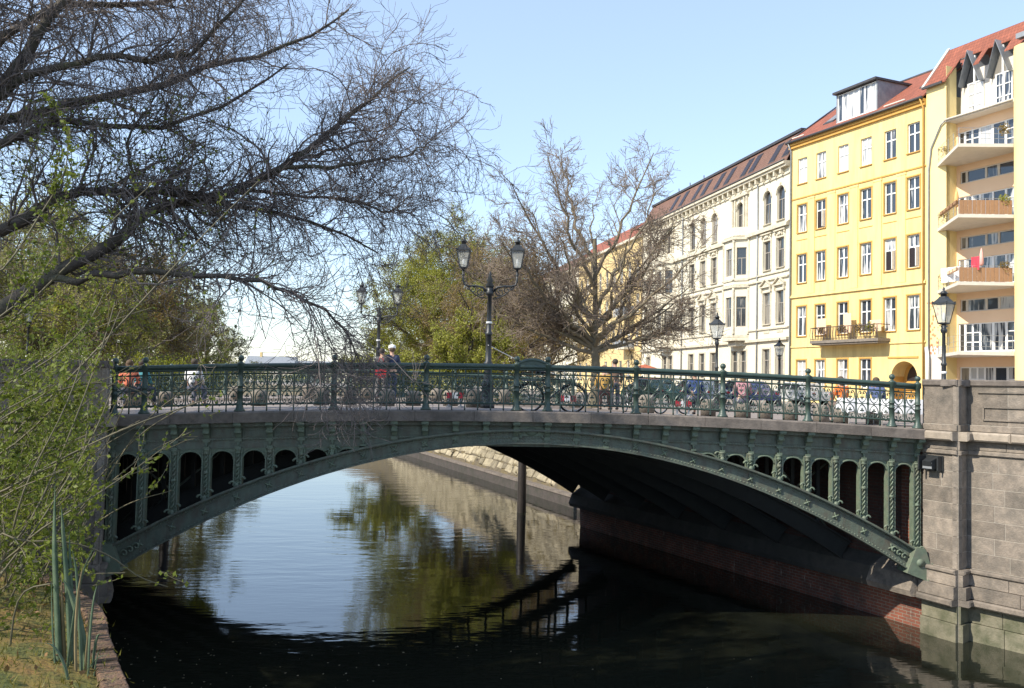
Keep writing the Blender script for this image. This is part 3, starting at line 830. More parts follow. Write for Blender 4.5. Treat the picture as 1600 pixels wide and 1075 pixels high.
# arch ribs
def rib_mesh(front):
    bb = MB()
    n_ = 44; U1 = 9.62
    y0, y1 = (-0.07, 0.05)
    def sect(u):
        lo, h = arch_lo(u), rib_h(u)
        sl = 2 * 0.0335 * u
        nx, nz = sl, 1.0
        l = sqrt(nx * nx + nz * nz); nx /= l; nz /= l
        hp = h * nz               # perpendicular height
        return lo, nx, nz, hp
    def ring(u, a, b_, ya, yb):
        lo, nx, nz, hp = sect(u)
        a2, b2_ = a * hp if a <= 1 else hp, b_
        return None
    def flange(f0, f1, ya, yb):
        vs = []
        for i in range(n_ + 1):
            u = -U1 + 2 * U1 * i / n_
            lo, nx, nz, hp = sect(u)
            q0, q1 = f0(hp), f1(hp)
            for (q, y) in ((q1, ya), (q1, yb), (q0, yb), (q0, ya)):
                vs.append((u + nx * q, y, lo + nz * q))
        fs = []
        for i in range(n_):
            for j in range(4):
                j2 = (j + 1) % 4
                fs.append((i * 4 + j, (i + 1) * 4 + j, (i + 1) * 4 + j2, i * 4 + j2))
        fs += [(0, 1, 2, 3), (n_ * 4 + 3, n_ * 4 + 2, n_ * 4 + 1, n_ * 4)]
        bb.add(vs, fs)
    flange(lambda h: 0.0, lambda h: 0.03, -0.16, 0.16)
    flange(lambda h: h - 0.03, lambda h: h, -0.16, 0.16)
    flange(lambda h: 0.03, lambda h: h - 0.03, -0.035, 0.02)
    flange(lambda h: 0.03, lambda h: 0.10, -0.052, -0.035)
    flange(lambda h: h - 0.10, lambda h: h - 0.03, -0.052, -0.035)
    if front:
        flange(lambda h: h - 0.012, lambda h: h + 0.03, -0.19, -0.13)
        flange(lambda h: h + 0.0005, lambda h: h + 0.02, -0.10, 0.10)
    return bb
rib_front = rib_mesh(True).build('arch_rib', M['iron'], bridge, (0, -0.02, 0))
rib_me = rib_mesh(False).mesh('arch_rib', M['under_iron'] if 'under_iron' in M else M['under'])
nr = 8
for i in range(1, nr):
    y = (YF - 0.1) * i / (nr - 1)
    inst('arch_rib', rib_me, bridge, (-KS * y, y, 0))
# cross girders between the ribs, dark under the deck
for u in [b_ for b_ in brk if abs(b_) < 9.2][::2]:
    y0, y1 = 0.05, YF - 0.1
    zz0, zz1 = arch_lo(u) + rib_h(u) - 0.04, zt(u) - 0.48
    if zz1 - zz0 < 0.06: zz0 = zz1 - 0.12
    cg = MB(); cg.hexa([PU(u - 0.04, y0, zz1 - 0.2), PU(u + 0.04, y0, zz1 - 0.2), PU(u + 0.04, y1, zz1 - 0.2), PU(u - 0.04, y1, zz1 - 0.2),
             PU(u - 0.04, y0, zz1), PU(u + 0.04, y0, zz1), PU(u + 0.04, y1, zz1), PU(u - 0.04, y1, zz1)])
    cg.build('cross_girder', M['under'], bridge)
for i in range(1, nr):            # spandrel posts on the inner ribs
    y = (YF - 0.1) * i / (nr - 1)
    for u in brk:
        za, zb = arch_lo(u) + rib_h(u), zt(u) - 0.45
        if zb - za > 0.15 and abs(u) < 9.5:
            sp = MB(); sp.b2(u - KS * y - 0.05, u - KS * y + 0.05, y - 0.05, y + 0.05, za, zb)
            sp.build('inner_post', M['under'], bridge)
# diagonal wind braces seen through the spandrel openings
for s in (-1, 1):
    for (ua, ub) in ((8.6, 6.6), (9.4, 7.6), (7.9, 9.5)):
        bb = MB(); ua_, ub_ = ua * s, ub * s
        bb.tube([PU(ua_, 2.3, arch_lo(ua_) + 0.5), PU(ub_, 2.3, zt(ub_) - 0.9)], 0.03, 5)
        bb.build('wind_brace', M['iron'], bridge)
# spandrel columns, their scroll feet, and the arched heads between them
cols = [u for u in brk if (zc(u) - FB) - (arch_lo(u) + rib_h(u)) > 0.06]
for u in cols:
    za, zb = arch_lo(u) + rib_h(u) + 0.02, zc(u) - FB
    h = zb - za
    bb = MB()
    bb.b2(u - 0.085, u + 0.085, -0.03, 0.10, za - 0.03, zb)
    bb.b2(u - 0.10, u - 0.07, -0.06, 0.13, za, zb); bb.b2(u + 0.07, u + 0.10, -0.06, 0.13, za, zb)
    if h > 0.35:
        # twisted shaft on the face
        nt = max(4, int(h / 0.035))
        for st in (0, pi):
            pts = [(u + 0.028 * cos(st + i * 0.8), -0.055 + 0.028 * sin(st + i * 0.8), za + 0.12 + (h - 0.24) * i / nt) for i in range(nt + 1)]
            bb.tube(pts, 0.019, 5)
        bb.lathe([(0.045, 0), (0.07, 0.02), (0.055, 0.05), (0.06, 0.07)], (u, -0.055, za + h * 0.5), 8)
    bb.lathe([(0.05, 0), (0.075, 0.03), (0.05, 0.06), (0.085, 0.10), (0.095, 0.13)], (u, -0.05, zb - 0.13), 8)
    bb.build('spandrel_column', M['iron_pale'], bridge)
    if h > 0.12:
        bb = MB()
        sg = 1 if u > 0 else -1
        sl = -2 * 0.0335 * u
        for d in (-1, 1):
            r0 = 0.055
            pts = []
            for i in range(11):
                a = i / 10 * 4.4
                rr = 0.075 * (1 - i / 14)
                pts.append((u + d * (0.10 + rr * cos(a)), -0.06, za + 0.10 + sl * d * 0.12 + rr * sin(a)))
            bb.tube(pts, [0.028 - 0.0012 * i for i in range(11)], 5)
        bb.ball((u, -0.09, za + 0.02), (0.06, 0.05, 0.07), 8, 5)
        bb.build('scroll_foot', M['iron_pale'], bridge)
for u in brk:                    # rosettes on the web of the front rib below each column
    if abs(u) > 1.5 and abs(u) < 9.5:
        lo, h = arch_lo(u), rib_h(u)
        bb = MB()
        sl = 2 * 0.0335 * u
        for a in range(4):
            g = a * pi / 2 + pi / 4 - math.atan(sl)
            bb.tube([(u, -0.075, lo + h * 0.5), (u + 0.10 * cos(g), -0.07, lo + h * 0.5 + 0.10 * sin(g))], [0.03, 0.012], 5)
        bb.ball((u, -0.08, lo + h * 0.5), 0.035, 7, 4)
        bb.build('rosette', M['iron_pale'], bridge)
for i in range(len(brk) - 1):    # spandrel arches
    ua, ub = brk[i], brk[i + 1]
    if ub - ua > 0.9: continue
    if ua * ub < 0: continue
    um = (ua + ub) / 2
    if (zc(um) - FB) - (arch_lo(um) + rib_h(um)) < 0.04: continue
    inner = 0.10 if True else 0
    x0, x1 = ua + inner, ub - inner
    hw = (x1 - x0) / 2
    rise = 0.20
    zb = zc(um) - FB
    n_ = 12
    arc = []
    for j in range(n_ + 1):
        a = pi * j / n_
        arc.append((um - hw * cos(a), zb - 0.045 - rise + rise * sin(a)))
    bb = MB(); vs = []; fs = []
    for j, (x, z) in enumerate(arc):
        zlow = arch_lo(x) + rib_h(x) + 0.0
        z = max(z, zlow)
        ztop_ = max(zc(x) - FB + 0.02, z)
        for y in (-0.005, 0.09): vs += [(x, y, z), (x, y, ztop_)]
    for j in range(n_):
        k_ = j * 4
        fs += [(k_, k_ + 4, k_ + 5, k_ + 1), (k_ + 2, k_ + 3, k_ + 7, k_ + 6), (k_, k_ + 2, k_ + 6, k_ + 4)]
    bb.add(vs, fs)
    pts = [(x, -0.02, max(z, arch_lo(x) + rib_h(x) + 0.01)) for (x, z) in arc]
    bb.tube(pts, 0.024, 6)
    bb.build('spandrel_arch', M['iron_pale'], bridge)
# rivets along both flanges of the front rib, one joined part
bb = MB()
def rivet(x, y, z, r):
    bb.add([(x - r, y, z), (x, y, z - r), (x + r, y, z), (x, y, z + r), (x, y - r * 0.8, z)], [(0, 1, 4), (1, 2, 4), (2, 3, 4), (3, 0, 4)])
u = -9.4
while u < 9.4:
    lo, h = arch_lo(u), rib_h(u)
    sl = 2 * 0.0335 * u; l = sqrt(1 + sl * sl)
    hp = h / l
    for q in (0.065, hp - 0.065):
        rivet(u + sl / l * q, -0.072, lo + q / l, 0.020)
    u += 0.085 / l
rv = bb.build('rivets', M['iron_pale'], bridge); rv['kind'] = 'stuff'
bb = MB()
u = -9.4
while u < 9.4:                   # bead moulding under the frieze
    rivet(u, -0.076, zc(u) - 0.385, 0.017); u += 0.07
rv = bb.build('beads', M['iron_pale'], bridge); rv['kind'] = 'stuff'
# bearing shoes at the springings
for s in (-1, 1):
    u = 9.50 * s
    bb = MB()
    bb.prism([(u - 0.22 * s, arch_lo(9.3) - 0.10), (u + 0.30 * s, arch_lo(9.3) - 0.30), (u + 0.42 * s, arch_lo(9.3) - 0.05), (u + 0.26 * s, arch_lo(9.3) + 0.48), (u + 0.02 * s, arch_lo(9.3) + 0.52)][::s], -0.24, 0.25, 'y')
    bb.tube([(u + 0.12 * s, -0.27, 1.72), (u + 0.12 * s, 0.27, 1.72)], 0.10, 10)
    bb.prism([(u + 0.22 * s, 1.05), (u + 0.50 * s, 1.25), (u + 0.62 * s, 1.62), (u + 0.40 * s, 1.75)][::s], -0.30, 0.25, 'y')
    bb.build('bearing_shoe', M['iron_pale'], bridge)
    bb = MB()                     # scroll cartouche at the foot of the rib
    for k_ in range(3):
        pts = []
        cx, cz = u - (0.22 + 0.13 * k_) * s, arch_lo(9.5 - 0.22 - 0.13 * k_) + 0.27
        for i in range(12):
            a = i * 0.55; rr = 0.09 * (1 - i / 15)
            pts.append((cx + rr * cos(a) * s, -0.10, cz + rr * sin(a)))
        bb.tube(pts, 0.022, 5)
    bb.build('cartouche', M['iron_pale'], bridge)
# crown cartouche
bb = MB()
bb.prism([(-0.28, Z0 - 0.60), (0.28, Z0 - 0.60), (0.33, Z0 - 0.42), (0.25, Z0 - 0.36), (-0.25, Z0 - 0.36), (-0.33, Z0 - 0.42)], -0.09, -0.02, 'y')
bb.ball((0, -0.09, Z0 - 0.49), (0.16, 0.05, 0.10), 10, 6)
for s in (-1, 1):
    bb.tube([(s * (0.30 + 0.06 * cos(a * 0.5)), -0.09, Z0 - 0.58 + 0.06 * sin(a * 0.5)) for a in range(10)], 0.022, 5)
bb.build('crown_cartouche', M['iron_pale'], bridge)

# ------------------------------------------------------------------ railing
def spiral(cx, cz, r0, a0, da, n_, shrink=0.85):
    return [(cx + r0 * (1 - shrink * i / n_) * cos(a0 + da * i / n_), 0, cz + r0 * (1 - shrink * i / n_) * sin(a0 + da * i / n_)) for i in range(n_ + 1)]
CW = BR / 7
def cell_mesh():
    bb = MB()
    w = CW / 2
    r = 0.0135
    for s in (-1, 1):
        # lower, inverted heart
        pts = [(0, 0, 0.50), (s * 0.05, 0, 0.465), (s * 0.095, 0, 0.40), (s * 0.115, 0, 0.32), (s * 0.108, 0, 0.25), (s * 0.085, 0, 0.20), (s * 0.055, 0, 0.188), (s * 0.03, 0, 0.21), (s * 0.033, 0, 0.245), (s * 0.06, 0, 0.25)]
        bb.tube(pts, r, 4)
        # upper heart
        pts = [(0, 0, 0.545), (s * 0.05, 0, 0.575), (s * 0.09, 0, 0.63), (s * 0.112, 0, 0.70), (s * 0.108, 0, 0.765), (s * 0.085, 0, 0.815), (s * 0.055, 0, 0.828), (s * 0.03, 0, 0.81), (s * 0.028, 0, 0.775), (s * 0.055, 0, 0.765)]
        bb.tube(pts, r, 4)
        # arcs tying the hearts to the bars
        bb.tube([(s * w, 0, 0.50), (s * w * 0.72, 0, 0.53), (s * w * 0.35, 0, 0.522), (0, 0, 0.52)], r * 0.9, 4)
        bb.tube([(s * w, 0, 0.55), (s * w * 0.85, 0, 0.62), (s * w * 0.9, 0, 0.70)], r * 0.8, 4)
        # trefoil leaves
        bb.ball((s * 0.03, 0, 0.35), (0.028, 0.012, 0.021), 6, 4); bb.ball((s * 0.03, 0, 0.68), (0.026, 0.012, 0.020), 6, 4)
        bb.ball((s * 0.052, 0, 0.255), (0.023, 0.013, 0.023), 6, 4); bb.ball((s * 0.045, 0, 0.775), (0.023, 0.013, 0.023), 6, 4)
    bb.ball((0, 0, 0.385), (0.021, 0.012, 0.038), 6, 4); bb.ball((0, 0, 0.65), (0.021, 0.012, 0.036), 6, 4)
    bb.tube([(0, 0, 0.21), (0, 0, 0.38)], 0.007, 4); bb.tube([(0, 0, 0.64), (0, 0, 0.80)], 0.007, 4)
    bb.ball((0, 0, 0.145), (0.02, 0.012, 0.02), 6, 4); bb.ball((0, 0, 0.905), (0.016, 0.010, 0.028), 6, 4)
    return bb.mesh('scroll_ornament', M['iron2'])
CELL = cell_mesh()
b_ = MB(); b_.box((0, 0, 0.51), (0.03, 0.03, 1.0)); b_.box((0, 0, 0.525), (0.046, 0.046, 0.07)); b_.box((0, 0, 0.02), (0.03, 0.03, 0.04))
BAR = b_.mesh('railing_bar', M['iron2'])
b_ = MB(); b_.lathe([(0.13, 0), (0.13, 0.03), (0.10, 0.06), (0.085, 0.10), (0.078, 0.14), (0.068, 0.16), (0.064, 0.46), (0.078, 0.465), (0.078, 0.485), (0.062, 0.49), (0.062, 0.575), (0.078, 0.58), (0.078, 0.60), (0.064, 0.605), (0.060, 0.98), (0.085, 1.0), (0.085, 1.10), (0.092, 1.115), (0.05, 1.14), (0.03, 1.165), (0.05, 1.18)], k=14)
b_.ball((0, 0, 1.235), 0.072, 14, 8)
POST = b_.mesh('post', M['iron2'])
def railing(off_y, skew):
    """one run of railing along a bridge edge"""
    part = None
    sk = KS * off_y if skew else 0.0
    def X(u): return u - sk
    def trail(name, zoff, r, k_, sub=None, u0=-UE, u1=UE, seg=40):
        bb = MB(); bb.tube([(X(u0 + (u1 - u0) * i / seg), off_y, zt(u0 + (u1 - u0) * i / seg) + zoff) for i in range(seg + 1)], r, k_)
        return bb.build(name, M['iron2'], sub)
    root = trail('railing', 1.055, 0.058, 10, bridge)
    trail('thin_rail', 0.875, 0.018, 4, root); trail('bottom_rail', 0.165, 0.024, 4, root)
    trail('lip_rail', 0.985, 0.03, 6, root)
    posts = [-UE + 0.05, -HC - 4 * BR, -HC - 3 * BR, -HC - 2 * BR, -HC - BR, -HC]
    posts = posts + [-p for p in posts[::-1]]
    for p in posts: inst('post', POST, root, (X(p), off_y, zt(p)))
    for a, b2_ in zip(posts[:-1], posts[1:]):
        nc = 7 if b2_ - a > 2 else 2
        for i in range(nc):
            u = a + (b2_ - a) * (i + 0.5) / nc
            inst('scroll_ornament', CELL, root, (X(u), off_y, zt(u)), 0, ((b2_ - a) / nc / CW, 1, 1))
            if i:
                u = a + (b2_ - a) * i / nc
                inst('railing_bar', BAR, root, (X(u), off_y, zt(u)))
    # arched crest over the crown bay
    bb = MB()
    n_ = 10
    vs = []
    for i in range(n_ + 1):
        u = -HC + 2 * HC * i / n_
        top = Z0 + 1.12 + 0.10 * sin(pi * i / n_)
        for y in (-0.03, 0.03): vs += [(X(u), off_y + y, Z0 + 1.08), (X(u), off_y + y, top)]
    fs = []
    for i in range(n_):
        k_ = i * 4
        fs += [(k_, k_ + 4, k_ + 5, k_ + 1), (k_ + 2, k_ + 3, k_ + 7, k_ + 6), (k_ + 1, k_ + 5, k_ + 7, k_ + 3)]
    bb.add(vs, fs)
    bb.tube([(X(-HC + 2 * HC * i / n_), off_y, Z0 + 1.12 + 0.10 * sin(pi * i / n_)) for i in range(n_ + 1)], 0.045, 8)
    bb.build('crest', M['iron2'], root)
    return root
railing(-0.06, False)
railing(YF + 0.05, True)
# ------------------------------------------------------------------ houses on the right bank
def frame_of(L, R):
    """L, R = (right, forward) positions in the camera's ground frame of the facade's two lower corners"""
    def W(p): return np.array([CAM[0] + p[0] * cos(YAW) + p[1] * sin(YAW), CAM[1] - p[0] * sin(YAW) + p[1] * cos(YAW)])
    a, b_ = W(L), W(R)
    d = b_ - a
    return a, math.atan2(d[1], d[0]), float(np.hypot(*d))
def s_of(px, L, R):
    t = (px - 800) / FPX
    W_ = sqrt((R[0] - L[0]) ** 2 + (R[1] - L[1]) ** 2)
    dx, dd = (R[0] - L[0]) / W_, (R[1] - L[1]) / W_
    return (t * L[1] - L[0]) / (dx - t * dd)
HC_ = CAM[2] - ZS                 # camera height above the street
def wall_open(Wd, H, opens, depth=0.18, x0=0.0, z0=0.0, y=0.0):
    """facade sheet with rectangular openings and their reveals; local x along, y into the house, z up"""
    xs = sorted({x0, Wd} | {v for o in opens for v in (o[0], o[1])}); zs = sorted({z0, H} | {v for o in opens for v in (o[2], o[3])})
    xs = [x for x in xs if x0 - 1e-6 <= x <= Wd + 1e-6]; zs = [z for z in zs if z0 - 1e-6 <= z <= H + 1e-6]
    bb = MB()
    for i in range(len(xs) - 1):
        for j in range(len(zs) - 1):
            cx, cz = (xs[i] + xs[i + 1]) / 2, (zs[j] + zs[j + 1]) / 2
            if any(o[0] < cx < o[1] and o[2] < cz < o[3] for o in opens): continue
            bb.add([(xs[i], y, zs[j]), (xs[i + 1], y, zs[j]), (xs[i + 1], y, zs[j + 1]), (xs[i], y, zs[j + 1])], [(0, 1, 2, 3)])
    for (a, b_, c, d) in opens:
        bb.add([(a, y, c), (b_, y, c), (b_, y, d), (a, y, d), (a, y + depth, c), (b_, y + depth, c), (b_, y + depth, d), (a, y + depth, d)],
               [(0, 4, 5, 1), (1, 5, 6, 2), (2, 6, 7, 3), (3, 7, 4, 0)])
    return bb
_wm = {}
def window(parent, s, z0, w, h, y=0.10, mat=None, style='cross', pane=None, sill=None, open_=False, sillmat=None):
    """casement window in an opening whose lower centre is (s, z0)"""
    mat = mat or M['white']; pane = pane or M['pane']
    key = (round(w, 2), round(h, 2), mat.name, style)
    if key not in _wm:
        bb = MB(); f = 0.07; d = 0.06
        x0, x1 = -w / 2, w / 2
        bb.b2(x0, x0 + f, 0, d, 0, h); bb.b2(x1 - f, x1, 0, d, 0, h); bb.b2(x0 + f, x1 - f, 0, d, 0, f); bb.b2(x0 + f, x1 - f, 0, d, h - f, h)
        if style in ('cross', 'small'):
            zt_ = h * 0.64
            bb.b2(x0 + f, x1 - f, -0.01, d, zt_ - 0.045, zt_ + 0.045)
            bb.b2(-0.055, 0.055, -0.005, d, f, zt_ - 0.045); bb.b2(-0.045, 0.045, -0.005, d, zt_ + 0.045, h - f)
        elif style == 'panes':
            n_ = 3
            bb.b2(-0.06, 0.06, -0.005, d, f, h - f)
            for i in range(1, n_):
                bb.b2(x0 + f, -0.06, -0.002, d, h * i / n_ - 0.03, h * i / n_ + 0.03); bb.b2(0.06, x1 - f, -0.002, d, h * i / n_ - 0.03, h * i / n_ + 0.03)
        elif style == 'half':
            bb.b2(x0 + f, x1 - f, -0.005, d, h * 0.62 - 0.03, h * 0.62 + 0.03); bb.b2(-0.03, 0.03, -0.004, d, f, h * 0.62 - 0.03)
        gl = MB(); gl.add([(x0, d * 0.6, 0), (x1, d * 0.6, 0), (x1, d * 0.6, h), (x0, d * 0.6, h)], [(0, 1, 2, 3)])
        _wm[key] = (bb.mesh('window', mat), gl)
    me, gl = _wm[key]
    o = inst('window', me, parent, (s, y, z0))
    k2 = key + (pane.name,)
    if k2 not in _wm: _wm[k2] = gl.mesh('pane', pane)
    inst('pane', _wm[k2], o)
    if sill:
        k3 = ('sill', round(w, 2), sill, (sillmat or mat).name)
        if k3 not in _wm:
            sb = MB(); sb.b2(-w / 2 - 0.06, w / 2 + 0.06, -sill, 0.05, -0.06, 0.0); _wm[k3] = sb.mesh('sill', sillmat or mat)
        inst('sill', _wm[k3], o, (0, -y, -0.004))
    return o
def house(name, label, L, R, group='houses along the quay'):
    a, rz, Wd = frame_of(L, R)
    root = thing(name, label, 'house', (a[0], a[1], ZS), rz, group)
    return root, Wd

# ---- yellow five-storey house
L, R = (21.7, 69.9), (26.9, 58.1)
yh, Wd = house('yellow_house', 'bright yellow five-storey house with red tiled roof, white windows and arched gateway', L, R)
H = 19.3 + HC_
cs = [s_of(p, L, R) for p in (1252.7, 1282, 1317, 1353, 1391, 1428)]
rows = [(0.2, 2.28), (4.13, 6.42), (8.24, 10.45), (12.17, 14.33), (15.97, 17.96)]
rows = [(a + HC_, b_ + HC_) for a, b_ in rows]
ww = 1.02
opens = []; wins = []
for r, (za, zb) in enumerate(rows):
    for c, s in enumerate(cs):
        if r == 0 and c >= 4: continue
        opens.append((s - ww / 2, s + ww / 2, za, zb)); wins.append((r, c, s, za, zb))
g0, g1 = s_of(1393, L, R), s_of(1434, L, R)
gz = 2.05 + HC_
opens.append((g0, g1, 0.0, gz + 0.02))
wall_open(Wd, H, opens).build('wall', M['yellow'], yh)
b = MB(); b.b2(0, 0.02, 0.02, 11, 0, H); b.b2(Wd - 0.02, Wd, 0.02, 11, 0, H); b.b2(0, Wd, 11, 11.1, 0, H); b.build('side_wall', M['yellow'], yh)
for (r, c, s, za, zb) in wins:
    o = window(yh, s, za, ww, zb - za, 0.12, M['white'], 'cross', M['pane'], 0.10, sillmat=M['ochre'])
    if r in (1, 2, 3) or r == 0:   # painted ochre frame round the opening
        key = ('ysur', round(zb - za, 2))
        if key not in _wm:
            h = zb - za; t = 0.09; sb = MB()
            sb.b2(-ww / 2 - t, -ww / 2, -0.035, 0.0, 0, h); sb.b2(ww / 2, ww / 2 + t, -0.035, 0, 0, h); sb.b2(-ww / 2 - t, ww / 2 + t, -0.05, 0, h, h + t)
            _wm[key] = sb.mesh('surround', M['ochre'])
        inst('surround', _wm[key], o, (0, -0.12, 0))
for (r, c) in ((3, 1), (2, 5), (2, 4)):   # sashes standing open; a dark panel paints the unlit room behind
    s = cs[c]; za, zb_ = rows[r]; hh = (zb_ - za) * 0.60
    b = MB(); b.b2(s - ww / 2 + 0.07, s + ww / 2 - 0.07, 0.105, 0.118, za + 0.07, za + hh); oc = b.build('dark_room_panel', M['pane_roof'], yh)
    b = MB(); b.b2(s + ww / 2 - 0.13, s + ww / 2 - 0.08, -0.28, 0.10, za + 0.07, za + hh); b.build('sash', M['white'], oc)
for i in range(5):                # flat pilaster strips between the windows of the third and fourth floor
    m_ = (cs[i] + cs[i + 1]) / 2
    b = MB(); b.b2(m_ - 0.36, m_ + 0.36, -0.05, 0, 7.35 + HC_, 14.75 + HC_); b.b2(m_ - 0.40, m_ + 0.40, -0.075, 0, 14.6 + HC_, 14.75 + HC_); b.build('pilaster_strip', M['yellow'], yh)
for s in cs:
    b = MB(); b.b2(s - 0.62, s + 0.62, -0.03, 0, 11.55 + HC_, 11.60 + HC_); b.build('apron_line', M['ochre'], yh)
b = MB(); b.b2(0, Wd, -0.14, 0, 7.12 + HC_, 7.26 + HC_); b.b2(0, Wd, -0.08, 0, 7.26 + HC_, 7.33 + HC_); b.build('string_course', M['yellow'], yh)
b = MB(); b.b2(0, Wd, -0.09, 0, 3.25 + HC_, 3.36 + HC_); b.build('string_course', M['yellow'], yh)
b = MB(); b.b2(0, Wd, -0.06, 0, 14.80 + HC_, 14.90 + HC_); b.build('string_course', M['ochre'], yh)
b = MB(); b.b2(-0.1, Wd, -0.30, 0, H - 0.20, H); b.b2(-0.1, Wd, -0.18, 0, H - 0.42, H - 0.20); b.build('eaves_cornice', M['ochre'], yh)
b = MB(); b.tube([(-0.15, -0.42, H + 0.04), (Wd, -0.42, H + 0.04)], 0.10, 8); b.build('gutter', M['gutter'], yh)
for s in (0.12, Wd - 0.15):
    b = MB(); b.tube([(s, -0.42, H - 0.02), (s, -0.12, H - 0.6), (s, -0.12, 0)], 0.06, 6); b.build('downpipe', M['zinc'] if s < 1 else M['ochre'], yh)
# gateway: arched head and recess
gm = (g0 + g1) / 2; gr = (g1 - g0) / 2
b = MB(); n_ = 14
arc = [(gm - gr * cos(pi * i / n_), gz - gr + gr * sin(pi * i / n_)) for i in range(n_ + 1)]
vs = []; fs = []
for (x, z) in arc: vs += [(x, -0.0, z), (x, -0.0, gz + 0.03), (x, 1.2, z)]
for i in range(n_):
    k_ = i * 3; fs += [(k_, k_ + 3, k_ + 4, k_ + 1), (k_, k_ + 2, k_ + 5, k_ + 3)]
b.add(vs, fs); b.build('gateway_arch', M['yellow'], yh)
for gx in (g0, g1 - 0.01):
    b = MB(); b.b2(gx, gx + 0.01, 0.18, 1.2, 0, gz); b.build('gateway_side', M['ochre'], yh)
b = MB(); b.b2(g0, g1, 1.2, 1.25, 0, gz + 0.2)
door = b.build('gateway_door', M['ochre'], yh)
b = MB()
vs = [(gm, 1.17, gz - gr - 0.2)] + [(x, 1.17, z - 0.2) for (x, z) in arc]
b.add([(gm + (v[0] - gm) * 0.75, v[1], v[2]) for v in vs], [(0, i, i + 1) for i in range(1, n_ + 1)]); b.build('fanlight', M['pane_dark'], door)
for i in range(3):
    b = MB(); b.b2(g0 + 0.05, g1 - 0.05, 1.1, 1.2, gz - gr - 0.5 - i * 0.3, gz - gr - 0.42 - i * 0.3); b.build('door_moulding', M['ochre'], door)
b = MB(); b.b2(g0 - 0.25, g1 + 0.1, -0.06, 0, gz + 0.2, gz + 0.32); b.build('gateway_hood', M['ochre'], yh)
# balcony of the second floor
M['balcony_slab'] = pmat('stained_balcony_slab', (0.24, 0.20, 0.16), (0.16, 0.135, 0.11), 4, 0.85)
B0, B1 = s_of(1268, L, R) + 1.1, s_of(1376, L, R) + 0.9
bal = MB(); bal.b2(B0, B1, -1.15, 0, 3.42 + HC_, 3.62 + HC_); bal.b2(B0 + 0.1, B1 - 0.1, -1.05, 0, 3.30 + HC_, 3.42 + HC_)
balo = bal.build('balcony', M['balcony_slab'], yh)
zr = 3.62 + HC_
b = MB(); b.tube([(B0 + 0.05, 0, zr + 0.95), (B0 + 0.05, -1.1, zr + 0.95), (B1 - 0.05, -1.1, zr + 0.95), (B1 - 0.05, 0, zr + 0.95)], 0.03, 5); b.tube([(B0 + 0.05, -1.1, zr + 0.12), (B1 - 0.05, -1.1, zr + 0.12)], 0.02, 5); b.build('handrail', M['balcony_iron'], balo)
nb = 44
for i in range(nb + 1):
    x = B0 + 0.05 + (B1 - B0 - 0.1) * i / nb
    b = MB(); b.tube([(x, -1.1, zr), (x + (0.06 if i % 2 else -0.06), -1.13, zr + 0.4), (x, -1.1, zr + 0.95)], 0.026, 4); b.build('baluster', M['balcony_iron'], balo)
for (fx, w, hh) in ((0.02, 0.9, 0.95), (0.42, 0.75, 1.25), (0.80, 1.0, 0.45)):
    x = B0 + (B1 - B0) * fx
    b = MB(); b.b2(x, x + w, -0.55, -0.52, zr + 0.5, zr + 0.95 + hh * 0.75); b.build('privacy_screen', M['peach'], balo)
rg = np.random.default_rng(3)
def leaf_cloud(name, centers, radii, n, size, mat, parent=None, rg=rg, flat=1.0):
    """n small leaf faces spread through ellipsoid blobs (array of centres, radii)"""
    centers = np.asarray(centers, float); radii = np.asarray(radii, float)
    idx = rg.integers(0, len(centers), n)
    v = rg.normal(size=(n, 3)); v /= np.linalg.norm(v, axis=1)[:, None]
    rr = rg.random(n) ** 0.45
    c = centers[idx] + v * rr[:, None] * radii[idx]
    return leaves_at(name, c, size, mat, parent, rg)
def leaves_at(name, c, size, mat, parent=None, rg=rg):
    n = len(c)
    a = rg.normal(size=(n, 3)); a /= np.linalg.norm(a, axis=1)[:, None]
    b_ = np.cross(a, rg.normal(size=(n, 3))); b_ /= np.linalg.norm(b_, axis=1)[:, None] + 1e-9
    s = size * rg.uniform(0.6, 1.3, n)[:, None]
    V = np.stack([c - a * s, c + b_ * s * 0.55, c + a * s, c - b_ * s * 0.55], 1).reshape(-1, 3)
    Q = np.arange(4 * n).reshape(n, 4)
    o = bpy.data.objects.new(name, fast_mesh(name, V, Q, [mat]))
    link(o, parent)
    return o
for (fx, sc, mt) in ((0.45, 0.33, 'leaf_rust'), (0.70, 0.38, 'leaf_rust'), (0.86, 0.42, 'forsythia'), (0.15, 0.28, 'leaf_rust')):
    x = B0 + (B1 - B0) * fx
    leaf_cloud('balcony_plant', [(x, -0.95, zr + 0.75)], [(sc * 1.3, 0.2, sc)], 260, 0.06, M[mt], balo)
# roof: red tiles, long shed dormer, skylights
def slope(mb, x0, x1, y0, z0, y1, z1, th=0.08):
    return mb.hexa([(x0, y0, z0), (x1, y0, z0), (x1, y1, z1), (x0, y1, z1), (x0, y0, z0 + th), (x1, y0, z0 + th), (x1, y1, z1 + th), (x0, y1, z1 + th)])
RY, RZ = 5.2, 3.9
b = MB(); slope(b, 0, Wd, -0.38, H + 0.02, RY, H + RZ); roof = b.build('roof', M['tiles'], yh)
b = MB(); b.prism([(0.0, H), (RY, H + RZ - 0.02), (10.9, H)], 0.01, Wd - 0.01, 'x'); b.build('gable', M['gutter'], roof)
b = MB(); b.b2(-0.12, 0.06, -0.35, -0.2, H - 0.1, H + 0.2); slope(b, -0.12, 0.1, -0.3, H + 0.12, RY, H + RZ + 0.14, 0.1); b.build('verge', M['gutter'], roof)
b = MB(); b.tube([(0, RY, H + RZ + 0.08), (Wd, RY, H + RZ + 0.08)], 0.12, 6); b.build('ridge', M['gutter'], roof)
d0, d1 = s_of(1303, L, R), s_of(1364, L, R)
dz0, dz1 = 0.55, 2.65
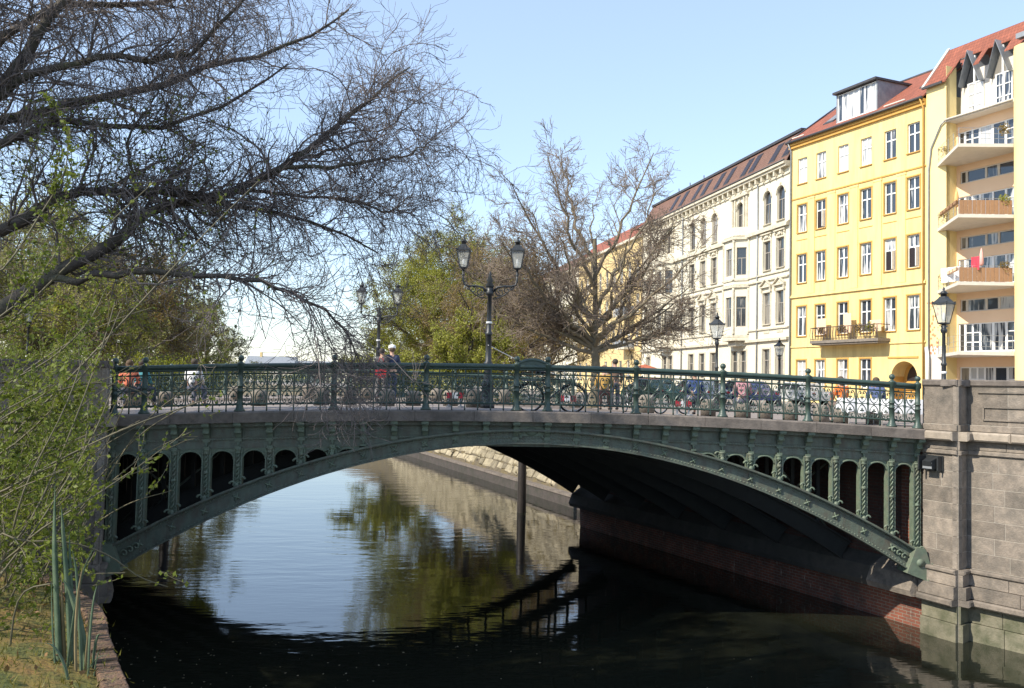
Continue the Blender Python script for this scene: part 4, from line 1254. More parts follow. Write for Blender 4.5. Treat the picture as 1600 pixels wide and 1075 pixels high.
b = MB(); b.b2(d0 - 0.2, d1 + 0.25, -0.05, 4.0, H + dz1, H + dz1 + 0.16); dor = b.build('shed_dormer', M['gutter'], yh)
def tri_side(x):
    bb = MB(); bb.prism([(0.25, H + 0.35), (4.0, H + dz1), (0.25, H + dz1)], x - 0.05, x + 0.05, 'x'); return bb
tri_side(d0 - 0.05).build('cheek', M['zinc'], dor); tri_side(d1 + 0.08).build('cheek', M['zinc'], dor)
nwn = 7
for i in range(nwn):
    w = (d1 - d0) / nwn
    window(dor, d0 + w * (i + 0.5), H + dz0, w - 0.02, dz1 - dz0 - 0.05, 0.28, M['white'], 'plain', M['pane'])
b = MB(); b.b2(d0 - 0.05, d1 + 0.08, 0.22, 0.40, H + 0.35, H + dz0); b.build('dormer_base', M['white'], dor)
for (px0, px1, f0, f1) in ((1268, 1284, 0.25, 0.6), (1410, 1440, 0.35, 0.75)):
    x0, x1 = s_of(px0, L, R), s_of(px1, L, R)
    b = MB(); slope(b, x0, x1, -0.38 + f0 * 5.6, H + f0 * RZ + 0.08, -0.38 + f1 * 5.6, H + f1 * RZ + 0.16, 0.10); sk = b.build('roof_window', M['gutter'], roof)
    b = MB(); slope(b, x0 + 0.12, x1 - 0.12, -0.38 + (f0 + 0.04) * 5.6, H + (f0 + 0.04) * RZ + 0.19, -0.38 + (f1 - 0.04) * 5.6, H + (f1 - 0.04) * RZ + 0.26, 0.02); b.build('pane', M['pane_dark'], sk)
b = MB(); b.b2(0.3, 1.6, -0.2, -0.14, H + 0.35, H + 0.42); b.b2(Wd - 3.4, Wd - 1.6, -0.2, -0.14, H + 0.35, H + 0.42); b.build('snow_guard', M['concrete'], roof)

# ---- modern pale yellow house with pointed balconies
L2 = R
dirx = ((R[0] - L[0]) / Wd, (R[1] - L[1]) / Wd)
Wm = 15.0
R2 = (L2[0] + dirx[0] * Wm, L2[1] + dirx[1] * Wm)
mh, Wd2 = house('balcony_house', 'modern pale yellow house with pointed white balconies and red dormered roof', L2, R2)
t0, t1 = 1.55, 6.25               # the recessed bay of the balconies
Hm = 21.0 + HC_
rec = 0.9
zb = [2.45, 6.55, 10.55, 14.76]   # balcony slab tops above the camera
zb = [z + HC_ for z in zb]
# side piers: rounded pilaster left, rounded column right
b = MB(); b.b2(0, t0, 0, 0.3, 3.0 + HC_, Hm - 0.8); b.b2(t0 - 0.02, t0, 0.0, rec, 0, Hm); b.build('wall', M['modern_yellow'], mh)
b = MB(); b.b2(0, t0 - 0.35, 0.01, 0.3, 0, 3.0 + HC_); b.build('ground_floor_wall', M['concrete'], mh)
b = MB(); n_ = 10
vs = []; fs = []
for i in range(n_ + 1):
    a = pi * i / n_
    x, y = t1 + 0.75 - 0.75 * cos(a), 0.25 - 0.75 * sin(a)
    vs += [(x, y, 0), (x, y, Hm - 0.55 - (0.6 if i < 3 else 0) * (1 - i / 3 if i < 3 else 0))]
for i in range(n_): fs.append((2 * i, 2 * i + 2, 2 * i + 3, 2 * i + 1))
b.add(vs, fs); b.add([(t1, 0.25, 0), (t1, rec + 0.2, 0), (t1, rec + 0.2, Hm), (t1, 0.25, Hm - 1.1)], [(0, 1, 2, 3)])
b.build('round_column', M['modern_yellow'], mh)
b = MB(); b.b2(t1 + 1.5, Wm, 0.1, 0.3, 0, Hm); b.build('wall', M['modern_yellow'], mh)
b = MB(); b.b2(0, 0.05, 0.3, 11, 0, Hm - 1.2); b.b2(Wm - 0.1, Wm, 0.3, 11, 0, Hm); b.build('side_wall', M['modern_yellow'], mh)
# recessed wall with window bands: band (tall) above each balcony, clerestory band under the next slab
bands = []
for i, z in enumerate(zb):
    bands.append((t0 + 0.12, t1 - 0.1, z + 0.15, z + 1.95, 'tall'))
for z in zb[1:]:
    bands.append((t0 + 0.25, t1 - 0.1, z - 1.42, z - 0.62, 'clere'))
bands.append((t0 + 0.2, t1 - 0.1, 0.3, 1.65 + HC_, 'shop'))
att = 17.35 + HC_                 # terrace ledge of the attic
wall_open(t1, att, [(a, b_, c, d) for (a, b_, c, d, k_) in bands], 0.2, t0, 0.0, rec).build('recessed_wall', M['peach'], mh)
for (a, b_, c, d, k_) in bands:
    w = b_ - a; h = d - c
    if k_ == 'clere':
        cuts = [0, 0.10, 0.42, 0.62, 0.94, 1.0]
    else:
        cuts = [0, 0.10, 0.34, 0.54, 0.74, 1.0] if k_ == 'tall' else [0, 0.16, 0.40, 0.55, 0.75, 1.0]
    for i in range(len(cuts) - 1):
        x0, x1 = a + w * cuts[i], a + w * cuts[i + 1]
        st = 'panes' if (k_ != 'clere' and i in (1, 4)) else 'plain'
        window(mh, (x0 + x1) / 2, c, x1 - x0 - 0.01, h, rec + 0.08, M['white'] if k_ != 'clere' else M['concrete'], st, M['pane'] if i != 0 else M['pane_dark'])
# the pointed balcony slabs
for i, z in enumerate(zb):
    b = MB()
    poly = [(0.85, 0.0), (4.9, -3.0), (6.35, -0.15), (6.3, rec), (t0, rec)]
    b.prism(poly, z, z - 0.20, 'z')
    o = b.build('balcony', M['concrete'], mh)
    # thin rods and cables, boards on the two lived-in ones
    ed = [(0.95, -0.02), (4.88, -2.9), (6.28, -0.2)]
    def pt(t):
        if t < 1: return (ed[0][0] + (ed[1][0] - ed[0][0]) * t, ed[0][1] + (ed[1][1] - ed[0][1]) * t)
        return (ed[1][0] + (ed[2][0] - ed[1][0]) * (t - 1), ed[1][1] + (ed[2][1] - ed[1][1]) * (t - 1))
    for q in range(9):
        p = pt(q / 4 if q < 8 else 1.999)
        bb = MB(); bb.tube([(p[0], p[1], z), (p[0], p[1], z + 0.95)], 0.016, 4); bb.build('rod', M['chrome'], o)
    bb = MB()
    for hz in (0.3, 0.6, 0.95):
        bb.tube([(ed[0][0], ed[0][1], z + hz), (ed[1][0], ed[1][1], z + hz), (ed[2][0], ed[2][1], z + hz)], 0.012, 4)
    bb.build('cable', M['chrome'], o)
    if i in (1, 2):
        for q in range(12):
            p, p2 = pt(1.0 + q / 12), pt(1.0 + (q + 0.85) / 12)
            bb = MB(); bb.hexa([(p[0], p[1], z + 0.02), (p2[0], p2[1], z + 0.02), (p2[0] + 0.03, p2[1] + 0.01, z + 0.02), (p[0] + 0.03, p[1] + 0.01, z + 0.02), (p[0], p[1], z + 0.85), (p2[0], p2[1], z + 0.85), (p2[0] + 0.03, p2[1] + 0.01, z + 0.85), (p[0] + 0.03, p[1] + 0.01, z + 0.85)])
            bb.build('board', M['wood'], o)
        for q in range(5):
            p, p2 = pt(0.15 + q * 0.16), pt(0.15 + q * 0.16 + 0.13)
            bb = MB(); bb.hexa([(p[0], p[1] - 0.12, z + 0.72), (p2[0], p2[1] - 0.12, z + 0.72), (p2[0], p2[1] + 0.12, z + 0.72), (p[0], p[1] + 0.12, z + 0.72), (p[0], p[1] - 0.12, z + 0.9), (p2[0], p2[1] - 0.12, z + 0.9), (p2[0], p2[1] + 0.12, z + 0.9), (p[0], p[1] + 0.12, z + 0.9)])
            bb.build('flower_box', M['wood'] if i == 2 else M['peach'], o)
    if i >= 1:
        leaf_cloud('balcony_plant', [(6.0, -0.5, z + 0.9)], [(0.35, 0.35, 0.4)], 240, 0.06, M['leaf_tree'] if i == 2 else M['leaf_rust'], o)
        leaf_cloud('balcony_plant', [(1.6, -0.3, z + 0.75)], [(0.4, 0.3, 0.25)], 160, 0.05, M['leaf_rust'], o)
# things on the balconies: parasol, laundry
zz = zb[2]
t = thing('folded_parasol', 'folded orange parasol on the balcony with the boarded railing', 'parasol'); t.parent = None
def mw(x, y, z): 
    a_, rz_, _ = frame_of(L2, R2)
    return (a_[0] + x * cos(rz_) - y * sin(rz_), a_[1] + x * sin(rz_) + y * cos(rz_), ZS + z)
b = MB(); b.tube([mw(3.3, -1.2, zz), mw(3.3, -1.2, zz + 2.0)], 0.025, 6); b.build('pole', M['chrome'], t)
b = MB(); b.lathe([(0.05, 0), (0.16, 0.15), (0.12, 0.7), (0.02, 1.15)], mw(3.3, -1.2, zz + 0.85), 8); b.build('canopy', paint((0.75, 0.42, 0.16), 0.8), t)
zz = zb[1]
t = thing('parasol', 'folded pink parasol on the lower boarded balcony', 'parasol')
b = MB(); b.tube([mw(5.1, -1.3, zz), mw(5.1, -1.3, zz + 2.1)], 0.025, 6); b.build('pole', M['chrome'], t)
b = MB(); b.lathe([(0.05, 0), (0.14, 0.15), (0.10, 0.7), (0.02, 1.1)], mw(5.1, -1.3, zz + 1.0), 8); b.build('canopy', paint((0.78, 0.42, 0.36), 0.8), t)
def cloth(name, label, x, y, w, z0, z1, c):
    a_, rz_, _ = frame_of(L2, R2)
    bb = MB(); n_ = 8
    vs = []
    for i in range(n_ + 1):
        for z in (z1, (z0 + z1) / 2, z0):
            vs.append(mw(x + w * i / n_, y + 0.04 * sin(i * 1.9 + z * 2), z))
    k_ = 3
    fs = [(i * k_ + j, i * k_ + j + 1, (i + 1) * k_ + j + 1, (i + 1) * k_ + j) for i in range(n_) for j in range(2)]
    bb.add(vs, fs)
    o = bb.build(name, paint(c, 0.9)); sol = o.modifiers.new('solid', 'SOLIDIFY'); sol.thickness = 0.01
    return tag(o, label, 'laundry')
cloth('white_laundry', 'white laundry hanging over the lower boarded balcony', 2.4, -1.45, 1.3, zz + 0.25, zz + 1.15, (0.8, 0.8, 0.8))
cloth('red_towel', 'red towel hung beside the pink parasol on lower balcony', 5.0, -2.0, 0.5, zz + 0.7, zz + 1.5, (0.62, 0.06, 0.09))
# painted blossom decoration on the ground-floor pilaster: flat petals set on the wall
pet = MB(); rr_ = random.Random(8)
for i in range(60):
    x, z = rr_.uniform(0.12, 0.95), rr_.uniform(2.9, 6.3) + HC_ - 0.4
    r = rr_.uniform(0.04, 0.12)
    pet.add([(x + r * cos(a * 1.257 + i) * (0.6 + 0.4 * (a % 2)), -0.012, z + r * sin(a * 1.257 + i)) for a in range(5)], [(4, 3, 2, 1, 0)])
o = pet.build('painted_blossom', paint((0.62, 0.27, 0.12), 0.8), mh); o['kind'] = 'stuff'
# attic: terrace ledge, set-back glazing, tiled roof with two pointed dormers
b = MB(); b.b2(t0 - 0.1, t1 + 0.1, -0.05, rec + 0.2, att - 0.02, att + 0.18); b.tube([(t0, -0.12, att + 0.1), (t1, -0.12, att + 0.1)], 0.07, 6); b.build('terrace_ledge', M['concrete'], mh)
b = MB(); b.b2(t0, t1 + 1.2, 1.3, 1.4, att + 0.1, att + 3.3); b.build('attic_wall', M['concrete'], mh)
for (c_, lab) in ((2.55, 0), (4.55, 1)):
    window(mh, c_ + 0.15, att + 0.2, 1.15, 2.25, 1.2, M['white'], 'panes', M['pane'])
    b = MB()                       # pointed gable roof of the dormer
    zt_, zb_ = att + 4.45, att + 2.35
    for s in (-1, 1):
        b.hexa([(c_, 0.62, zt_ - 0.07), (c_, 2.6, zt_ - 0.07), (c_ + s * 0.74, 2.6, zb_ - 0.07), (c_ + s * 0.74, 0.75, zb_ - 0.07), (c_, 0.62, zt_), (c_, 2.6, zt_), (c_ + s * 0.74, 2.6, zb_), (c_ + s * 0.74, 0.75, zb_)])
    dm = b.build('dormer', M['zinc'], mh)
    b = MB(); b.add([(c_ - 0.7, 1.25, att + 2.3), (c_ + 0.7, 1.25, att + 2.3), (c_, 1.25, zt_ - 0.15)], [(0, 1, 2)]); b.build('gable_pane', M['pane_dark'], dm)
    b = MB(); b.b2(c_ + 0.05, c_ + 0.17, 1.15, 1.25, att + 2.3, zt_ - 0.3); b.build('gable_post', M['white'], dm)
b = MB()
zr0, zr1 = Hm - 1.1, Hm + 1.8
slope(b, 0.0, t0 + 0.15, -0.25, zr0, 2.1, zr1); mroof = b.build('roof', M['tiles'], mh)
b = MB(); slope(b, t0 + 0.1, Wm, 1.1, zr0 + 1.668, 2.1, zr1 + 0.003); b.build('roof_plane', M['tiles'], mroof)
for (x0, x1, y0, z0) in ((t0 + 0.15, 1.75, 0.2, 0.5), (3.35, 3.75, 0.2, 0.5), (5.35, 6.4, 0.4, 0.75), (6.4, Wm, 0.3, 0.5)):
    b = MB(); slope(b, x0, x1, y0, zr0 + (y0 + 0.25) * 1.234, 1.1, zr0 + 1.666); b.build('roof_plane', M['tiles'], mroof)
b = MB(); slope(b, 0, Wm, 2.1, zr1, 8.0, zr1 + 0.25); b.build('roof_top', M['tiles'], mroof)
b = MB(); slope(b, -0.14, 0.05, -0.3, zr0 + 0.02, 2.1, zr1 + 0.1, 0.12); b.build('verge', M['concrete'], mroof)
b = MB(); b.b2(-0.1, t0 - 0.1, -0.34, -0.2, zr0 - 0.05, zr0 + 0.1); b.build('gutter', M['gutter'], mh)
b = MB(); b.b2(6.4, Wm, 0.0, 0.4, Hm + 0.05, Hm + 0.35); b.build('parapet', M['zinc'], mh)
b = MB(); b.b2(-0.5, -0.05, 2.6, 3.2, zr1 - 1.6, zr1 - 0.1); b.build('chimney', M['gutter'], mroof)
b = MB(); b.tube([(0.25, -0.08, 0), (0.25, -0.08, 14.5 + HC_), (0.45, -0.09, 15.9 + HC_), (1.2, -0.10, 17.2 + HC_), (1.5, -0.12, 17.4 + HC_)], 0.055, 6); b.build('downpipe', M['zinc'], mh)
b = MB(); b.tube([(0.30, -0.25, 0), (0.30, -0.25, 2.3 + HC_), (0.1, -0.1, 2.9 + HC_)], 0.12, 8); b.build('white_pipe', M['white'], mh)

# ---- cream stucco house with bays and brown mansard
Lw, Rw = (16.8 + 5 / 23.2 * -8.9, 93.7 + 8.9), (21.8, 70.5)
wh, Ww = house('stucco_house', 'ornate cream stucco house with bay windows, arched top floor and brown mansard roof', Lw, Rw)
Hw = 18.2 + HC_
colpx = [1013.5, 1080.5, 1097.5, 1115, 1198, 1219]
csw = [s_of(p, Lw, Rw) for p in colpx]
baypx = [(1026, 1062), (1132, 1180)]
bays = [(s_of(a, Lw, Rw), s_of(b_, Lw, Rw)) for a, b_ in baypx]
rw = [(0.9, 3.3, 'flat'), (5.35, 7.98, 'ped'), (9.84, 12.27, 'orn'), (13.7, 16.45, 'arch')]
rw = [(a + HC_, b_ + HC_, k_) for a, b_, k_ in rw]
w_ = 1.25
allc = csw + [(a + b_) / 2 - 0.8 for a, b_ in bays] + [(a + b_) / 2 + 0.8 for a, b_ in bays]
opens = []; wl_ = []
for r, (za, zb2, k_) in enumerate(rw):
    for c, s in enumerate(allc):
        if c >= 6 and r in (1, 2): continue
        if c >= 8 and r == 3: continue
        if c in (6, 7) and r == 3:
            s = s + 0.8
        opens.append((s - w_ / 2, s + w_ / 2, za, zb2)); wl_.append((r, s, za, zb2, k_))
wall_open(Ww, Hw, opens, 0.22).build('wall', M['cream'], wh)
b = MB(); b.b2(0, 0.02, 0.02, 11, 0, Hw); b.b2(Ww - 0.02, Ww, 0.02, 11, 0, Hw); b.build('side_wall', M['cream'], wh)
def arched_head(w, h):
    key = ('archhead', round(w, 2), round(h, 2))
    if key not in _wm:
        bb = MB(); r_ = w / 2; n_ = 10; vs = []; fs = []
        for i in range(n_ + 1):
            a = pi * i / n_
            vs += [(-r_ * cos(a), -0.004, h - r_ + r_ * sin(a)), (-r_ * cos(a), -0.004, h + 0.02), (-r_ * cos(a), 0.2, h - r_ + r_ * sin(a))]
        for i in range(n_):
            k2 = i * 3; fs += [(k2, k2 + 3, k2 + 4, k2 + 1), (k2, k2 + 2, k2 + 5, k2 + 3)]
        bb.add(vs, fs)
        pts = [(-(r_ + 0.09) * cos(pi * i / n_), -0.03, h - r_ + (r_ + 0.09) * sin(pi * i / n_)) for i in range(n_ + 1)]
        bb.tube(pts, 0.05, 5)
        bb.b2(-0.09, 0.09, -0.14, 0, h - 0.02, h + 0.28)
        _wm[key] = bb.mesh('arched_head', M['cream_trim'])
    return _wm[key]
def pediment(w):
    key = ('ped', w)
    if key not in _wm:
        bb = MB()
        bb.b2(-w / 2 - 0.28, w / 2 + 0.28, -0.22, 0, 0.42, 0.52)
        for s in (-1, 1):
            bb.hexa([(s * (w / 2 + 0.30), -0.24, 0.52), (0, -0.24, 1.05), (0, 0, 1.05), (s * (w / 2 + 0.30), 0, 0.52), (s * (w / 2 + 0.30), -0.24, 0.62), (0, -0.24, 1.17), (0, 0, 1.17), (s * (w / 2 + 0.30), 0, 0.62)])
            bb.b2(s * (w / 2 + 0.13) - 0.08, s * (w / 2 + 0.13) + 0.08, -0.18, 0, 0.05, 0.42)
        bb.ball((0, -0.06, 0.72), (0.16, 0.08, 0.14), 8, 5)
        bb.prism([(-w / 2 - 0.2, 0.52), (w / 2 + 0.2, 0.52), (0, 1.04)], -0.08, 0, 'y')
        _wm[key] = bb.mesh('pediment', M['cream_trim'])
    return _wm[key]
def orn_head(w):
    key = ('orn', w)
    if key not in _wm:
        bb = MB()
        bb.b2(-w / 2 - 0.25, w / 2 + 0.25, -0.20, 0, 0.55, 0.66)
        for s in (-1, 1): bb.tube([(s * (0.15 + 0.25 * i / 6), -0.08, 0.30 + 0.12 * sin(i * 1.0)) for i in range(7)], 0.06, 5)
        bb.ball((0, -0.1, 0.32), (0.15, 0.1, 0.17), 8, 5)
        bb.ball((-w / 2 - 0.13, -0.1, 0.38), (0.08, 0.1, 0.14), 6, 4); bb.ball((w / 2 + 0.13, -0.1, 0.38), (0.08, 0.1, 0.14), 6, 4)
        _wm[key] = bb.mesh('carved_head', M['cream_trim'])
    return _wm[key]
def surround(w, h):
    key = ('wsur', round(w, 2), round(h, 2))
    if key not in _wm:
        bb = MB(); t_ = 0.13
        bb.b2(-w / 2 - t_, -w / 2, -0.06, 0, 0, h + t_); bb.b2(w / 2, w / 2 + t_, -0.06, 0, 0, h + t_); bb.b2(-w / 2, w / 2, -0.06, 0, h, h + t_)
        _wm[key] = bb.mesh('surround', M['cream_trim'])
    return _wm[key]
for (r, s, za, zb2, k_) in wl_:
    o = window(wh, s, za, w_, zb2 - za, 0.15, M['taupe'], 'half', M['pane_dark'], 0.14, sillmat=M['cream_trim'])
    if k_ == 'arch': inst('arched_head', arched_head(w_, zb2 - za), o, (0, -0.15, 0))
    else: inst('surround', surround(w_, zb2 - za), o, (0, -0.15, 0))
    if k_ == 'ped': inst('pediment', pediment(w_), o, (0, -0.15, zb2 - za))
    if k_ == 'orn': inst('carved_head', orn_head(w_), o, (0, -0.15, zb2 - za))
    if k_ == 'ped':
        bb = MB(); bb.b2(-0.45, 0.45, -0.04, 0, -0.75, -0.35); bb.build('apron', M['cream_trim'], o, (0, -0.15, 0))
for (z, p, h) in ((0.45, 0.10, 0.25), (3.95, 0.24, 0.22), (4.9, 0.12, 0.12), (8.95, 0.16, 0.14), (9.45, 0.12, 0.12), (13.05, 0.30, 0.24), (13.35, 0.12, 0.1), (17.2, 0.10, 0.10)):
    b = MB(); b.b2(0, Ww, -p, 0, z + HC_, z + h + HC_); b.build('string_course', M['cream_trim'], wh)
b = MB(); b.b2(0, Ww, -0.55, 0, Hw - 0.22, Hw); b.b2(0, Ww, -0.40, 0, Hw - 0.42, Hw - 0.22); b.build('main_cornice', M['cream_trim'], wh)
i = 0
s = 0.4
bme = MB(); bme.b2(-0.10, 0.10, -0.36, 0, -0.42, 0); bme = bme.mesh('cornice_bracket', M['cream_trim'])
while s < Ww:
    inst('cornice_bracket', bme, wh, (s, 0, Hw - 0.42)); s += 1.05
for s in (s_of(1184, Lw, Rw), s_of(1066, Lw, Rw)):
    b = MB(); b.tube([(s, -0.1, 0), (s, -0.1, Hw - 0.5)], 0.06, 6); b.build('downpipe', M['zinc'], wh)
for bi, (a, b2_) in enumerate(bays):   # canted bays over two floors, each carrying a balcony
    mid = (a + b2_) / 2; hw = 1.75; pj = 1.05; ch = 0.75
    z0_, z1_ = 4.15 + HC_, 13.1 + HC_
    plan = [(mid - hw, 0), (mid - hw + ch, -pj), (mid + hw - ch, -pj), (mid + hw, 0)]
    bayo = MB()
    bayo.prism([(p[0], p[1] + 0.25 if p[1] < 0 else p[1]) for p in plan][::-1] if False else [(mid - hw + 0.2, 0), (mid - hw + ch + 0.1, -pj + 0.25), (mid + hw - ch - 0.1, -pj + 0.25), (mid + hw - 0.2, 0)], z0_, z1_, 'z')
    bo = bayo.build('bay', M['cream'], wh)
    for (za, zb2) in ((5.35 + HC_, 7.98 + HC_), (9.84 + HC_, 12.27 + HC_)):
        for f in range(3):
            p, q = plan[f], plan[f + 1]
            dx, dy = q[0] - p[0], q[1] - p[1]; l = sqrt(dx * dx + dy * dy); rz_ = math.atan2(dy, dx)
            ww_ = [0.85, 1.15, 0.85][f]
            e = MB(); w0 = wall_open(l, zb2 + 1.05, [(l / 2 - ww_ / 2, l / 2 + ww_ / 2, za, zb2)], 0.2, 0, za - 1.15)
            oo = w0.build('bay_wall', M['cream'], bo, (p[0], p[1], 0), rz_)
            o = window(bo, 0, za, ww_, zb2 - za, 0, M['taupe'], 'half', M['pane_dark'])
            o.location = (p[0] + dx / 2 - dy / l * 0.12, p[1] + dy / 2 + dx / l * 0.12, za); o.rotation_euler = (0, 0, rz_)
    for (z, e_) in ((4.15, 0.10), (4.45, 0.04), (8.75, 0.16), (9.35, 0.08), (12.95, 0.2)):
        bb = MB(); pl = [(mid - hw - e_, 0), (mid - hw + ch - e_ * 0.6, -pj - e_), (mid + hw - ch + e_ * 0.6, -pj - e_), (mid + hw + e_, 0)]
        bb.prism(pl, z + HC_, z + 0.2 + HC_, 'z'); bb.build('bay_moulding', M['cream_trim'], bo)
    bb = MB(); bb.prism([(mid - hw + 0.5, 0), (mid - hw + ch + 0.3, -pj + 0.35), (mid + hw - ch - 0.3, -pj + 0.35), (mid + hw - 0.5, 0)], 3.7 + HC_, 4.16 + HC_, 'z'); bb.build('corbel', M['cream_trim'], bo)
    for p, q in ((plan[0], plan[1]), (plan[1], plan[2]), (plan[2], plan[3])):
        bb = MB()
        bb.hexa([(p[0], p[1], z1_), (q[0], q[1], z1_), (q[0], q[1] + 0.15, z1_), (p[0], p[1] + 0.15, z1_), (p[0], p[1], z1_ + 0.95), (q[0], q[1], z1_ + 0.95), (q[0], q[1] + 0.15, z1_ + 0.95), (p[0], p[1] + 0.15, z1_ + 0.95)])
        bb.build('balcony_parapet', M['cream'], bo)
    for (x, y) in plan:
        for (za, zb2) in ((4.7, 8.7), (9.4, 12.9)):
            bb = MB(); bb.lathe([(0.13, 0), (0.10, 0.1), (0.09, zb2 - za - 0.2), (0.14, zb2 - za)], (x, y - 0.02, za + HC_), 8); bb.build('bay_column', M['cream_trim'], bo)
    # pedimented frame behind the balcony
    bb = MB(); 
    for sx in (-1.35, -0.85, 0.85, 1.35): bb.b2(mid + sx - 0.12, mid + sx + 0.12, -0.14, 0, 13.3 + HC_, 16.9 + HC_)
    bb.b2(mid - 1.7, mid + 1.7, -0.25, 0, 16.9 + HC_, 17.12 + HC_); bb.build('aedicule', M['cream_trim'], bo)
# mansard
b = MB(); slope(b, 0, Ww, -0.30, Hw, 1.2, Hw + 2.55, 0.1); man = b.build('mansard_roof', M['mansard'], wh)
b = MB(); b.b2(0, Ww, 0.95, 11, Hw + 2.5, Hw + 2.72); b.b2(0, Ww, 1.0, 11, 0, Hw + 2.5) if False else None; b.build('roof_edge', M['gutter'], man)
b = MB(); b.b2(0.02, Ww - 0.02, 1.3, 10.9, Hw - 1, Hw + 2.5); b.build('attic_block', M['mansard'], man)
b = MB(); b.tube([(0, -0.55, Hw + 0.05), (Ww, -0.55, Hw + 0.05)], 0.08, 6); b.build('gutter', M['gutter'], wh)
for px in (1222, 1200.5, 1168.5, 1155.5, 1129, 1113, 1092.5, 1078.5, 1058, 1044):
    s = s_of(px, Lw, Rw) + 0.35
    if s < 0.5: continue
    f0, f1 = 0.16, 0.80
    y0, y1 = -0.30 + 1.5 * f0, -0.30 + 1.5 * f1
    zA, zB = Hw + 2.55 * f0 + 0.12, Hw + 2.55 * f1 + 0.12
    b = MB(); slope(b, s - 0.52, s + 0.52, y0, zA, y1, zB, 0.05); sk = b.build('roof_window', M['gutter'], man)
    b = MB(); slope(b, s - 0.43, s + 0.43, y0 + 0.04, zA + 0.14, y1 - 0.04, zB - 0.03, 0.025); b.build('pane', M['pane_roof'], sk)
for s in (6, 9, 12.5):
    b = MB(); b.tube([(s, 1.8, Hw + 2.6), (s, 1.8, Hw + 3.5)], 0.05, 5); b.build('roof_pipe', M['gutter'], man)

# ---- ochre balcony house farther along, and a pale one behind it, seen through the plane tree
def plain_house(name, label, L, R, Hc, wall, roofmat, ncol, nrow, balc=(), first=0.9, pitch=3.9, wmat=None):
    root, Wd_ = house(name, label, L, R)
    H_ = Hc + HC_
    opens = []; wn_ = []
    for r in range(nrow):
        for c in range(ncol):
            s = Wd_ * (c + 0.5) / ncol; za = first + r * pitch + HC_
            opens.append((s - 0.55, s + 0.55, za, za + 2.2)); wn_.append((s, za))
    wall_open(Wd_, H_, opens, 0.18).build('wall', wall, root)
    b = MB(); b.b2(0, 0.02, 0.02, 10, 0, H_); b.b2(Wd_ - 0.02, Wd_, 0.02, 10, 0, H_); b.build('side_wall', wall, root)
    for (s, za) in wn_: window(root, s, za, 1.1, 2.2, 0.12, wmat or M['white'], 'half', M['pane_dark'], 0.1, sillmat=M['cream_trim'])
    b = MB(); b.b2(0, Wd_, -0.4, 0, H_ - 0.3, H_); b.build('cornice', M['cream_trim'], root)
    b = MB(); slope(b, 0, Wd_, -0.3, H_, 2.6, H_ + 2.6); slope(b, 0, Wd_, 2.6, H_ + 2.6, 10, H_ + 2.7); b.build('roof', roofmat, root)
    for (fc, r) in balc:
        s = Wd_ * fc; z = first + r * pitch + HC_ - 0.25
        b = MB(); b.b2(s - 1.7, s + 1.7, -1.3, 0, z - 0.2, z); o = b.build('balcony', M['cream_trim'], root)
        b = MB(); b.b2(s - 1.7, s + 1.7, -1.3, -1.22, z, z + 0.95); b.b2(s - 1.7, s - 1.62, -1.22, 0, z, z + 0.95); b.b2(s + 1.62, s + 1.7, -1.22, 0, z, z + 0.95); b.build('balcony_front', M['zinc'], o)
        leaf_cloud('balcony_plant', [(s - 0.8, -1.25, z + 1.0), (s + 0.9, -1.25, z + 1.0)], [(0.8, 0.2, 0.25)] * 2, 260, 0.09, M['leaf_rust'], o)
    return root
def along(d): return (16.8 - 0.2155 * (d - 93.7), d)
plain_house('ochre_house', 'ochre house with planted balconies behind the bare plane tree', along(128), along(102.9), 17.6, M['ochre_house'], M['tiles'], 9, 4, ((0.85, 1), (0.85, 2), (0.35, 1)))
plain_house('distant_house', 'pale distant house at the far end of the quay behind the trees', along(165), along(128.3), 17.0, M['cream'], M['mansard'], 10, 4)
# ------------------------------------------------------------------ trees and shrubs
def resample(pts, n):
    """Catmull-Rom through the points, n samples"""
    P = np.asarray(pts, float)
    P = np.vstack([2 * P[0] - P[1], P, 2 * P[-1] - P[-2]])
    m_ = len(P) - 3
    t = np.linspace(0, m_ - 1e-6, n)
    i = t.astype(int); f = (t - i)[:, None]
    p0, p1, p2, p3 = P[i], P[i + 1], P[i + 2], P[i + 3]
    return 0.5 * (2 * p1 + (p2 - p0) * f + (2 * p0 - 5 * p1 + 4 * p2 - p3) * f ** 2 + (3 * p1 - p0 - 3 * p2 + p3) * f ** 3)
def tubes(paths, rad, k):
    """many tapered tubes at once: paths (N,S,3), rad (N,S)"""
    N, S_, _ = paths.shape
    T = np.gradient(paths, axis=1)
    T /= np.linalg.norm(T, axis=2, keepdims=True) + 1e-9
    ref = np.where(np.abs(T[:, :1, 2:3]) < 0.8, np.array([[[0, 0, 1.0]]]), np.array([[[1.0, 0, 0]]]))
    ref = np.broadcast_to(ref, T.shape)
    A = np.cross(T, ref); A /= np.linalg.norm(A, axis=2, keepdims=True) + 1e-9
    B_ = np.cross(T, A)
    g = np.arange(k) * 2 * pi / k
    V = paths[:, :, None, :] + rad[:, :, None, None] * (np.cos(g)[None, None, :, None] * A[:, :, None, :] + np.sin(g)[None, None, :, None] * B_[:, :, None, :])
    idx = np.arange(N * S_ * k).reshape(N, S_, k)
    a = idx[:, :-1, :]; b_ = np.roll(idx, -1, 2)[:, :-1, :]; c = np.roll(idx, -1, 2)[:, 1:, :]; d = idx[:, 1:, :]
    Q = np.stack([a, b_, c, d], -1).reshape(-1, 4)
    return V.reshape(-1, 3), Q
def join(parts):
    Vs, Qs, o = [], [], 0
    for V, Q in parts:
        Vs.append(V); Qs.append(Q + o); o += len(V)
    return np.vstack(Vs), np.vstack(Qs)
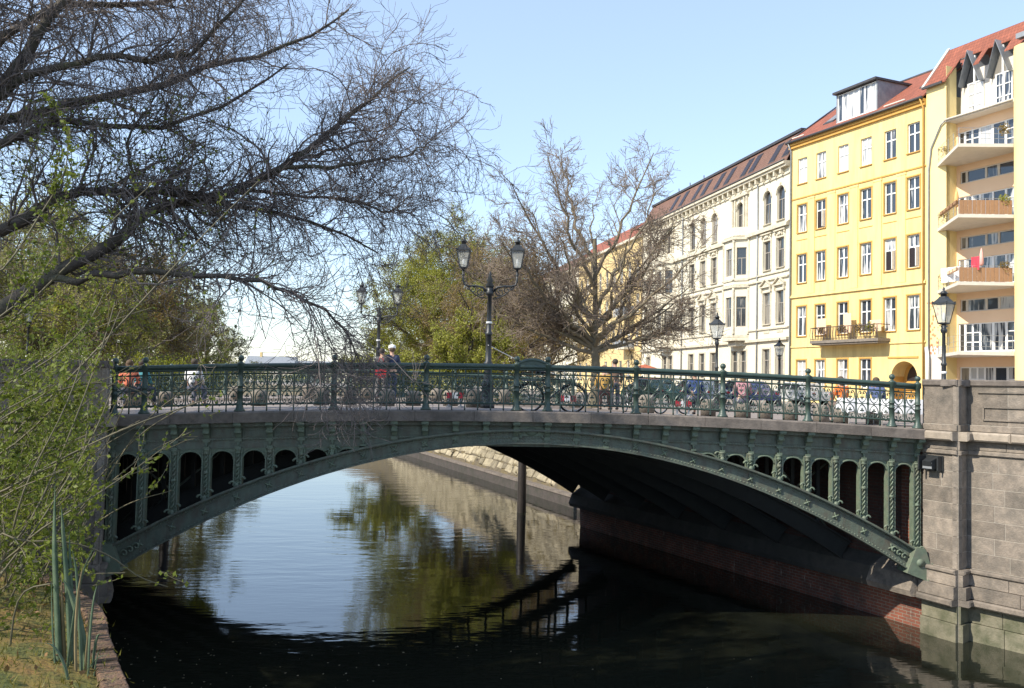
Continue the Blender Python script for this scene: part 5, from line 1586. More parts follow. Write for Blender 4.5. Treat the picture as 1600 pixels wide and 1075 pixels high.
def grow(par, prad, n, t0, t1, lmin, lmax, ang, rg, segs=5, up=0.0, wig=0.12, rr=0.45, tip=0.35, taper_len=0.6, upend=0.0, rmax=1.0):
    """n child branches on random parents; par (N,S,3), prad (N,S)"""
    N, S_, _ = par.shape
    pl = np.linalg.norm(np.diff(par, axis=1), axis=2).sum(1)
    pi_ = rg.choice(N, n, p=pl / pl.sum())
    t = rg.uniform(t0, t1, n)
    x = t * (S_ - 1); i = np.minimum(x.astype(int), S_ - 2); f = (x - i)[:, None]
    P0 = par[pi_, i] * (1 - f) + par[pi_, i + 1] * f
    T = par[pi_, i + 1] - par[pi_, i]; T /= np.linalg.norm(T, axis=1, keepdims=True) + 1e-9
    r0 = (prad[pi_, i] * (1 - f[:, 0]) + prad[pi_, i + 1] * f[:, 0]) * rr
    r0 = np.minimum(r0, rmax)
    q = rg.normal(size=(n, 3)); q -= (q * T).sum(1)[:, None] * T; q /= np.linalg.norm(q, axis=1, keepdims=True) + 1e-9
    a = rg.uniform(ang[0], ang[1], n)[:, None]
    D = T * np.cos(a) + q * np.sin(a)
    L_ = rg.uniform(lmin, lmax, n) * (1 - taper_len * t * 0.6)
    out = np.zeros((n, segs + 1, 3)); out[:, 0] = P0
    for s in range(segs):
        D = D + rg.normal(size=(n, 3)) * wig
        D[:, 2] += up + upend * (s / segs)
        D /= np.linalg.norm(D, axis=1, keepdims=True)
        out[:, s + 1] = out[:, s] + D * (L_ / segs)[:, None]
    R_ = r0[:, None] * np.linspace(1, tip, segs + 1)[None, :]
    return out, R_
def mesh_obj(name, VQ, mat, parent, smooth=True, kind=None):
    o = bpy.data.objects.new(name, fast_mesh(name, VQ[0], VQ[1], [mat], smooth))
    link(o, parent)
    if kind: o['kind'] = kind
    return o
def limb_path(px_pts, n=14): return resample([at(*p) for p in px_pts], n)

# ---- the big bare tree leaning over the canal from the left
rg = np.random.default_rng(11)
root_p = np.array([-13.2, -7.6, ZN - 0.1])
bt = thing('bare_tree', 'big bare dark tree leaning over the canal, its twigs filling the sky', 'tree', (0, 0, 0))
tr_ = resample([root_p, root_p + [0.1, 0.1, 1.2], root_p + [0.5, -0.1, 2.8], root_p + [0.9, 0, 4.6]], 14)
rad = np.linspace(0.55, 0.40, 14); rad[0] = 0.8
mesh_obj('trunk', tubes(tr_[None], rad[None], 12), M['bark_dark'], bt)
top = tr_[-1]; mid_ = tr_[8]
LM = [
    ([(-60, 215, 13), (0, 145, 13), (55, 60, 13.2), (105, -10, 13.4), (190, -130, 13.8), (300, -230, 14.2)], 0.13, 0.04),
    ([(-30, 165, 13), (30, 122, 13), (110, 103, 12.9), (170, 92, 12.7), (260, 93, 12.5), (310, 72, 12.4), (370, 10, 12.3), (430, -70, 12.5)], 0.075, 0.02),
    ([(-90, 215, 13.6), (0, 190, 13.8), (90, 172, 14), (180, 150, 14.1), (270, 128, 14.2), (330, 100, 14.4), (410, 86, 14.6), (490, 50, 14.8), (545, 15, 15)], 0.10, 0.02),
    ([(-90, 300, 12.3), (0, 228, 12.2), (60, 203, 12.2), (110, 188, 12.3), (200, 200, 12.5), (290, 190, 12.8), (380, 150, 13.2), (450, 100, 13.6)], 0.07, 0.018),
    ([(-100, 420, 12.6), (0, 360, 12.4), (50, 330, 12.4), (110, 298, 12.5), (180, 296, 12.6), (250, 300, 12.8), (320, 312, 13), (400, 325, 13.3), (500, 350, 13.6), (590, 395, 14)], 0.10, 0.018),
    ([(-110, 560, 12.2), (0, 478, 12.2), (75, 432, 12.3), (140, 400, 12.4), (190, 362, 12.6), (235, 330, 12.8), (320, 305, 13.1), (400, 285, 13.4), (460, 248, 13.6), (515, 205, 13.9), (560, 170, 14.1), (600, 140, 14.3), (640, 105, 14.5)], 0.115, 0.016),
    ([(60, 440, 12.3), (140, 432, 12.2), (220, 424, 12.1), (320, 431, 12.1), (400, 440, 12.2), (470, 465, 12.4), (530, 505, 12.7), (560, 560, 13)], 0.075, 0.014),
    ([(380, 292, 13.3), (460, 262, 13.2), (550, 258, 13.4), (610, 248, 13.8), (655, 232, 14.2), (675, 215, 14.3)], 0.05, 0.010),
    ([(190, 362, 12.6), (215, 318, 12.5), (206, 262, 12.4), (208, 200, 12.4), (235, 170, 12.3), (255, 110, 12.2)], 0.04, 0.012),
    ([(300, 308, 13.0), (380, 300, 13.6), (470, 305, 14.2), (560, 318, 14.8), (610, 330, 15.2), (645, 305, 15.4)], 0.05, 0.010),
    ([(-60, 120, 14.2), (60, 20, 14.5), (160, 10, 14.8), (260, 5, 15), (340, -20, 15.2), (440, -60, 15.3)], 0.08, 0.02),
    ([(460, 248, 13.6), (520, 235, 13.9), (580, 215, 14.4), (620, 185, 14.8), (645, 150, 15)], 0.035, 0.008),
]
limbs = []; lrad = []
for (pp, ra, rb) in LM:
    w = [at(*p) for p in pp]
    if pp[0][0] < -20:              # rooted in the trunk, outside the picture
        base = tr_[-1] if pp[0][1] < 260 else tr_[10]
        w = [base + [0, 0, 0.0], (base + w[0]) / 2 + [0, 0, 0.25]] + w
        rr_ = np.linspace(ra * 1.15, rb * 0.7, 20)
    else:
        rr_ = np.linspace(ra * 0.75, rb * 0.7, 20)
    limbs.append(resample(w, 20)); lrad.append(rr_)
# limbs on the far side of the trunk, mostly outside the frame: they shade the bridge
for k_ in range(9):
    a = rg.uniform(1.6, 4.9); el = rg.uniform(0.35, 1.2)
    d = np.array([cos(a) * cos(el), sin(a) * cos(el), sin(el)])
    w = [top, top + d * 2.2, top + d * 4.6 + [0, 0, 0.6], top + d * 7.2 + [0, 0, 0.9], top + d * 9.0 + [0.5, 0, 0.6]]
    limbs.append(resample(w, 20)); lrad.append(np.linspace(0.2, 0.03, 20))
for k_ in range(6):              # low limbs out of view, added to shade the left pier
    a = 2.0 + 0.17 * k_; el = (0.12, 0.42)[k_ % 2]
    d = np.array([cos(a) * cos(el), sin(a) * cos(el), sin(el)])
    w = [top, top + d * 2.5, top + d * 5.0 + [0, 0, 0.3], top + d * 8.5 + [0.2, 0, 0.2]]
    limbs.append(resample(w, 20)); lrad.append(np.linspace(0.16, 0.03, 20))
for k_ in range(3):              # high limbs over the top of the picture and towards the bridge
    a = rg.uniform(0.2, 1.5); el = rg.uniform(0.75, 1.3)
    d = np.array([cos(a) * cos(el), sin(a) * cos(el), sin(el)])
    w = [top, top + d * 2.5, top + d * 5.0 + [0, 0, 0.5], top + d * 8.2 + [0.2, 0, 0.9]]
    limbs.append(resample(w, 20)); lrad.append(np.linspace(0.18, 0.03, 20))
limbs = np.array(limbs); lrad = np.array(lrad)
limbs[:, 1:-1] += rg.normal(size=limbs[:, 1:-1].shape) * 0.025
for i in range(len(limbs)):
    mesh_obj('limb', tubes(limbs[i:i + 1], lrad[i:i + 1], 7), M['bark_dark'], bt)
nv = len(LM)
secs = [grow(limbs[:nv], lrad[:nv], 300, 0.26, 0.97, 0.7, 2.2, (0.5, 1.35), rg, 9, 0.02, 0.20, 0.42, 0.25, 0.9, 0.10, 0.022),
        grow(limbs[4:nv], lrad[4:nv], 170, 0.45, 0.99, 1.0, 2.5, (0.4, 1.2), rg, 9, -0.17, 0.16, 0.42, 0.25, 0.4, -0.03, 0.016),
        grow(limbs[nv:], lrad[nv:], 300, 0.25, 1.0, 1.5, 3.6, (0.4, 1.1), rg, 8, 0.02, 0.13, 0.45, 0.25, 0.5, 0.05, 0.05)]
sec_vis = (np.vstack([secs[0][0], secs[1][0]]), np.vstack([secs[0][1], secs[1][1]]))
t2v = grow(*sec_vis, 4000, 0.08, 1.0, 0.30, 0.95, (0.45, 1.3), rg, 6, 0.02, 0.22, 0.55, 0.35, 0.4, 0.06, 0.0085)
t3v = grow(*t2v, 17000, 0.12, 1.0, 0.15, 0.48, (0.35, 1.2), rg, 4, 0.03, 0.2, 0.6, 0.45, 0.4, 0.10, 0.0048)
lim_t = grow(limbs[:nv], lrad[:nv], 1200, 0.20, 1.0, 0.3, 1.1, (0.6, 1.5), rg, 6, 0.02, 0.2, 0.3, 0.3, 0.3, 0.08, 0.010)
t2o = grow(*secs[2], 4800, 0.1, 1.0, 0.6, 1.7, (0.35, 1.1), rg, 5, 0.0, 0.16, 0.5, 0.35, 0.4, 0.0, 0.02)
t3o = grow(*t2o, 15000, 0.1, 1.0, 0.4, 1.0, (0.3, 1.0), rg, 3, 0.0, 0.15, 0.9, 0.6, 0.4, 0.0, 0.02)  # out-of-view twigs, thickened to deepen the shade on the left pier
def fl(r, lo): return np.maximum(r, lo)
parts_ = [tubes(a, fl(b_, lo), k) for (a, b_), k, lo in ((secs[0], 5, .006), (secs[1], 5, .006), (secs[2], 5, .008), (t2v, 3, .0040), (lim_t, 3, .0035), (t3v, 3, .0029), (t2o, 3, .006), (t3o, 3, .011))]
mesh_obj('crown', join(parts_), M['twig_dark'], bt, True, 'stuff')
lf_c = t3o[0].reshape(-1, 3)
lf_c = lf_c[rg.integers(0, len(lf_c), 70000)] + rg.normal(size=(70000, 3)) * 0.08
prj = (lf_c - CAM) @ CF
lf_c = lf_c[(prj > 1) & (800 + FPX * ((lf_c - CAM) @ CR) / np.maximum(prj, 0.1) < -25)]
o = leaves_at('shade_leaves', lf_c, 0.085, M['leaf_far'], bt, rg); o['kind'] = 'stuff'  # dense foliage added only outside the view, to shade the left pier
# thin scatter of first leaves low in the crown
tips = t3v[0].reshape(-1, 3)
low = tips[(rg.random(len(tips)) < 0.16)]
prj = (low - CAM) @ CF
px_ = 800 + FPX * ((low - CAM) @ CR) / prj; py_ = 537.5 - FPX * ((low - CAM) @ CU) / prj
low = low[(px_ < 430) & (py_ > 150) & (rg.random(len(low)) < np.clip((430 - px_) / 250, 0.15, 0.95))]
o = leaves_at('young_leaves', low, 0.032, M['leaf_spring'], bt, rg); o['kind'] = 'stuff'

# ---- long whippy shrub in front of it, with pale green leaves
rg = np.random.default_rng(21)
sh = thing('leafy_shrub', 'shrub of long arching stems with small bright green leaves on the near bank', 'shrub')
ST = [
    ([(-140, 860, 6.6), (0, 700, 6.6), (110, 590, 6.7), (250, 440, 6.9), (330, 355, 7.1), (405, 282, 7.3)], 0.013, 0.004),
    ([(-120, 640, 6.2), (0, 520, 6.3), (90, 430, 6.4), (180, 340, 6.6), (240, 285, 6.8)], 0.011, 0.003),
    ([(-100, 780, 6.0), (40, 680, 6.0), (150, 560, 6.1), (190, 480, 6.2)], 0.010, 0.003),
    ([(-90, 810, 5.6), (0, 770, 5.6), (90, 720, 5.7), (200, 668, 5.9), (300, 632, 6.1), (345, 617, 6.2)], 0.012, 0.003),
    ([(-60, 900, 5.4), (20, 850, 5.4), (70, 770, 5.5), (120, 650, 5.6), (160, 540, 5.7), (180, 470, 5.8)], 0.011, 0.003),
    ([(-40, 960, 5.2), (10, 860, 5.2), (40, 760, 5.2), (100, 640, 5.3), (130, 560, 5.4)], 0.009, 0.003),
    ([(-30, 900, 5.0), (60, 830, 5.0), (140, 780, 5.1), (200, 740, 5.3), (238, 715, 5.4)], 0.008, 0.003),
    ([(-20, 850, 4.9), (40, 846, 4.9), (110, 848, 5.0), (170, 868, 5.1), (215, 900, 5.2), (262, 917, 5.3)], 0.007, 0.0025),
    ([(30, 935, 4.8), (90, 910, 4.8), (130, 898, 4.9), (195, 895, 5.0)], 0.006, 0.0025),
    ([(-80, 620, 6.4), (0, 600, 6.4), (80, 560, 6.5), (140, 500, 6.6), (170, 440, 6.7)], 0.010, 0.003),
    ([(-90, 480, 6.0), (0, 425, 6.1), (60, 340, 6.3), (100, 270, 6.4), (110, 200, 6.5)], 0.010, 0.003),
    ([(-50, 560, 5.9), (30, 470, 6.0), (90, 390, 6.2), (100, 340, 6.3)], 0.008, 0.003),
    ([(-90, 720, 5.8), (30, 640, 5.9), (130, 600, 6.0), (215, 610, 6.2), (250, 640, 6.3)], 0.009, 0.003),
    ([(-60, 1000, 5.0), (0, 900, 5.0), (60, 820, 5.1), (140, 690, 5.3), (175, 610, 5.4)], 0.008, 0.003),
    ([(-100, 700, 7.0), (0, 610, 7.0), (100, 540, 7.1), (180, 500, 7.2), (240, 480, 7.3)], 0.009, 0.003),
]
basep = np.array([-7.4, -15.6, ZN])
stems, srad = [], []
for (pp, ra, rb) in ST:
    w = [at(*p) for p in pp]
    st = np.array([w[0][0] - 0.5 + rg.normal() * 0.2, w[0][1] - 0.2 + rg.normal() * 0.2, ZN - 0.05])
    stems.append(resample([st] + w, 18)); srad.append(np.linspace(ra, rb, 18))
for k_ in range(26):              # more stems fanning up from the same stool
    p0 = at(rg.uniform(-190, 0), 0, 6); p0[2] = ZN
    p0 = np.array([p0[0] + rg.normal() * 0.3, p0[1] + rg.uniform(-1.0, 1.2), ZN])
    a = rg.uniform(-0.3, 1.2); l = rg.uniform(0.9, 2.0)
    d = np.array([cos(a) * 0.55, sin(a) * 0.35, 0.9]); d /= np.linalg.norm(d)
    w = [p0, p0 + d * l * 0.4 + rg.normal(size=3) * 0.05, p0 + d * l * 0.75 + [0.10, 0, 0], p0 + d * l + [0.3, 0, -0.1]]
    stems.append(resample(w, 18)); srad.append(np.linspace(0.008, 0.0025, 18))
for k_ in range(64):              # thicket behind, low at the left edge
    p0 = at(rg.uniform(-150, 50), 900, rg.uniform(5.6, 9.0)); p0[2] = ZN - 0.6
    a = rg.uniform(-0.6, 1.2); l = rg.uniform(1.0, 2.3)
    d = np.array([cos(a) * 0.22, sin(a) * 0.35, 1.0]); d /= np.linalg.norm(d)
    w = [p0, p0 + d * l * 0.4 + rg.normal(size=3) * 0.08, p0 + d * l * 0.75 + rg.normal(size=3) * 0.1, p0 + d * l + [0.2, 0, -0.1]]
    stems.append(resample(w, 18)); srad.append(np.linspace(0.008, 0.0025, 18))
stems = np.array(stems); srad = np.array(srad)
nS = len(ST)
for i in range(nS): mesh_obj('stem', tubes(stems[i:i + 1], srad[i:i + 1], 6), M['twig_tan'], sh)
sd1 = grow(stems, srad, 620, 0.2, 1.0, 0.15, 0.6, (0.3, 0.9), rg, 6, 0.05, 0.10, 0.6, 0.4, 0.5, 0.02, 0.005)
sd2 = grow(*sd1, 1900, 0.1, 1.0, 0.08, 0.28, (0.3, 1.0), rg, 4, 0.02, 0.12, 0.7, 0.5, 0.4, 0.0, 0.003)
def pxof(P):
    d = P - CAM; z = d @ CF
    return 800 + FPX * (d @ CR) / z
keep = (pxof(sd1[0][:, -1]) < 165) | (rg.random(len(sd1[0])) < 0.22); sd1 = (sd1[0][keep], sd1[1][keep])
keep = (pxof(sd2[0][:, -1]) < 150) | (rg.random(len(sd2[0])) < 0.18); sd2 = (sd2[0][keep], sd2[1][keep])
mesh_obj('twigs', join([tubes(stems[nS:], srad[nS:], 4), tubes(sd1[0], fl(sd1[1], .0022), 3), tubes(sd2[0], fl(sd2[1], .0016), 3)]), M['twig_tan'], sh, True, 'stuff')
cand = np.vstack([sd2[0].reshape(-1, 3), sd2[0].reshape(-1, 3), sd1[0].reshape(-1, 3), stems[:, 8:].reshape(-1, 3)])
pick = cand[rg.random(len(cand)) < np.where(pxof(cand) < 165, 1.0, 0.45)]
pick = np.vstack([pick, pick[rg.random(len(pick)) < 0.3]])
pick = pick + rg.normal(size=pick.shape) * 0.009
o = leaves_at('leaves', pick, 0.0175, M['leaf_spring'], sh, rg); o['kind'] = 'stuff'

# ---- bare plane tree on the right bank
def tree_at(name, label, base, h, trunk_r, seed, limbs_spec, bark, twig, n2, n3, n4, leaf=None, leafn=0, leafs=0.1, up=0.04, cat='tree', group=None, bare=0.35, tkmin=(0.02, 0.012, 0.009), spread=(0.4, 1.0), slen=0.28, lean=(0, 0)):
    rg = np.random.default_rng(seed)
    t = thing(name, label, cat, tuple(base), 0, group)
    tp = resample([(0, 0, -0.2), (0.05 + lean[0] * 0.2, 0, h * 0.15), (-0.04 + lean[0] * 0.5, 0.05 + lean[1] * 0.5, h * bare * 0.7), (lean[0], lean[1], h * bare), (lean[0] * 1.2 + rg.normal() * h * 0.02, lean[1] * 1.2, h * 0.62)], 14)
    tr = np.linspace(trunk_r, trunk_r * 0.4, 14); tr[0] *= 1.35
    mesh_obj('trunk', tubes(tp[None], tr[None], 10), bark, t)
    L_ = []; R_ = []
    for (z, az, el, ln, cv) in limbs_spec:
        f = min(z / (h * 0.62), 0.98) * 13
        i = int(f); p0 = tp[i] * (1 - (f - i)) + tp[min(i + 1, 13)] * (f - i)
        d = np.array([cos(az) * cos(el), sin(az) * cos(el), sin(el)])
        side = np.array([-sin(az), cos(az), 0]) * rg.normal() * 0.10
        pts = [p0, p0 + d * ln * 0.3, p0 + d * ln * 0.62 + [0, 0, cv * ln * 0.06] + side * ln * 0.5, p0 + d * ln + [0, 0, cv * ln * 0.18] + side * ln]
        L_.append(resample(pts, 14)); R_.append(np.linspace(trunk_r * 0.48 * min(1, ln / (h * 0.45) + 0.25), tkmin[0], 14))
    L_ = np.array(L_); R_ = np.array(R_)
    L_[:, 2:] += rg.normal(size=L_[:, 2:].shape) * h * 0.006
    for i in range(len(L_)): mesh_obj('limb', tubes(L_[i:i + 1], R_[i:i + 1], 6), bark, t)
    src = (np.vstack([L_, tp[None]]), np.vstack([R_, tr[None]]))
    s2 = grow(L_, R_, n2, 0.25, 1.0, h * slen * 0.45, h * slen, spread, rg, 7, up, 0.13, 0.5, 0.3, 0.5, 0.03, trunk_r * 0.25)
    s3 = grow(*s2, n3, 0.15, 1.0, h * slen * 0.18, h * slen * 0.5, (0.35, 1.1), rg, 5, up * 0.7, 0.17, 0.5, 0.4, 0.4, 0.03, tkmin[1] * 2.5)
    s4 = grow(*s3, n4, 0.1, 1.0, h * slen * 0.08, h * slen * 0.24, (0.3, 1.1), rg, 3, up * 0.5, 0.2, 0.6, 0.5, 0.3, 0.0, tkmin[2] * 2)
    cr = mesh_obj('crown', join([tubes(s2[0], fl(s2[1], tkmin[1]), 4), tubes(s3[0], fl(s3[1], tkmin[1] * 0.8), 3), tubes(s4[0], fl(s4[1], tkmin[2]), 3)]), twig, t, True, 'stuff')
    if leaf and leafn:
        c = s4[0].reshape(-1, 3)
        c = c[rg.integers(0, len(c), leafn)] + rg.normal(size=(leafn, 3)) * leafs * 1.6
        o = leaves_at('leaves', c, leafs, leaf, t, rg); o['kind'] = 'stuff'
    return t
def specs(seed, n, h, z0, z1, l0, l1, e0, e1, cv=1.0, az0=0.0):
    r_ = random.Random(seed); out = []
    for i in range(n):
        f = i / max(1, n - 1)
        out.append((h * (z0 + (z1 - z0) * f), az0 + i * 2.4 + r_.uniform(-0.3, 0.3), e0 + (e1 - e0) * f + r_.uniform(-0.12, 0.12), h * (l0 + (l1 - l0) * f) * r_.uniform(0.85, 1.15), cv * r_.uniform(0.3, 1.2)))
    return out
p = ground_pt(930, 47, ZS)
pl_specs = specs(2, 15, 14.0, 0.27, 0.58, 0.56, 0.46, 0.42, 1.05, 0.8) + [(3.3, 3.0, 0.30, 6.4, 0.6), (3.6, -0.1, 0.28, 5.8, 0.3), (4.4, 3.3, 0.6, 6.2, 0.6), (3.9, 0.35, 0.45, 6.0, 0.5), (4.2, 0.1, 0.22, 5.0, 0.4), (5.0, 2.9, 0.75, 7.0, 0.8), (5.5, 3.5, 0.95, 7.2, 0.6), (6.2, -0.2, 0.85, 6.4, 0.6), (4.6, 2.6, 0.5, 7.2, 0.7), (4.2, 3.0, 0.42, 7.6, 0.9), (5.2, 3.2, 0.62, 7.4, 0.9)]
tree_at('plane_tree', 'tall bare plane tree on the quay before the cream house', p, 14.0, 0.26, 31, pl_specs, M['bark_plane'], M['twig_plane'], 360, 3000, 15000, M['leaf_rust'], 3000, 0.04, 0.03, bare=0.30, tkmin=(0.025, 0.012, 0.0095), slen=0.20, spread=(0.5, 1.25))
# ---- greening trees along the right bank
tree_at('chestnut_tree', 'broad tree in yellow-green young leaf behind the double lamp', ground_pt(722, 74, ZS - 0.5), 16.0, 0.42, 41, specs(4, 17, 16, 0.08, 0.56, 0.56, 0.46, 0.10, 1.25, 0.6), M['bark_plane'], M['twig_plane'], 190, 1500, 6500, M['leaf_tree'], 70000, 0.07, 0.02, bare=0.22, tkmin=(0.03, 0.018, 0.014))
ch = [o for o in bpy.data.objects if o.name == 'chestnut_tree'][0]
rgc = np.random.default_rng(77)
nb_ = 620
v = rgc.normal(size=(nb_, 3)); v /= np.linalg.norm(v, axis=1)[:, None]
v[:, 2] = np.where(v[:, 2] < -0.6, -v[:, 2], v[:, 2])
rr = rgc.uniform(0.2, 1.0, nb_)[:, None] ** 0.45 * rgc.uniform(0.86, 1.06, (nb_, 1))
cc = v * rr * np.array([7.7, 6.0, 6.9]) + np.array([0, 0, 6.9])
sz = rgc.uniform(0.5, 1.25, (nb_, 1))
half = np.arange(nb_) % 5 == 0
o = leaf_cloud('foliage', cc[~half], np.tile([0.95, 0.9, 0.75], (nb_, 1))[~half] * sz[~half], 105000, 0.06, M['leaf_tree'], ch, rgc); o['kind'] = 'stuff'
o = leaf_cloud('bud_haze', cc[half], np.tile([1.1, 1.0, 0.8], (nb_, 1))[half] * sz[half], 24000, 0.055, M['leaf_rust'], ch, rgc); o['kind'] = 'stuff'
tree_at('budding_tree', 'rust-tinged budding tree between the double lamp and the bare plane', ground_pt(790, 62, ZS - 0.3), 11.5, 0.34, 42, specs(5, 12, 11.5, 0.14, 0.58, 0.50, 0.42, 0.2, 1.2, 0.6), M['bark_dark'], M['twig_plane'], 110, 850, 3600, M['leaf_rust'], 30000, 0.065, 0.02, bare=0.25, tkmin=(0.03, 0.015, 0.012), lean=(-0.8, 0))
tree_at('green_tree', 'small fresh green tree low at the water beside the far double lamp', ground_pt(610, 88, ZS - 1.5), 9.5, 0.25, 43, specs(6, 11, 9.5, 0.08, 0.55, 0.50, 0.42, 0.1, 1.2, 0.5), M['bark_plane'], M['twig_plane'], 80, 600, 2600, M['leaf_tree'], 34000, 0.10, 0.02, bare=0.2, tkmin=(0.03, 0.018, 0.015))
tree_at('quay_tree', 'slim brown bare tree on the quay before the ochre house', ground_pt(862, 86, ZS), 12.5, 0.24, 44, specs(7, 10, 12.5, 0.2, 0.58, 0.40, 0.36, 0.4, 1.2, 0.6), M['bark_plane'], M['twig_plane'], 70, 500, 2200, M['leaf_rust'], 5000, 0.08, 0.03, tkmin=(0.03, 0.018, 0.015))
tree_at('riverside_tree', 'yellow-green tree low behind the near railing under the double lamp', ground_pt(735, 56, ZS - 0.3), 7.0, 0.2, 45, specs(9, 11, 7.0, 0.08, 0.55, 0.55, 0.45, 0.05, 1.2, 0.5), M['bark_dark'], M['twig_plane'], 80, 600, 2400, M['leaf_tree'], 26000, 0.075, 0.02, bare=0.2, tkmin=(0.025, 0.013, 0.011))
# ---- woodland on the left bank beyond the bridge
wood = [(-70, 44, 12.5, 'leaf_far', 'bare brownish tree at the very edge of the wood beyond bridge'), (30, 50, 12.0, 'leaf_far', 'tall brown tree above the lantern in the wood'), (120, 45, 9.5, 'leaf_tree', 'yellow-green budding tree in the middle of the wood'), (200, 52, 9.5, 'leaf_rust', 'grey-brown tree above the yellow forsythia'), (285, 62, 9.0, 'leaf_far', 'low brown tree at the canal end of the wood'), (90, 62, 12.0, 'leaf_far', 'tallest bare tree rising behind the wood'), (165, 70, 10.5, 'leaf_far', 'hazy olive tree deep in the middle of the wood'), (245, 78, 10.5, 'leaf_far', 'brown tree deep in the wood behind the forsythia'), (-10, 66, 11.5, 'leaf_far', 'olive tree deep in the wood behind the lantern'), (325, 90, 9.0, 'leaf_far', 'last small tree of the wood beside the open sky')]
for i, (px, dp, h, lf, lab) in enumerate(wood):
    tree_at('wood_tree', lab, ground_pt(px, dp, ZS), h, 0.22, 60 + i, specs(20 + i, 11, h, 0.10, 0.58, 0.42, 0.36, 0.25, 1.2, 0.6), M['bark_plane'], M['twig_plane'], 90, 700, 3400, M[lf], 24000 if lf == 'leaf_far' else 17000, 0.07, 0.03, group='wood beyond the bridge', tkmin=(0.03, 0.014, 0.011))
for i, (px, dp, w, h, mt, lab) in enumerate([(262, 42, 1.9, 1.9, 'forsythia', 'yellow flowering forsythia bush behind the railing'), (322, 46, 1.5, 1.5, 'forsythia', 'smaller yellow forsythia bush beside the open sky'), (60, 36, 2.6, 2.4, 'leaf_spring', 'fresh green bush at the edge of the wood'), (150, 38, 2.2, 1.8, 'leaf_far', 'dull green bush under the yellow-green budding tree')]):
    p = ground_pt(px, dp, ZS)
    t = thing('bush', lab, 'bush', tuple(p))
    rg = np.random.default_rng(80 + i)
    stm = []
    for k_ in range(16):
        a = rg.uniform(0, 6.28); l = rg.uniform(0.6, 1.0)
        stm.append(resample([(0, 0, 0), (cos(a) * w * 0.25 * l, sin(a) * w * 0.25 * l, h * 0.5 * l), (cos(a) * w * 0.8 * l, sin(a) * w * 0.8 * l, h * l)], 8))
    stm = np.array(stm); sr_ = np.tile(np.linspace(0.03, 0.01, 8), (16, 1))
    s2 = grow(stm, sr_, 260, 0.2, 1, 0.3, 0.9, (0.3, 1.0), rg, 4, 0.05, 0.15, 0.6, 0.5, 0.3, 0, 0.012)
    mesh_obj('stems', join([tubes(stm, sr_, 4), tubes(s2[0], fl(s2[1], 0.006), 3)]), M['twig_tan'], t, True, 'stuff')
    c = s2[0].reshape(-1, 3); c = c[rg.integers(0, len(c), 5200)] + rg.normal(size=(5200, 3)) * 0.13
    o = leaves_at('leaves', c, 0.05, M[mt], t, rg); o['kind'] = 'stuff'
# far treeline closing the canal
rg = np.random.default_rng(5)
c = np.stack([rg.uniform(-190, 60, 160), rg.uniform(302, 330, 160), ZS + rg.uniform(1, 5.5, 160)], 1)
o = leaf_cloud('treeline', c, np.tile([5.0, 4.0, 3.0], (160, 1)), 26000, 0.38, M['leaf_far'], None, rg)
tag(o, 'low hazy line of trees closing the canal far away', 'trees', kind='stuff')
# ------------------------------------------------------------------ lamps
def lantern_into(parent, x, z, s=1.0):
    """square tapered glass lantern with a hipped cap; its foot at (x, 0, z)"""
    b = MB()
    h, w0, w1 = 0.50 * s, 0.105 * s, 0.195 * s
    for sx in (-1, 1):
        for sy in (-1, 1):
            b.tube([(x + sx * w0, sy * w0, z + 0.08 * s), (x + sx * w1, sy * w1, z + 0.08 * s + h)], 0.013 * s, 4)
    b.lathe([(0.04 * s, 0), (0.06 * s, 0.03 * s), (w0 * 1.5, 0.07 * s), (w0 * 1.5, 0.095 * s)], (x, 0, z), 4, False)
    fr = b.build('lantern', M['dark_iron'], parent)
    b = MB()
    zb_ = z + 0.08 * s + h
    k4 = [(w1 * 1.55, 0), (w1 * 1.55, 0.03 * s), (w1 * 1.35, 0.05 * s), (0.13 * s, 0.17 * s), (0.12 * s, 0.20 * s), (0.075 * s, 0.21 * s), (0.075 * s, 0.27 * s), (0.11 * s, 0.28 * s), (0.05 * s, 0.35 * s), (0.02 * s, 0.37 * s), (0.035 * s, 0.40 * s), (0.006 * s, 0.47 * s)]
    b.lathe(k4[:6], (x, 0, zb_), 4, False); b.lathe(k4[5:], (x, 0, zb_), 8)
    for sx in (-1, 1):
        for sy in (-1, 1): b.ball((x + sx * w1 * 1.02, sy * w1 * 1.02, zb_ + 0.06 * s), 0.022 * s, 6, 4)
    b.build('lantern_cap', M['dark_iron'], fr)
    b = MB()
    g = 0.94
    for a, b2_ in (((-1, -1), (1, -1)), ((1, -1), (1, 1)), ((1, 1), (-1, 1)), ((-1, 1), (-1, -1))):
        bb = MB(); bb.add([(x + a[0] * w0 * g, a[1] * w0 * g, z + 0.10 * s), (x + b2_[0] * w0 * g, b2_[1] * w0 * g, z + 0.10 * s), (x + b2_[0] * w1 * g, b2_[1] * w1 * g, zb_), (x + a[0] * w1 * g, a[1] * w1 * g, zb_)], [(0, 1, 2, 3)])
        bb.build('glass_pane', M['lamp_glass'], fr)
    bb = MB(); bb.lathe([(0.02 * s, 0), (0.035 * s, 0.05 * s), (0.035 * s, 0.2 * s), (0.015 * s, 0.24 * s)], (x, 0, z + 0.12 * s), 8); bb.build('burner', M['white'], fr)
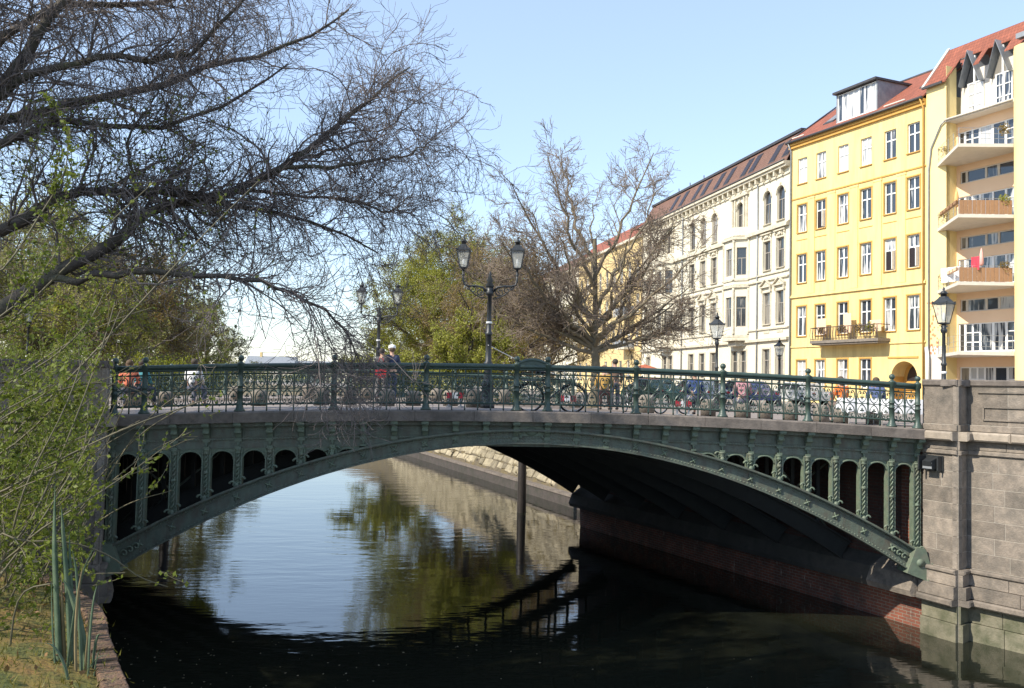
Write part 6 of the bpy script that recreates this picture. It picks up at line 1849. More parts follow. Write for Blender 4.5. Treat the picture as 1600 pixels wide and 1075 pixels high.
def post_prof(h, r=1.0):
    return [(0.20 * r, 0), (0.20 * r, 0.10), (0.17 * r, 0.14), (0.17 * r, 0.62), (0.19 * r, 0.66), (0.14 * r, 0.72), (0.11 * r, 0.80), (0.105 * r, 1.15), (0.125 * r, 1.18), (0.125 * r, 1.24), (0.085 * r, 1.28), (0.078 * r, h * 0.60), (0.10 * r, h * 0.605), (0.10 * r, h * 0.625), (0.07 * r, h * 0.635), (0.062 * r, h - 0.22), (0.10 * r, h - 0.20), (0.12 * r, h - 0.12), (0.085 * r, h - 0.08), (0.11 * r, h)]
def double_lamp(label, loc, rz, s=1.0):
    t = thing('double_street_lamp', label, 'street lamp', loc, rz, 'double lamps on the bridge crown')
    h = 3.30
    b = MB(); b.lathe(post_prof(h), k=14); b.build('post', M['dark_iron'], t)
    b = MB(); b.lathe([(0.09, 0), (0.13, 0.05), (0.07, 0.16), (0.10, 0.2), (0.035, 0.34), (0.05, 0.38), (0.008, 0.46)], (0, 0, h), 8); b.build('finial', M['dark_iron'], t)
    for sx in (-1, 1):
        b = MB()
        b.tube([(sx * 0.08, 0, h - 0.12), (sx * 0.20, 0, h + 0.02), (sx * 0.40, 0, h + 0.05), (sx * 0.60, 0, h + 0.05), (sx * 0.71, 0, h + 0.09), (sx * 0.745, 0, h + 0.20), (sx * 0.745, 0, h + 0.50)], [0.035, 0.033, 0.03, 0.028, 0.028, 0.03, 0.028], 7)
        for (cx, cz, r0, turns) in ((0.27, -0.11, 0.13, 9.5), (0.47, -0.06, 0.085, 7.5), (0.60, -0.02, 0.05, 6)):
            pts = [(sx * (cx + r0 * (1 - 0.8 * i / 22) * cos(pi / 2 + turns * i / 22)), 0, h + cz + r0 * (1 - 0.8 * i / 22) * sin(pi / 2 + turns * i / 22)) for i in range(23)]
            b.tube(pts, 0.017, 5)
        b.tube([(sx * 0.08, 0, h - 0.28), (sx * 0.25, 0, h - 0.27), (sx * 0.42, 0, h - 0.18), (sx * 0.55, 0, h - 0.06), (sx * 0.68, 0, h + 0.04)], 0.018, 5)
        b.lathe([(0.03, 0), (0.055, 0.02), (0.03, 0.05)], (sx * 0.745, 0, h + 0.33), 8)
        b.build('scroll_arm', M['dark_iron'], t)
        lantern_into(t, sx * 0.745, h + 0.48, 0.92)
    b = MB(); b.lathe([(0.088, 0), (0.088, 0.06)], (0, 0, h * 0.70), 12); b.build('white_band', M['white'], t)
    return t
def single_lamp(label, loc, rz=0.4, h=2.85):
    t = thing('street_lamp', label, 'street lamp', loc, rz, 'single lantern lamps')
    b = MB(); b.lathe(post_prof(h, 0.78), k=12); b.build('post', M['dark_iron'], t)
    b = MB(); b.tube([(-0.22, 0, h - 0.02), (0.22, 0, h - 0.02)], 0.014, 5); b.build('ladder_bar', M['dark_iron'], t)
    lantern_into(t, 0, h - 0.02, 1.06)
    b = MB(); b.lathe([(0.072, 0), (0.072, 0.07)], (0, 0, h * 0.52), 10); b.build('white_band', M['white'], t)
    return t
def bz(p, dz=0.0):                # height of the deck or street below a plan point
    u = p[0] + KS * p[1]
    return (zt(u) - 0.035 if abs(u) < UE + 0.5 and 0 < p[1] < YF else ZS) + dz
def spot(px, dep):
    p = ground_pt(px, dep, 0.0)
    return (float(p[0]), float(p[1]), bz(p))
double_lamp('ornate double lantern lamp standing in front of the greening trees', spot(763.5, 24.6), -0.12)
double_lamp('smaller double lantern lamp on the far pavement against bare twigs', spot(591, 36.6), -0.15)
single_lamp('lantern lamp rising behind the stone parapet beside the pointed balconies', spot(1475.5, 25.0), 0.5, 2.82)
single_lamp('lantern lamp on the bridge corner before the cream stucco house', spot(1120.5, 35.5), 0.6, 2.85)
single_lamp('small lantern lamp at the corner between cream and yellow house', spot(1218.5, 52), 0.5, 2.85)
single_lamp('tiny lantern lamp before the ground floor of the yellow house', spot(1294.5, 72), 0.5, 2.7)
single_lamp('lantern lamp half hidden in the wood beyond the shrub', spot(43, 42), 0.5, 3.3)

# ------------------------------------------------------------------ granite bollards
b = MB(); b.lathe([(0.215, 0), (0.215, 0.36), (0.20, 0.44), (0.155, 0.49), (0.06, 0.505)], k=14)
ORD = 'first second third fourth fifth sixth seventh eighth ninth tenth eleventh twelfth thirteenth fourteenth fifteenth sixteenth seventeenth eighteenth nineteenth twentieth twenty-first'.split()
BOL = b.mesh('bollard', M['bollard'])
for i, px in enumerate([212, 262, 407, 505, 548, 607, 648, 706, 742, 1012, 1108, 1162, 1197, 1236, 1284, 1316, 1366]):
    o = inst('bollard', BOL, None, spot(px, 25.4 + 0.5 * sin(i * 2.1)), i * 1.3, (1, 1, 0.95 + 0.1 * sin(i * 5.0)))
    tag(o, ORD[i] + ' granite bollard from the shaded bridge end in the near row', 'bollard', 'bollards along the near pavement')
for i, px in enumerate([236, 372, 484, 575, 684, 790, 900, 1010]):
    o = inst('bollard', BOL, None, spot(px, 32.6 + 0.5 * sin(i * 1.7)), i * 1.3, (1, 1, 0.95 + 0.1 * sin(i * 4.0)))
    tag(o, ORD[i] + ' granite bollard from the shaded bridge end in the far row', 'bollard', 'bollards along the far pavement')

# ------------------------------------------------------------------ people
def skin_obj(name, chains, mat, parent, sub=1):
    """chains: list of [(x,y,z,r), ...]; points given twice are shared, so the body is one surface"""
    vs, es, rs, key = [], [], [], {}
    for ch in chains:
        prev = None
        for (x, y, z, r) in ch:
            k_ = (round(x, 3), round(y, 3), round(z, 3))
            if k_ not in key:
                key[k_] = len(vs); vs.append((x, y, z)); rs.append(r)
            if prev is not None and prev != key[k_]: es.append((prev, key[k_]))
            prev = key[k_]
    me = bpy.data.meshes.new(name)
    me.from_pydata(vs, es, [])
    me.materials.append(mat)
    o = bpy.data.objects.new(name, me)
    link(o, parent)
    md = o.modifiers.new('skin', 'SKIN'); md.use_smooth_shade = True
    lay = me.skin_vertices[0].data
    for i, r in enumerate(rs): lay[i].radius = (r, r); lay[i].use_root = (i == 0)
    sm = o.modifiers.new('sub', 'SUBSURF'); sm.levels = sub; sm.render_levels = sub
    return o
SKIN = [paint((0.46, 0.27, 0.19), 0.6), paint((0.52, 0.33, 0.24), 0.6), paint((0.36, 0.21, 0.14), 0.6)]
def person(label, loc, rz, pose, top, legs, hair, tone=0, hat=None, scale=1.0, long_hair=False):
    t = thing('person', label, 'person', loc, rz); t.scale = (scale,) * 3
    if pose == 'stand':
        pel, che, nek, hd = (0, 0, 0.95), (0, 0.0, 1.36), (0, -0.01, 1.49), (0, -0.02, 1.62)
        hips = [(s * 0.10, 0, 0.90) for s in (-1, 1)]
        kne = [(-0.11, -0.03, 0.50), (0.12, 0.02, 0.50)]; ank = [(-0.11, 0.0, 0.09), (0.13, 0.06, 0.09)]
        sho = [(s * 0.18, 0, 1.41) for s in (-1, 1)]; elb = [(-0.25, 0.03, 1.13), (0.26, 0.0, 1.13)]; wri = [(-0.24, -0.10, 0.92), (0.20, -0.20, 1.05)]
    else:
        pel, che, nek, hd = (0, 0.02, 0.55), (0, -0.03, 0.97), (0, -0.06, 1.10), (0, -0.09, 1.23)
        hips = [(s * 0.10, 0.0, 0.53) for s in (-1, 1)]
        kne = [(-0.14, -0.43, 0.53), (0.15, -0.40, 0.55)]; ank = [(-0.14, -0.45, 0.09), (0.12, -0.30, 0.09)]
        sho = [(s * 0.18, -0.03, 1.02) for s in (-1, 1)]; elb = [(-0.25, -0.10, 0.76), (0.25, -0.10, 0.76)]; wri = [(-0.14, -0.32, 0.66), (0.13, -0.30, 0.64)]
    P4 = lambda p, r: (p[0], p[1], p[2], r)
    mid = lambda p, q, f=0.5: tuple(p[i] + (q[i] - p[i]) * f for i in range(3))
    body = [[P4(pel, 0.125), P4(mid(pel, che), 0.115), P4(che, 0.12), P4(nek, 0.052), P4((hd[0], hd[1], hd[2] - 0.06), 0.075), P4(hd, 0.092), P4((hd[0], hd[1] + 0.01, hd[2] + 0.08), 0.06)]]
    for i in (0, 1):
        body.append([P4(pel, 0.125), P4(hips[i], 0.09), P4(mid(hips[i], kne[i]), 0.078), P4(kne[i], 0.056), P4(mid(kne[i], ank[i], 0.35), 0.054), P4(ank[i], 0.036), (ank[i][0], ank[i][1] - 0.07, 0.045, 0.04), (ank[i][0], ank[i][1] - 0.17, 0.03, 0.028)])
        body.append([P4(che, 0.12), P4(sho[i], 0.062), P4(mid(sho[i], elb[i]), 0.05), P4(elb[i], 0.04), P4(mid(elb[i], wri[i], 0.4), 0.037), P4(wri[i], 0.024)])
    skin_obj('body', body, SKIN[tone], t)
    for i in (0, 1):               # hands: palm, four bent fingers of unequal length, thumb from the side of the palm
        d = Vector(wri[i]) - Vector(elb[i]); d.normalize()
        sd = d.cross(Vector((0, 0, 1)) if abs(d.z) < 0.9 else Vector((0, 1, 0))).normalized(); nm = sd.cross(d)
        w = Vector(wri[i]); palm = w + d * 0.07
        ch = [[(*w, 0.022), (*(w + d * 0.035), 0.028), (*palm, 0.03)]]
        for f, (off, ln) in enumerate(((-0.028, 0.062), (-0.009, 0.075), (0.010, 0.070), (0.028, 0.055))):
            b0 = palm + sd * off + d * 0.012
            k1 = b0 + d * ln * 0.55 + nm * 0.006; k2 = k1 + d * ln * 0.35 + nm * 0.022
            ch.append([(*palm, 0.03), (*b0, 0.0095), (*k1, 0.009), (*k2, 0.008)])
        tb = w + d * 0.04 - sd * 0.03
        ch.append([(*(w + d * 0.035), 0.028), (*tb, 0.011), (*(tb + d * 0.035 - sd * 0.02 + nm * 0.01), 0.0095)])
        skin_obj('hand', ch, SKIN[tone], t, 1)
    # face
    b = MB(); b.ball((hd[0], hd[1] - 0.098, hd[2] - 0.005), (0.012, 0.022, 0.022), 6, 5)
    for s in (-1, 1): b.ball((hd[0] + s * 0.092, hd[1] + 0.0, hd[2]), (0.012, 0.022, 0.032), 6, 5)
    b.build('nose_and_ears', SKIN[tone], t)
    b = MB()
    for s in (-1, 1): b.ball((hd[0] + s * 0.034, hd[1] - 0.084, hd[2] + 0.022), (0.012, 0.01, 0.008), 6, 4)
    b.build('eyes', paint((0.03, 0.025, 0.02)), t)
    b = MB(); b.ball((hd[0], hd[1] - 0.085, hd[2] - 0.045), (0.024, 0.01, 0.007), 6, 4); b.build('mouth', paint((0.35, 0.12, 0.1)), t)
    b = MB(); b.ball((hd[0], hd[1] + 0.022, hd[2] + 0.035), (0.102, 0.108, 0.10), 12, 8)
    if long_hair: b.ball((hd[0], hd[1] + 0.075, hd[2] - 0.09), (0.085, 0.05, 0.15), 10, 7)
    b.build('hair', paint(hair, 0.8), t)
    if hat:
        b = MB(); b.lathe([(0.115, 0), (0.118, 0.04), (0.10, 0.10), (0.04, 0.125)], (hd[0], hd[1] + 0.005, hd[2] + 0.05), 12); b.box((hd[0], hd[1] - 0.13, hd[2] + 0.06), (0.14, 0.11, 0.015)); b.build('cap', paint(hat, 0.8), t)
    g = 0.016
    jk = [[P4(mid(pel, che, 0.02), 0.135 + g), P4(mid(pel, che), 0.128 + g), P4(che, 0.128 + g), P4(mid(che, nek, 0.6), 0.065 + g)]]
    tr = [[P4(mid(pel, che, 0.12), 0.12 + g * 0.6), P4(pel, 0.126 + g * 0.6)]]
    for i in (0, 1):
        jk.append([P4(che, 0.128 + g), P4(sho[i], 0.068 + g), P4(mid(sho[i], elb[i]), 0.056 + g), P4(elb[i], 0.047 + g), P4(mid(elb[i], wri[i], 0.92), 0.033 + g)])
        tr.append([P4(pel, 0.126 + g * 0.6), P4(hips[i], 0.094 + g), P4(mid(hips[i], kne[i]), 0.082 + g), P4(kne[i], 0.062 + g), P4(mid(kne[i], ank[i], 0.4), 0.058 + g), P4(mid(kne[i], ank[i], 0.93), 0.048 + g)])
    skin_obj('jacket', jk, paint(top, 0.85), t); skin_obj('trousers', tr, paint(legs, 0.85), t)
    for i in (0, 1):
        a = ank[i]
        skin_obj('shoe', [[(a[0], a[1] + 0.03, 0.055, 0.05), (a[0], a[1] - 0.06, 0.05, 0.05), (a[0], a[1] - 0.18, 0.04, 0.04)]], paint((0.04, 0.035, 0.03)), t)
    return t
def at_spot(px, dep, dz=0.0):
    p = spot(px, dep); return (p[0], p[1], p[2] + dz)
pa = person('person in dark clothes standing on the bridge with a red bag', at_spot(597, 29.2), 2.6, 'stand', (0.06, 0.055, 0.06), (0.16, 0.15, 0.15), (0.04, 0.03, 0.025), 0, None, 1.0)
person('person in navy jacket and white cap standing beside the red bag', at_spot(613, 29.4), 3.5, 'stand', (0.035, 0.05, 0.10), (0.05, 0.065, 0.11), (0.12, 0.08, 0.05), 1, (0.8, 0.8, 0.8), 1.05)
p = at_spot(596, 28.85)
bag = thing('shoulder_bag', 'red shoulder bag hanging beside the person in dark clothes', 'bag', p)
b = MB(); b.prism([(-0.16, 0.78), (0.15, 0.78), (0.18, 1.0), (0.14, 1.16), (-0.13, 1.16), (-0.18, 1.0)], -0.05, 0.06, 'y'); b.build('pouch', paint((0.55, 0.03, 0.035), 0.6), bag)
b = MB(); b.tube([(-0.12, 0, 1.15), (-0.05, 0.05, 1.42), (0.05, 0.05, 1.42), (0.12, 0, 1.15)], 0.014, 5); b.build('strap', paint((0.30, 0.02, 0.025), 0.6), bag)
person('person in white shirt sitting on a bollard behind the shaded railing', at_spot(303, 25.6), 2.9, 'sit', (0.80, 0.80, 0.80), (0.12, 0.13, 0.18), (0.06, 0.045, 0.03), 0)
person('person in coral top sitting behind the leafy shrub near bridge end', at_spot(203, 25.0), 3.3, 'sit', (0.78, 0.22, 0.12), (0.06, 0.07, 0.10), (0.10, 0.06, 0.03), 1, None, 1.0, True)
person('person in teal top sitting beside the one in coral', at_spot(221, 25.6), 2.8, 'sit', (0.06, 0.26, 0.30), (0.05, 0.06, 0.09), (0.05, 0.035, 0.03), 0)
person('person in orange top sitting among the bollards before the yellow house', at_spot(1317, 26.2), 3.4, 'sit', (0.85, 0.20, 0.03), (0.16, 0.12, 0.10), (0.08, 0.05, 0.03), 1, None, 1.0, True)
person('person in mustard top sitting right of the leaning bicycle', at_spot(945, 27.0), 2.9, 'sit', (0.42, 0.25, 0.06), (0.14, 0.07, 0.06), (0.16, 0.09, 0.04), 0)
person('person in blue jacket sitting behind the railing before the stucco house', at_spot(1088, 27.4), 3.2, 'sit', (0.03, 0.06, 0.18), (0.07, 0.08, 0.12), (0.10, 0.07, 0.04), 2)
person('person in pink top sitting behind the railing where cream meets yellow house', at_spot(1162, 26.6), 3.0, 'sit', (0.45, 0.22, 0.24), (0.10, 0.10, 0.14), (0.20, 0.13, 0.06), 1, None, 1.0, True)
person('person in brown coat standing behind the railing beside second bicycle', at_spot(962, 30.0), 3.3, 'stand', (0.16, 0.10, 0.07), (0.07, 0.07, 0.09), (0.05, 0.04, 0.03), 0, None, 0.98)
person('person in slate blue jacket sitting at the white tables', at_spot(1371, 26.4), 3.0, 'sit', (0.10, 0.13, 0.26), (0.06, 0.06, 0.08), (0.07, 0.05, 0.03), 2)

# ------------------------------------------------------------------ bicycles
def bicycle(label, loc, rz, colour, lean=0.12):
    t = thing('bicycle', label, 'bicycle', loc, rz, 'bicycles on the bridge')
    t.rotation_euler = (lean, 0, rz)
    R_ = 0.345
    for x in (-0.53, 0.53):
        b = MB(); b.tube([(x + R_ * cos(a * pi / 14), 0, R_ + R_ * sin(a * pi / 14)) for a in range(28)], 0.021, 7, False, True); w = b.build('wheel', M['tyre'], t)
        b = MB(); b.tube([(x + (R_ - 0.03) * cos(a * pi / 14), 0, R_ + (R_ - 0.03) * sin(a * pi / 14)) for a in range(28)], 0.010, 5, False, True); b.lathe([(0.02, -0.04), (0.02, 0.04)], (x, 0, R_), 6); b.build('rim', M['chrome'], w)
        for k_ in range(14):
            a = k_ * 2 * pi / 14
            b = MB(); b.tube([(x, 0.02 * (-1) ** k_, R_), (x + (R_ - 0.03) * cos(a), 0, R_ + (R_ - 0.03) * sin(a))], 0.0022, 3); b.build('spoke', M['chrome'], w)
        b = MB(); b.tube([(x + (R_ + 0.035) * cos(a * pi / 14), 0, R_ + (R_ + 0.035) * sin(a * pi / 14)) for a in (range(0, 12) if x > 0 else range(2, 17))], 0.014, 5); b.build('mudguard', M['dark_iron'], t)
    c = paint(colour, 0.35, 0.5)
    bbk, seat, head, hub_r, hub_f = (-0.08, 0, 0.29), (-0.22, 0, 0.80), (0.34, 0, 0.82), (-0.53, 0, R_), (0.53, 0, R_)
    b = MB()
    for p, q, r in ((bbk, seat, 0.016), (seat, head, 0.016), (bbk, (0.37, 0, 0.70), 0.019), (bbk, hub_r, 0.011), (seat, hub_r, 0.010), ((0.33, 0, 0.86), (0.40, 0, 0.62), 0.019), ((0.40, 0, 0.62), hub_f, 0.013)): b.tube([p, q], r, 6)
    b.build('frame', c, t)
    b = MB(); b.tube([seat, (-0.25, 0, 0.95)], 0.012, 6); b.build('seat_post', M['chrome'], t)
    b = MB(); b.prism([(-0.40, 0.95), (-0.38, 1.01), (-0.28, 0.995), (-0.14, 0.985), (-0.12, 0.96), (-0.25, 0.945)], -0.07, 0.07, 'y'); b.build('saddle', M['tyre'], t)
    b = MB(); b.tube([(0.33, 0, 0.85), (0.30, 0, 1.02)], 0.013, 6); b.tube([(0.12, -0.28, 1.04), (0.26, -0.24, 1.06), (0.33, -0.1, 1.04), (0.31, 0, 1.02), (0.33, 0.1, 1.04), (0.26, 0.24, 1.06), (0.12, 0.28, 1.04)], 0.012, 6); b.build('handlebar', M['chrome'], t)
    for s in (-1, 1):
        b = MB(); b.tube([(0.20, s * 0.26, 1.053), (0.10, s * 0.285, 1.038)], 0.018, 6); b.build('grip', M['tyre'], t)
    b = MB(); b.tube([(-0.08, -0.05, 0.29), (-0.02, -0.06, 0.13)], 0.009, 5); b.tube([(-0.08, 0.05, 0.29), (-0.14, 0.06, 0.45)], 0.009, 5); b.lathe([(0.085, -0.004), (0.085, 0.004)], (0, 0, 0), 16) if False else None; b.box((-0.02, -0.1, 0.125), (0.09, 0.08, 0.02)); b.box((-0.14, 0.1, 0.455), (0.09, 0.08, 0.02)); b.build('crank', M['chrome'], t)
    b = MB(); b.box((-0.55, 0, 0.77), (0.34, 0.12, 0.02)); b.tube([(-0.53, 0.05, R_), (-0.68, 0.05, 0.77)], 0.007, 4); b.build('rack', M['dark_iron'], t)
    return t
bicycle('black bicycle leaning on the inner side of the railing at the crown', (0.50, 0.34, zt(0.5) - 0.03), 0.02, (0.02, 0.02, 0.022), 0.16)
bicycle('dark grey bicycle parked end-on behind the railing left of the cream house', at_spot(985, 26.4), 1.1, (0.05, 0.06, 0.07), 0.05)
bicycle('green bicycle parked behind the row of bollards before the stucco house', at_spot(1052, 28.6), 0.5, (0.05, 0.14, 0.09), 0.06)

# ------------------------------------------------------------------ white tables, barrier boards, tape
for (px, dep, lab) in ((1347, 25.2, 'white-clothed folding table behind the railing at the sunlit bridge end'), (1412, 24.6, 'white-clothed folding table tucked in beside the stone parapet')):
    t = thing('folding_table', lab, 'table', at_spot(px, dep), -0.1)
    b = MB(); b.b2(-0.52, 0.52, -0.36, 0.36, 0.70, 0.73); b.build('table_top', M['white'], t)
    b = MB(); n_ = 40
    vs = []
    for i in range(n_):
        a = 2 * pi * i / n_
        cx, cy = max(-0.54, min(0.54, 0.8 * cos(a))), max(-0.38, min(0.38, 0.62 * sin(a)))
        f = 1 + 0.05 * sin(i * 2.2)
        vs += [(cx, cy, 0.738), (cx * f * 1.03, cy * f * 1.05, 0.36 + 0.03 * sin(i * 1.7))]
    b.add(vs, [(2 * i, 2 * i + 1, (2 * i + 3) % (2 * n_), (2 * i + 2) % (2 * n_)) for i in range(n_)] + [tuple(2 * i for i in range(n_))]); b.build('cloth', paint((0.82, 0.82, 0.84), 0.9), t)
    for sx in (-1, 1):
        for sy in (-1, 1):
            b = MB(); b.tube([(sx * 0.46, sy * 0.30, 0), (sx * 0.42, sy * 0.28, 0.70)], 0.016, 5); b.build('leg', M['white'], t)
for (px, dep, rz, lab) in ((713, 24.9, 0.2, 'low red and white barrier board beside the double lamp'), (888, 24.4, -0.3, 'low red and white barrier board behind the bicycle wheel'), (1069, 25.2, 0.1, 'low red and white barrier board before the blue jacket')):
    t = thing('barrier_board', lab, 'barrier', at_spot(px, dep), rz)
    for i in range(3):
        b = MB(); b.b2(-0.24 + 0.16 * i, -0.08 + 0.16 * i, -0.012, 0.012, 0.24, 0.40); b.build('stripe_panel', paint((0.42, 0.03, 0.045), 0.5) if i % 2 == 0 else M['white'], t)
    for s in (-0.17, 0.17):
        b = MB(); b.b2(s - 0.025, s + 0.025, 0.014, 0.05, 0.03, 0.39); b.b2(s - 0.05, s + 0.05, -0.2, 0.2, 0, 0.03); b.build('foot', M['zinc'], t)
pa_, pb_ = np.array(at_spot(763, 24.5, 1.72)), np.array(at_spot(905, 30, 0.95))
o = MB(); o.tube([tuple(pa_ + (pb_ - pa_) * i / 8 - np.array([0, 0, 0.5 * (i / 8) * (1 - i / 8)])) for i in range(9)], 0.012, 4)
tag(o.build('slack_cord', M['white']), 'thin white cord tied to the double lamp', 'cord')

# ------------------------------------------------------------------ parked cars on the quay
def car(label, loc, rz, colour):
    t = thing('parked_car', label, 'car', loc, rz, 'cars parked on the quay')
    c = paint(colour, 0.3, 0.8)
    side = [(-2.1, 0.32), (-2.12, 0.62), (-1.95, 0.86), (-1.35, 0.92), (-0.85, 1.36), (0.55, 1.40), (1.15, 0.98), (1.85, 0.84), (2.08, 0.62), (2.1, 0.32)]
    b = MB(); n_ = len(side)
    def wd(z): return 0.84 if z < 0.95 else 0.84 - (z - 0.95) * 0.42
    vs = [(x, -wd(z), z) for x, z in side] + [(x, wd(z), z) for x, z in side]
    fs = [tuple(range(n_)), tuple(range(2 * n_ - 1, n_ - 1, -1))] + [(i, i + n_, (i + 1) % n_ + n_, (i + 1) % n_) for i in range(n_)]
    b.add(vs, fs); b.build('body', c, t)
    for s in (-1, 1):
        for poly in ([(-1.2, 0.95), (-0.78, 1.30), (-0.15, 1.33), (-0.15, 0.95)], [(-0.07, 0.95), (-0.07, 1.33), (0.50, 1.34), (0.98, 0.97)]):
            b = MB(); vs = [(x, s * (wd(z) + 0.006), z) for x, z in poly]; b.add(vs, [tuple(range(4)) if s < 0 else (3, 2, 1, 0)]); b.build('side_window', M['pane_roof'], t)
        b = MB(); b.ball((2.03, s * 0.58, 0.68), (0.09, 0.16, 0.08), 8, 5); b.build('headlight', M['chrome'], t)
        b = MB(); b.ball((-2.07, s * 0.62, 0.70), (0.06, 0.13, 0.09), 8, 5); b.build('tail_light', paint((0.45, 0.02, 0.02), 0.3), t)
        for x in (-1.3, 1.32):
            b = MB(); b.tube([(x, s * 0.68, 0.31), (x, s * 0.86, 0.31)], 0.31, 16); w = b.build('wheel', M['tyre'], t)
            b = MB(); b.tube([(x, s * 0.80, 0.31), (x, s * 0.868, 0.31)], 0.19, 12); b.build('rim', M['chrome'], w)
    b = MB(); b.add([(1.13, -0.74, 1.0), (1.13, 0.74, 1.0), (0.58, 0.64, 1.385), (0.58, -0.64, 1.385)], [(0, 1, 2, 3)]); b.add([(v[0] + 0.006, v[1], v[2] + 0.012) for v in b.v], []) ; b.v = [(x + 0.008, y, z + 0.012) for (x, y, z) in b.v]; b.build('windscreen', M['pane_roof'], t)
    return t
qd = math.atan2(1, -0.293)
for (px, dep, cc, lab) in ((1020, 50, (0.03, 0.09, 0.07), 'dark green car parked on the quay behind the railing'), (1092, 52, (0.34, 0.35, 0.36), 'silver car parked on the quay before the cream stucco house'), (1165, 51, (0.04, 0.06, 0.18), 'dark blue car parked on the quay before the stucco house corner'), (1250, 55, (0.55, 0.55, 0.54), 'pale grey car parked before the yellow house')):
    car(lab, spot(px, dep), qd, cc)
# cafe parasols far along the quay
for (px, dep, cc, lab) in ((897, 78, (0.50, 0.22, 0.05), 'open orange-brown cafe parasol beside the plane tree trunk'), (1008, 74, (0.42, 0.12, 0.06), 'open rust-red cafe parasol before the cream house')):
    t = thing('cafe_parasol', lab, 'parasol', spot(px, dep))
    b = MB(); b.tube([(0, 0, 0), (0, 0, 2.6)], 0.03, 6); b.build('pole', M['wood'], t)
    b = MB(); b.lathe([(1.55, 2.25), (1.5, 2.28), (0.8, 2.55), (0.03, 2.78)], k=8, smooth=False); b.build('canopy', paint(cc, 0.9), t)

# ------------------------------------------------------------------ near bank: brick kerb, moss, iris blades
kerb = thing('brick_kerb', 'mossy red brick edging along the near bank beside the iris blades', 'kerb')
path = resample([(*p, 0) for p in EL[1:6]], 60)
cum = np.r_[0, np.cumsum(np.linalg.norm(np.diff(path, axis=0), axis=1))]
rk = random.Random(3)
M['kerb_brick'] = pmat('mossy_brick', (0.17, 0.095, 0.055), (0.095, 0.06, 0.04), 18, 0.9, 1.0, 60, dirt=(0.08, 0.09, 0.025), dscale=6, damt=0.85, rnd=0.3)
s = 0.0
while s < cum[-1] - 0.12:
    w = 0.115
    c = np.array([np.interp(s + w / 2, cum, path[:, k_]) for k_ in range(3)])
    c2 = np.array([np.interp(s + w, cum, path[:, k_]) for k_ in range(3)])
    d = c2 - c; rz = math.atan2(d[1], d[0])
    nx, ny = -sin(rz), cos(rz)       # to the land side
    b = MB(); L_, W_, H_ = w - 0.012, 0.12, 0.11; e = 0.008
    b.add([(-L_ / 2, -W_ / 2, 0), (L_ / 2, -W_ / 2, 0), (L_ / 2, W_ / 2, 0), (-L_ / 2, W_ / 2, 0), (-L_ / 2, -W_ / 2, H_ - e), (L_ / 2, -W_ / 2, H_ - e), (L_ / 2, W_ / 2, H_ - e), (-L_ / 2, W_ / 2, H_ - e),
           (-L_ / 2 + e, -W_ / 2 + e, H_), (L_ / 2 - e, -W_ / 2 + e, H_), (L_ / 2 - e, W_ / 2 - e, H_), (-L_ / 2 + e, W_ / 2 - e, H_)],
          [(8, 9, 10, 11)] + [f for i in range(4) for f in ((i, (i + 1) % 4, (i + 1) % 4 + 4, i + 4), (i + 4, (i + 1) % 4 + 4, (i + 1) % 4 + 8, i + 8))])
    o = b.build('brick', M['kerb_brick'], kerb, (c[0] + nx * 0.05, c[1] + ny * 0.05, ZN - 0.05 + rk.uniform(-0.012, 0.008)), rz + rk.uniform(-0.04, 0.04))
    s += w
# moss mound
mm = MB(); n1, n2 = 26, 22
rg = np.random.default_rng(9)
vs = []
for i in range(n1):
    for j in range(n2):
        f = j / (n2 - 1)
        e = np.array([np.interp(cum[-1] * i / (n1 - 1), cum, path[:, k_]) for k_ in range(2)])
        o_ = 0.09 + 2.7 * f
        vs.append((e[0] - o_ * 0.93, e[1] - o_ * 0.36, ZN + 0.02 + 0.10 * min(1, f * 5) + 0.10 * sin(f * 2.2) + rg.normal() * 0.010))
mm.add(vs, [(i * n2 + j, i * n2 + j + 1, (i + 1) * n2 + j + 1, (i + 1) * n2 + j) for i in range(n1 - 1) for j in range(n2 - 1)], True)
mm.f = [f[::-1] for f in mm.f]
tag(mm.build('moss_ground', M['moss']), kind='structure')
c = np.array(vs)[rg.integers(0, len(vs), 9000)] + np.c_[rg.normal(size=(9000, 2)) * 0.07, np.full(9000, 0.012)]
n = len(c)
h = rg.uniform(0.015, 0.05, n); a = rg.uniform(0, 6.28, n); ln_ = rg.uniform(-0.03, 0.03, (n, 2))
V = np.stack([c + np.c_[np.cos(a) * 0.004, np.sin(a) * 0.004, np.zeros(n)], c - np.c_[np.cos(a) * 0.004, np.sin(a) * 0.004, np.zeros(n)], c + np.c_[ln_, h]], 1).reshape(-1, 3)
o = bpy.data.objects.new('grass', fast_mesh('grass', V, np.arange(3 * n).reshape(n, 3), [leafmat('dry_moss_grass', (0.20, 0.17, 0.03), (0.10, 0.11, 0.02), 3)]))
link(o); tag(o, 'short mossy grass tufts on the near bank', 'grass', kind='stuff')
n = 700                           # dead leaves lying in the moss
c = np.array(vs)[rg.integers(0, len(vs), n)] + np.c_[rg.normal(size=(n, 2)) * 0.08, np.full(n, 0.03)]
o = leaves_at('dead_leaves', c, 0.02, leafmat('dead_leaves', (0.26, 0.15, 0.06), (0.12, 0.07, 0.03), 5, 0.1), None, rg); tag(o, 'brown dead leaves lying in the moss of the near bank', 'leaves', kind='stuff')
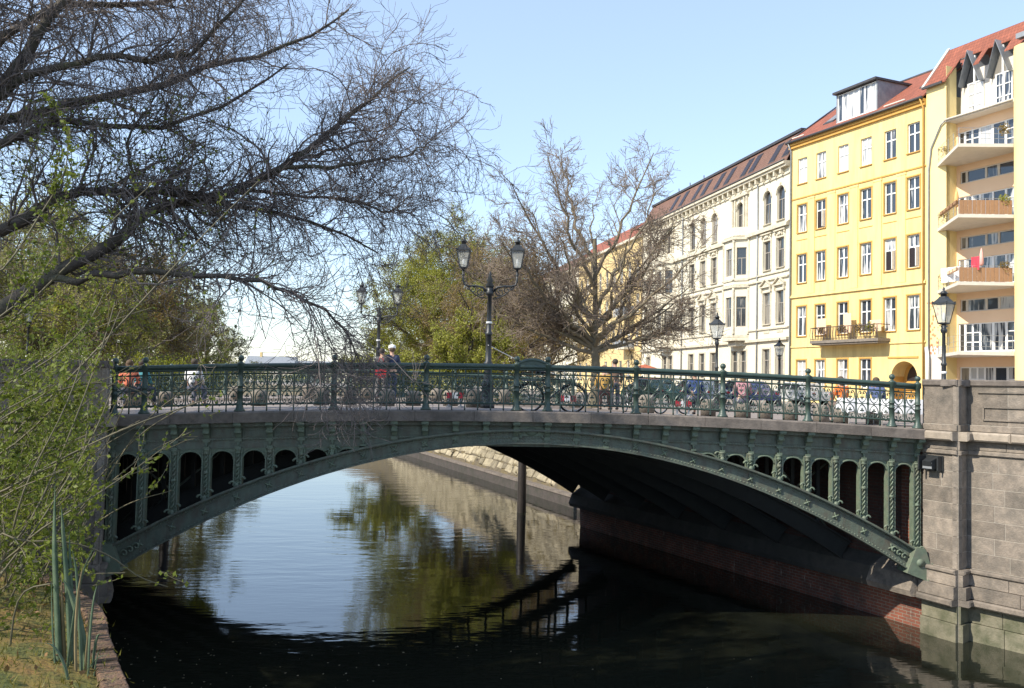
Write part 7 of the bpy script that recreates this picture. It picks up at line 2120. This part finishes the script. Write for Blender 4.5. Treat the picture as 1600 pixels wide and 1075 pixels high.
# iris clump
iris = thing('iris_clump', 'clump of tall blue-green sword leaves standing by the brick kerb', 'plant')
rg = np.random.default_rng(14)
BL = [([(92, 1100), (90, 980), (85, 860), (86, 755)], 0.034), ([(112, 1100), (108, 960), (100, 850), (96, 790)], 0.030), ([(140, 1110), (130, 1000), (112, 930), (98, 905)], 0.036), ([(120, 1100), (118, 1000), (122, 930), (130, 880)], 0.022),
      ([(128, 1110), (126, 1010), (120, 900), (113, 860)], 0.018), ([(136, 1110), (140, 1000), (146, 940), (152, 912)], 0.018), ([(142, 1110), (146, 1030), (152, 995), (160, 990)], 0.02), ([(104, 1110), (100, 1020), (97, 960), (96, 900)], 0.026),
      ([(146, 1110), (147, 1060), (152, 1025), (157, 1014)], 0.018), ([(98, 1110), (96, 1030), (92, 940), (89, 830)], 0.022), ([(118, 1110), (114, 1000), (110, 900), (108, 830)], 0.02), ([(132, 1110), (134, 1040), (138, 990), (139, 950)], 0.02), ([(88, 1110), (86, 1040), (82, 980), (80, 900)], 0.02), ([(125, 1110), (132, 1060), (150, 1030), (172, 1022)], 0.014), ([(110, 1110), (104, 1050), (84, 1010), (60, 1004)], 0.014), ([(135, 1110), (150, 1075), (165, 1060), (182, 1066)], 0.012), ([(100, 1110), (110, 1000), (128, 900), (150, 850)], 0.014)]
for i, (pp, w) in enumerate(BL):
    dep = 4.55 + rg.uniform(-0.12, 0.25)
    pts = resample([at(p[0], p[1], dep - 0.02 * k_) for k_, p in enumerate(pp)], 12)
    pts = pts.copy()
    a = rg.uniform(-1.0, 1.0); wv = rg.uniform(0.6, 1.25)
    sd = np.array([cos(a), sin(a), 0.0]); nm = np.array([-sin(a), cos(a), 0.0])
    b = MB(); vs = []
    for k_ in range(12):
        f = k_ / 11
        ww_ = w * wv * (0.75 + 0.35 * sin(f * 2.6)) * (1 - f ** 3) * 0.5 + 0.0008
        th = 0.007 * (1 - f) + 0.0005
        vs += [tuple(pts[k_] - sd * ww_), tuple(pts[k_] - nm * th), tuple(pts[k_] + sd * ww_), tuple(pts[k_] + nm * th)]
    fs = [(k_ * 4 + j, k_ * 4 + (j + 1) % 4, (k_ + 1) * 4 + (j + 1) % 4, (k_ + 1) * 4 + j) for k_ in range(11) for j in range(4)]
    b.add(vs, fs, True); b.build('leaf', M['reed_dry'] if i % 4 == 3 else M['reed'], iris)
# ------------------------------------------------------------------ far house closing the view
p = ground_pt(384, 320, ZS - 0.5)
fh = thing('far_house', 'low pale house with dark roof on the horizon beyond the canal', 'house', tuple(p), -YAW)
b = MB(); b.b2(0, 17, 0, 9, 0, 6.4); b.build('wall', M['concrete'], fh)
b = MB(); b.prism([(-0.5, 6.4), (4.5, 9.6), (9.5, 6.4)], -0.4, 17.4, 'x'); b.build('roof', M['zinc'], fh)
for i in range(8):
    for z in (1.2, 4.0):
        b = MB(); b.b2(0.9 + i * 2.05, 1.9 + i * 2.05, -0.05, 0.02, z, z + 1.5); b.build('window', M['pane_dark'], fh)
b = MB(); b.b2(4, 4.8, 4, 5, 9, 11); b.build('chimney', M['ochre_house'], fh)
p = ground_pt(455, 330, ZS - 0.5)
fh = thing('far_house', 'long low dark-roofed house on the horizon nearer the double lamp', 'house', tuple(p), -YAW)
b = MB(); b.b2(0, 26, 0, 9, 0, 5.0); b.build('wall', M['cream'], fh)
b = MB(); b.prism([(-0.5, 5.0), (4.5, 8.4), (9.5, 5.0)], -0.4, 26.4, 'x'); b.build('roof', M['zinc'], fh)
for i in range(10):
    b = MB(); b.b2(1.2 + i * 2.45, 2.2 + i * 2.45, -0.05, 0.02, 2.0, 3.6); b.build('window', M['pane_dark'], fh)
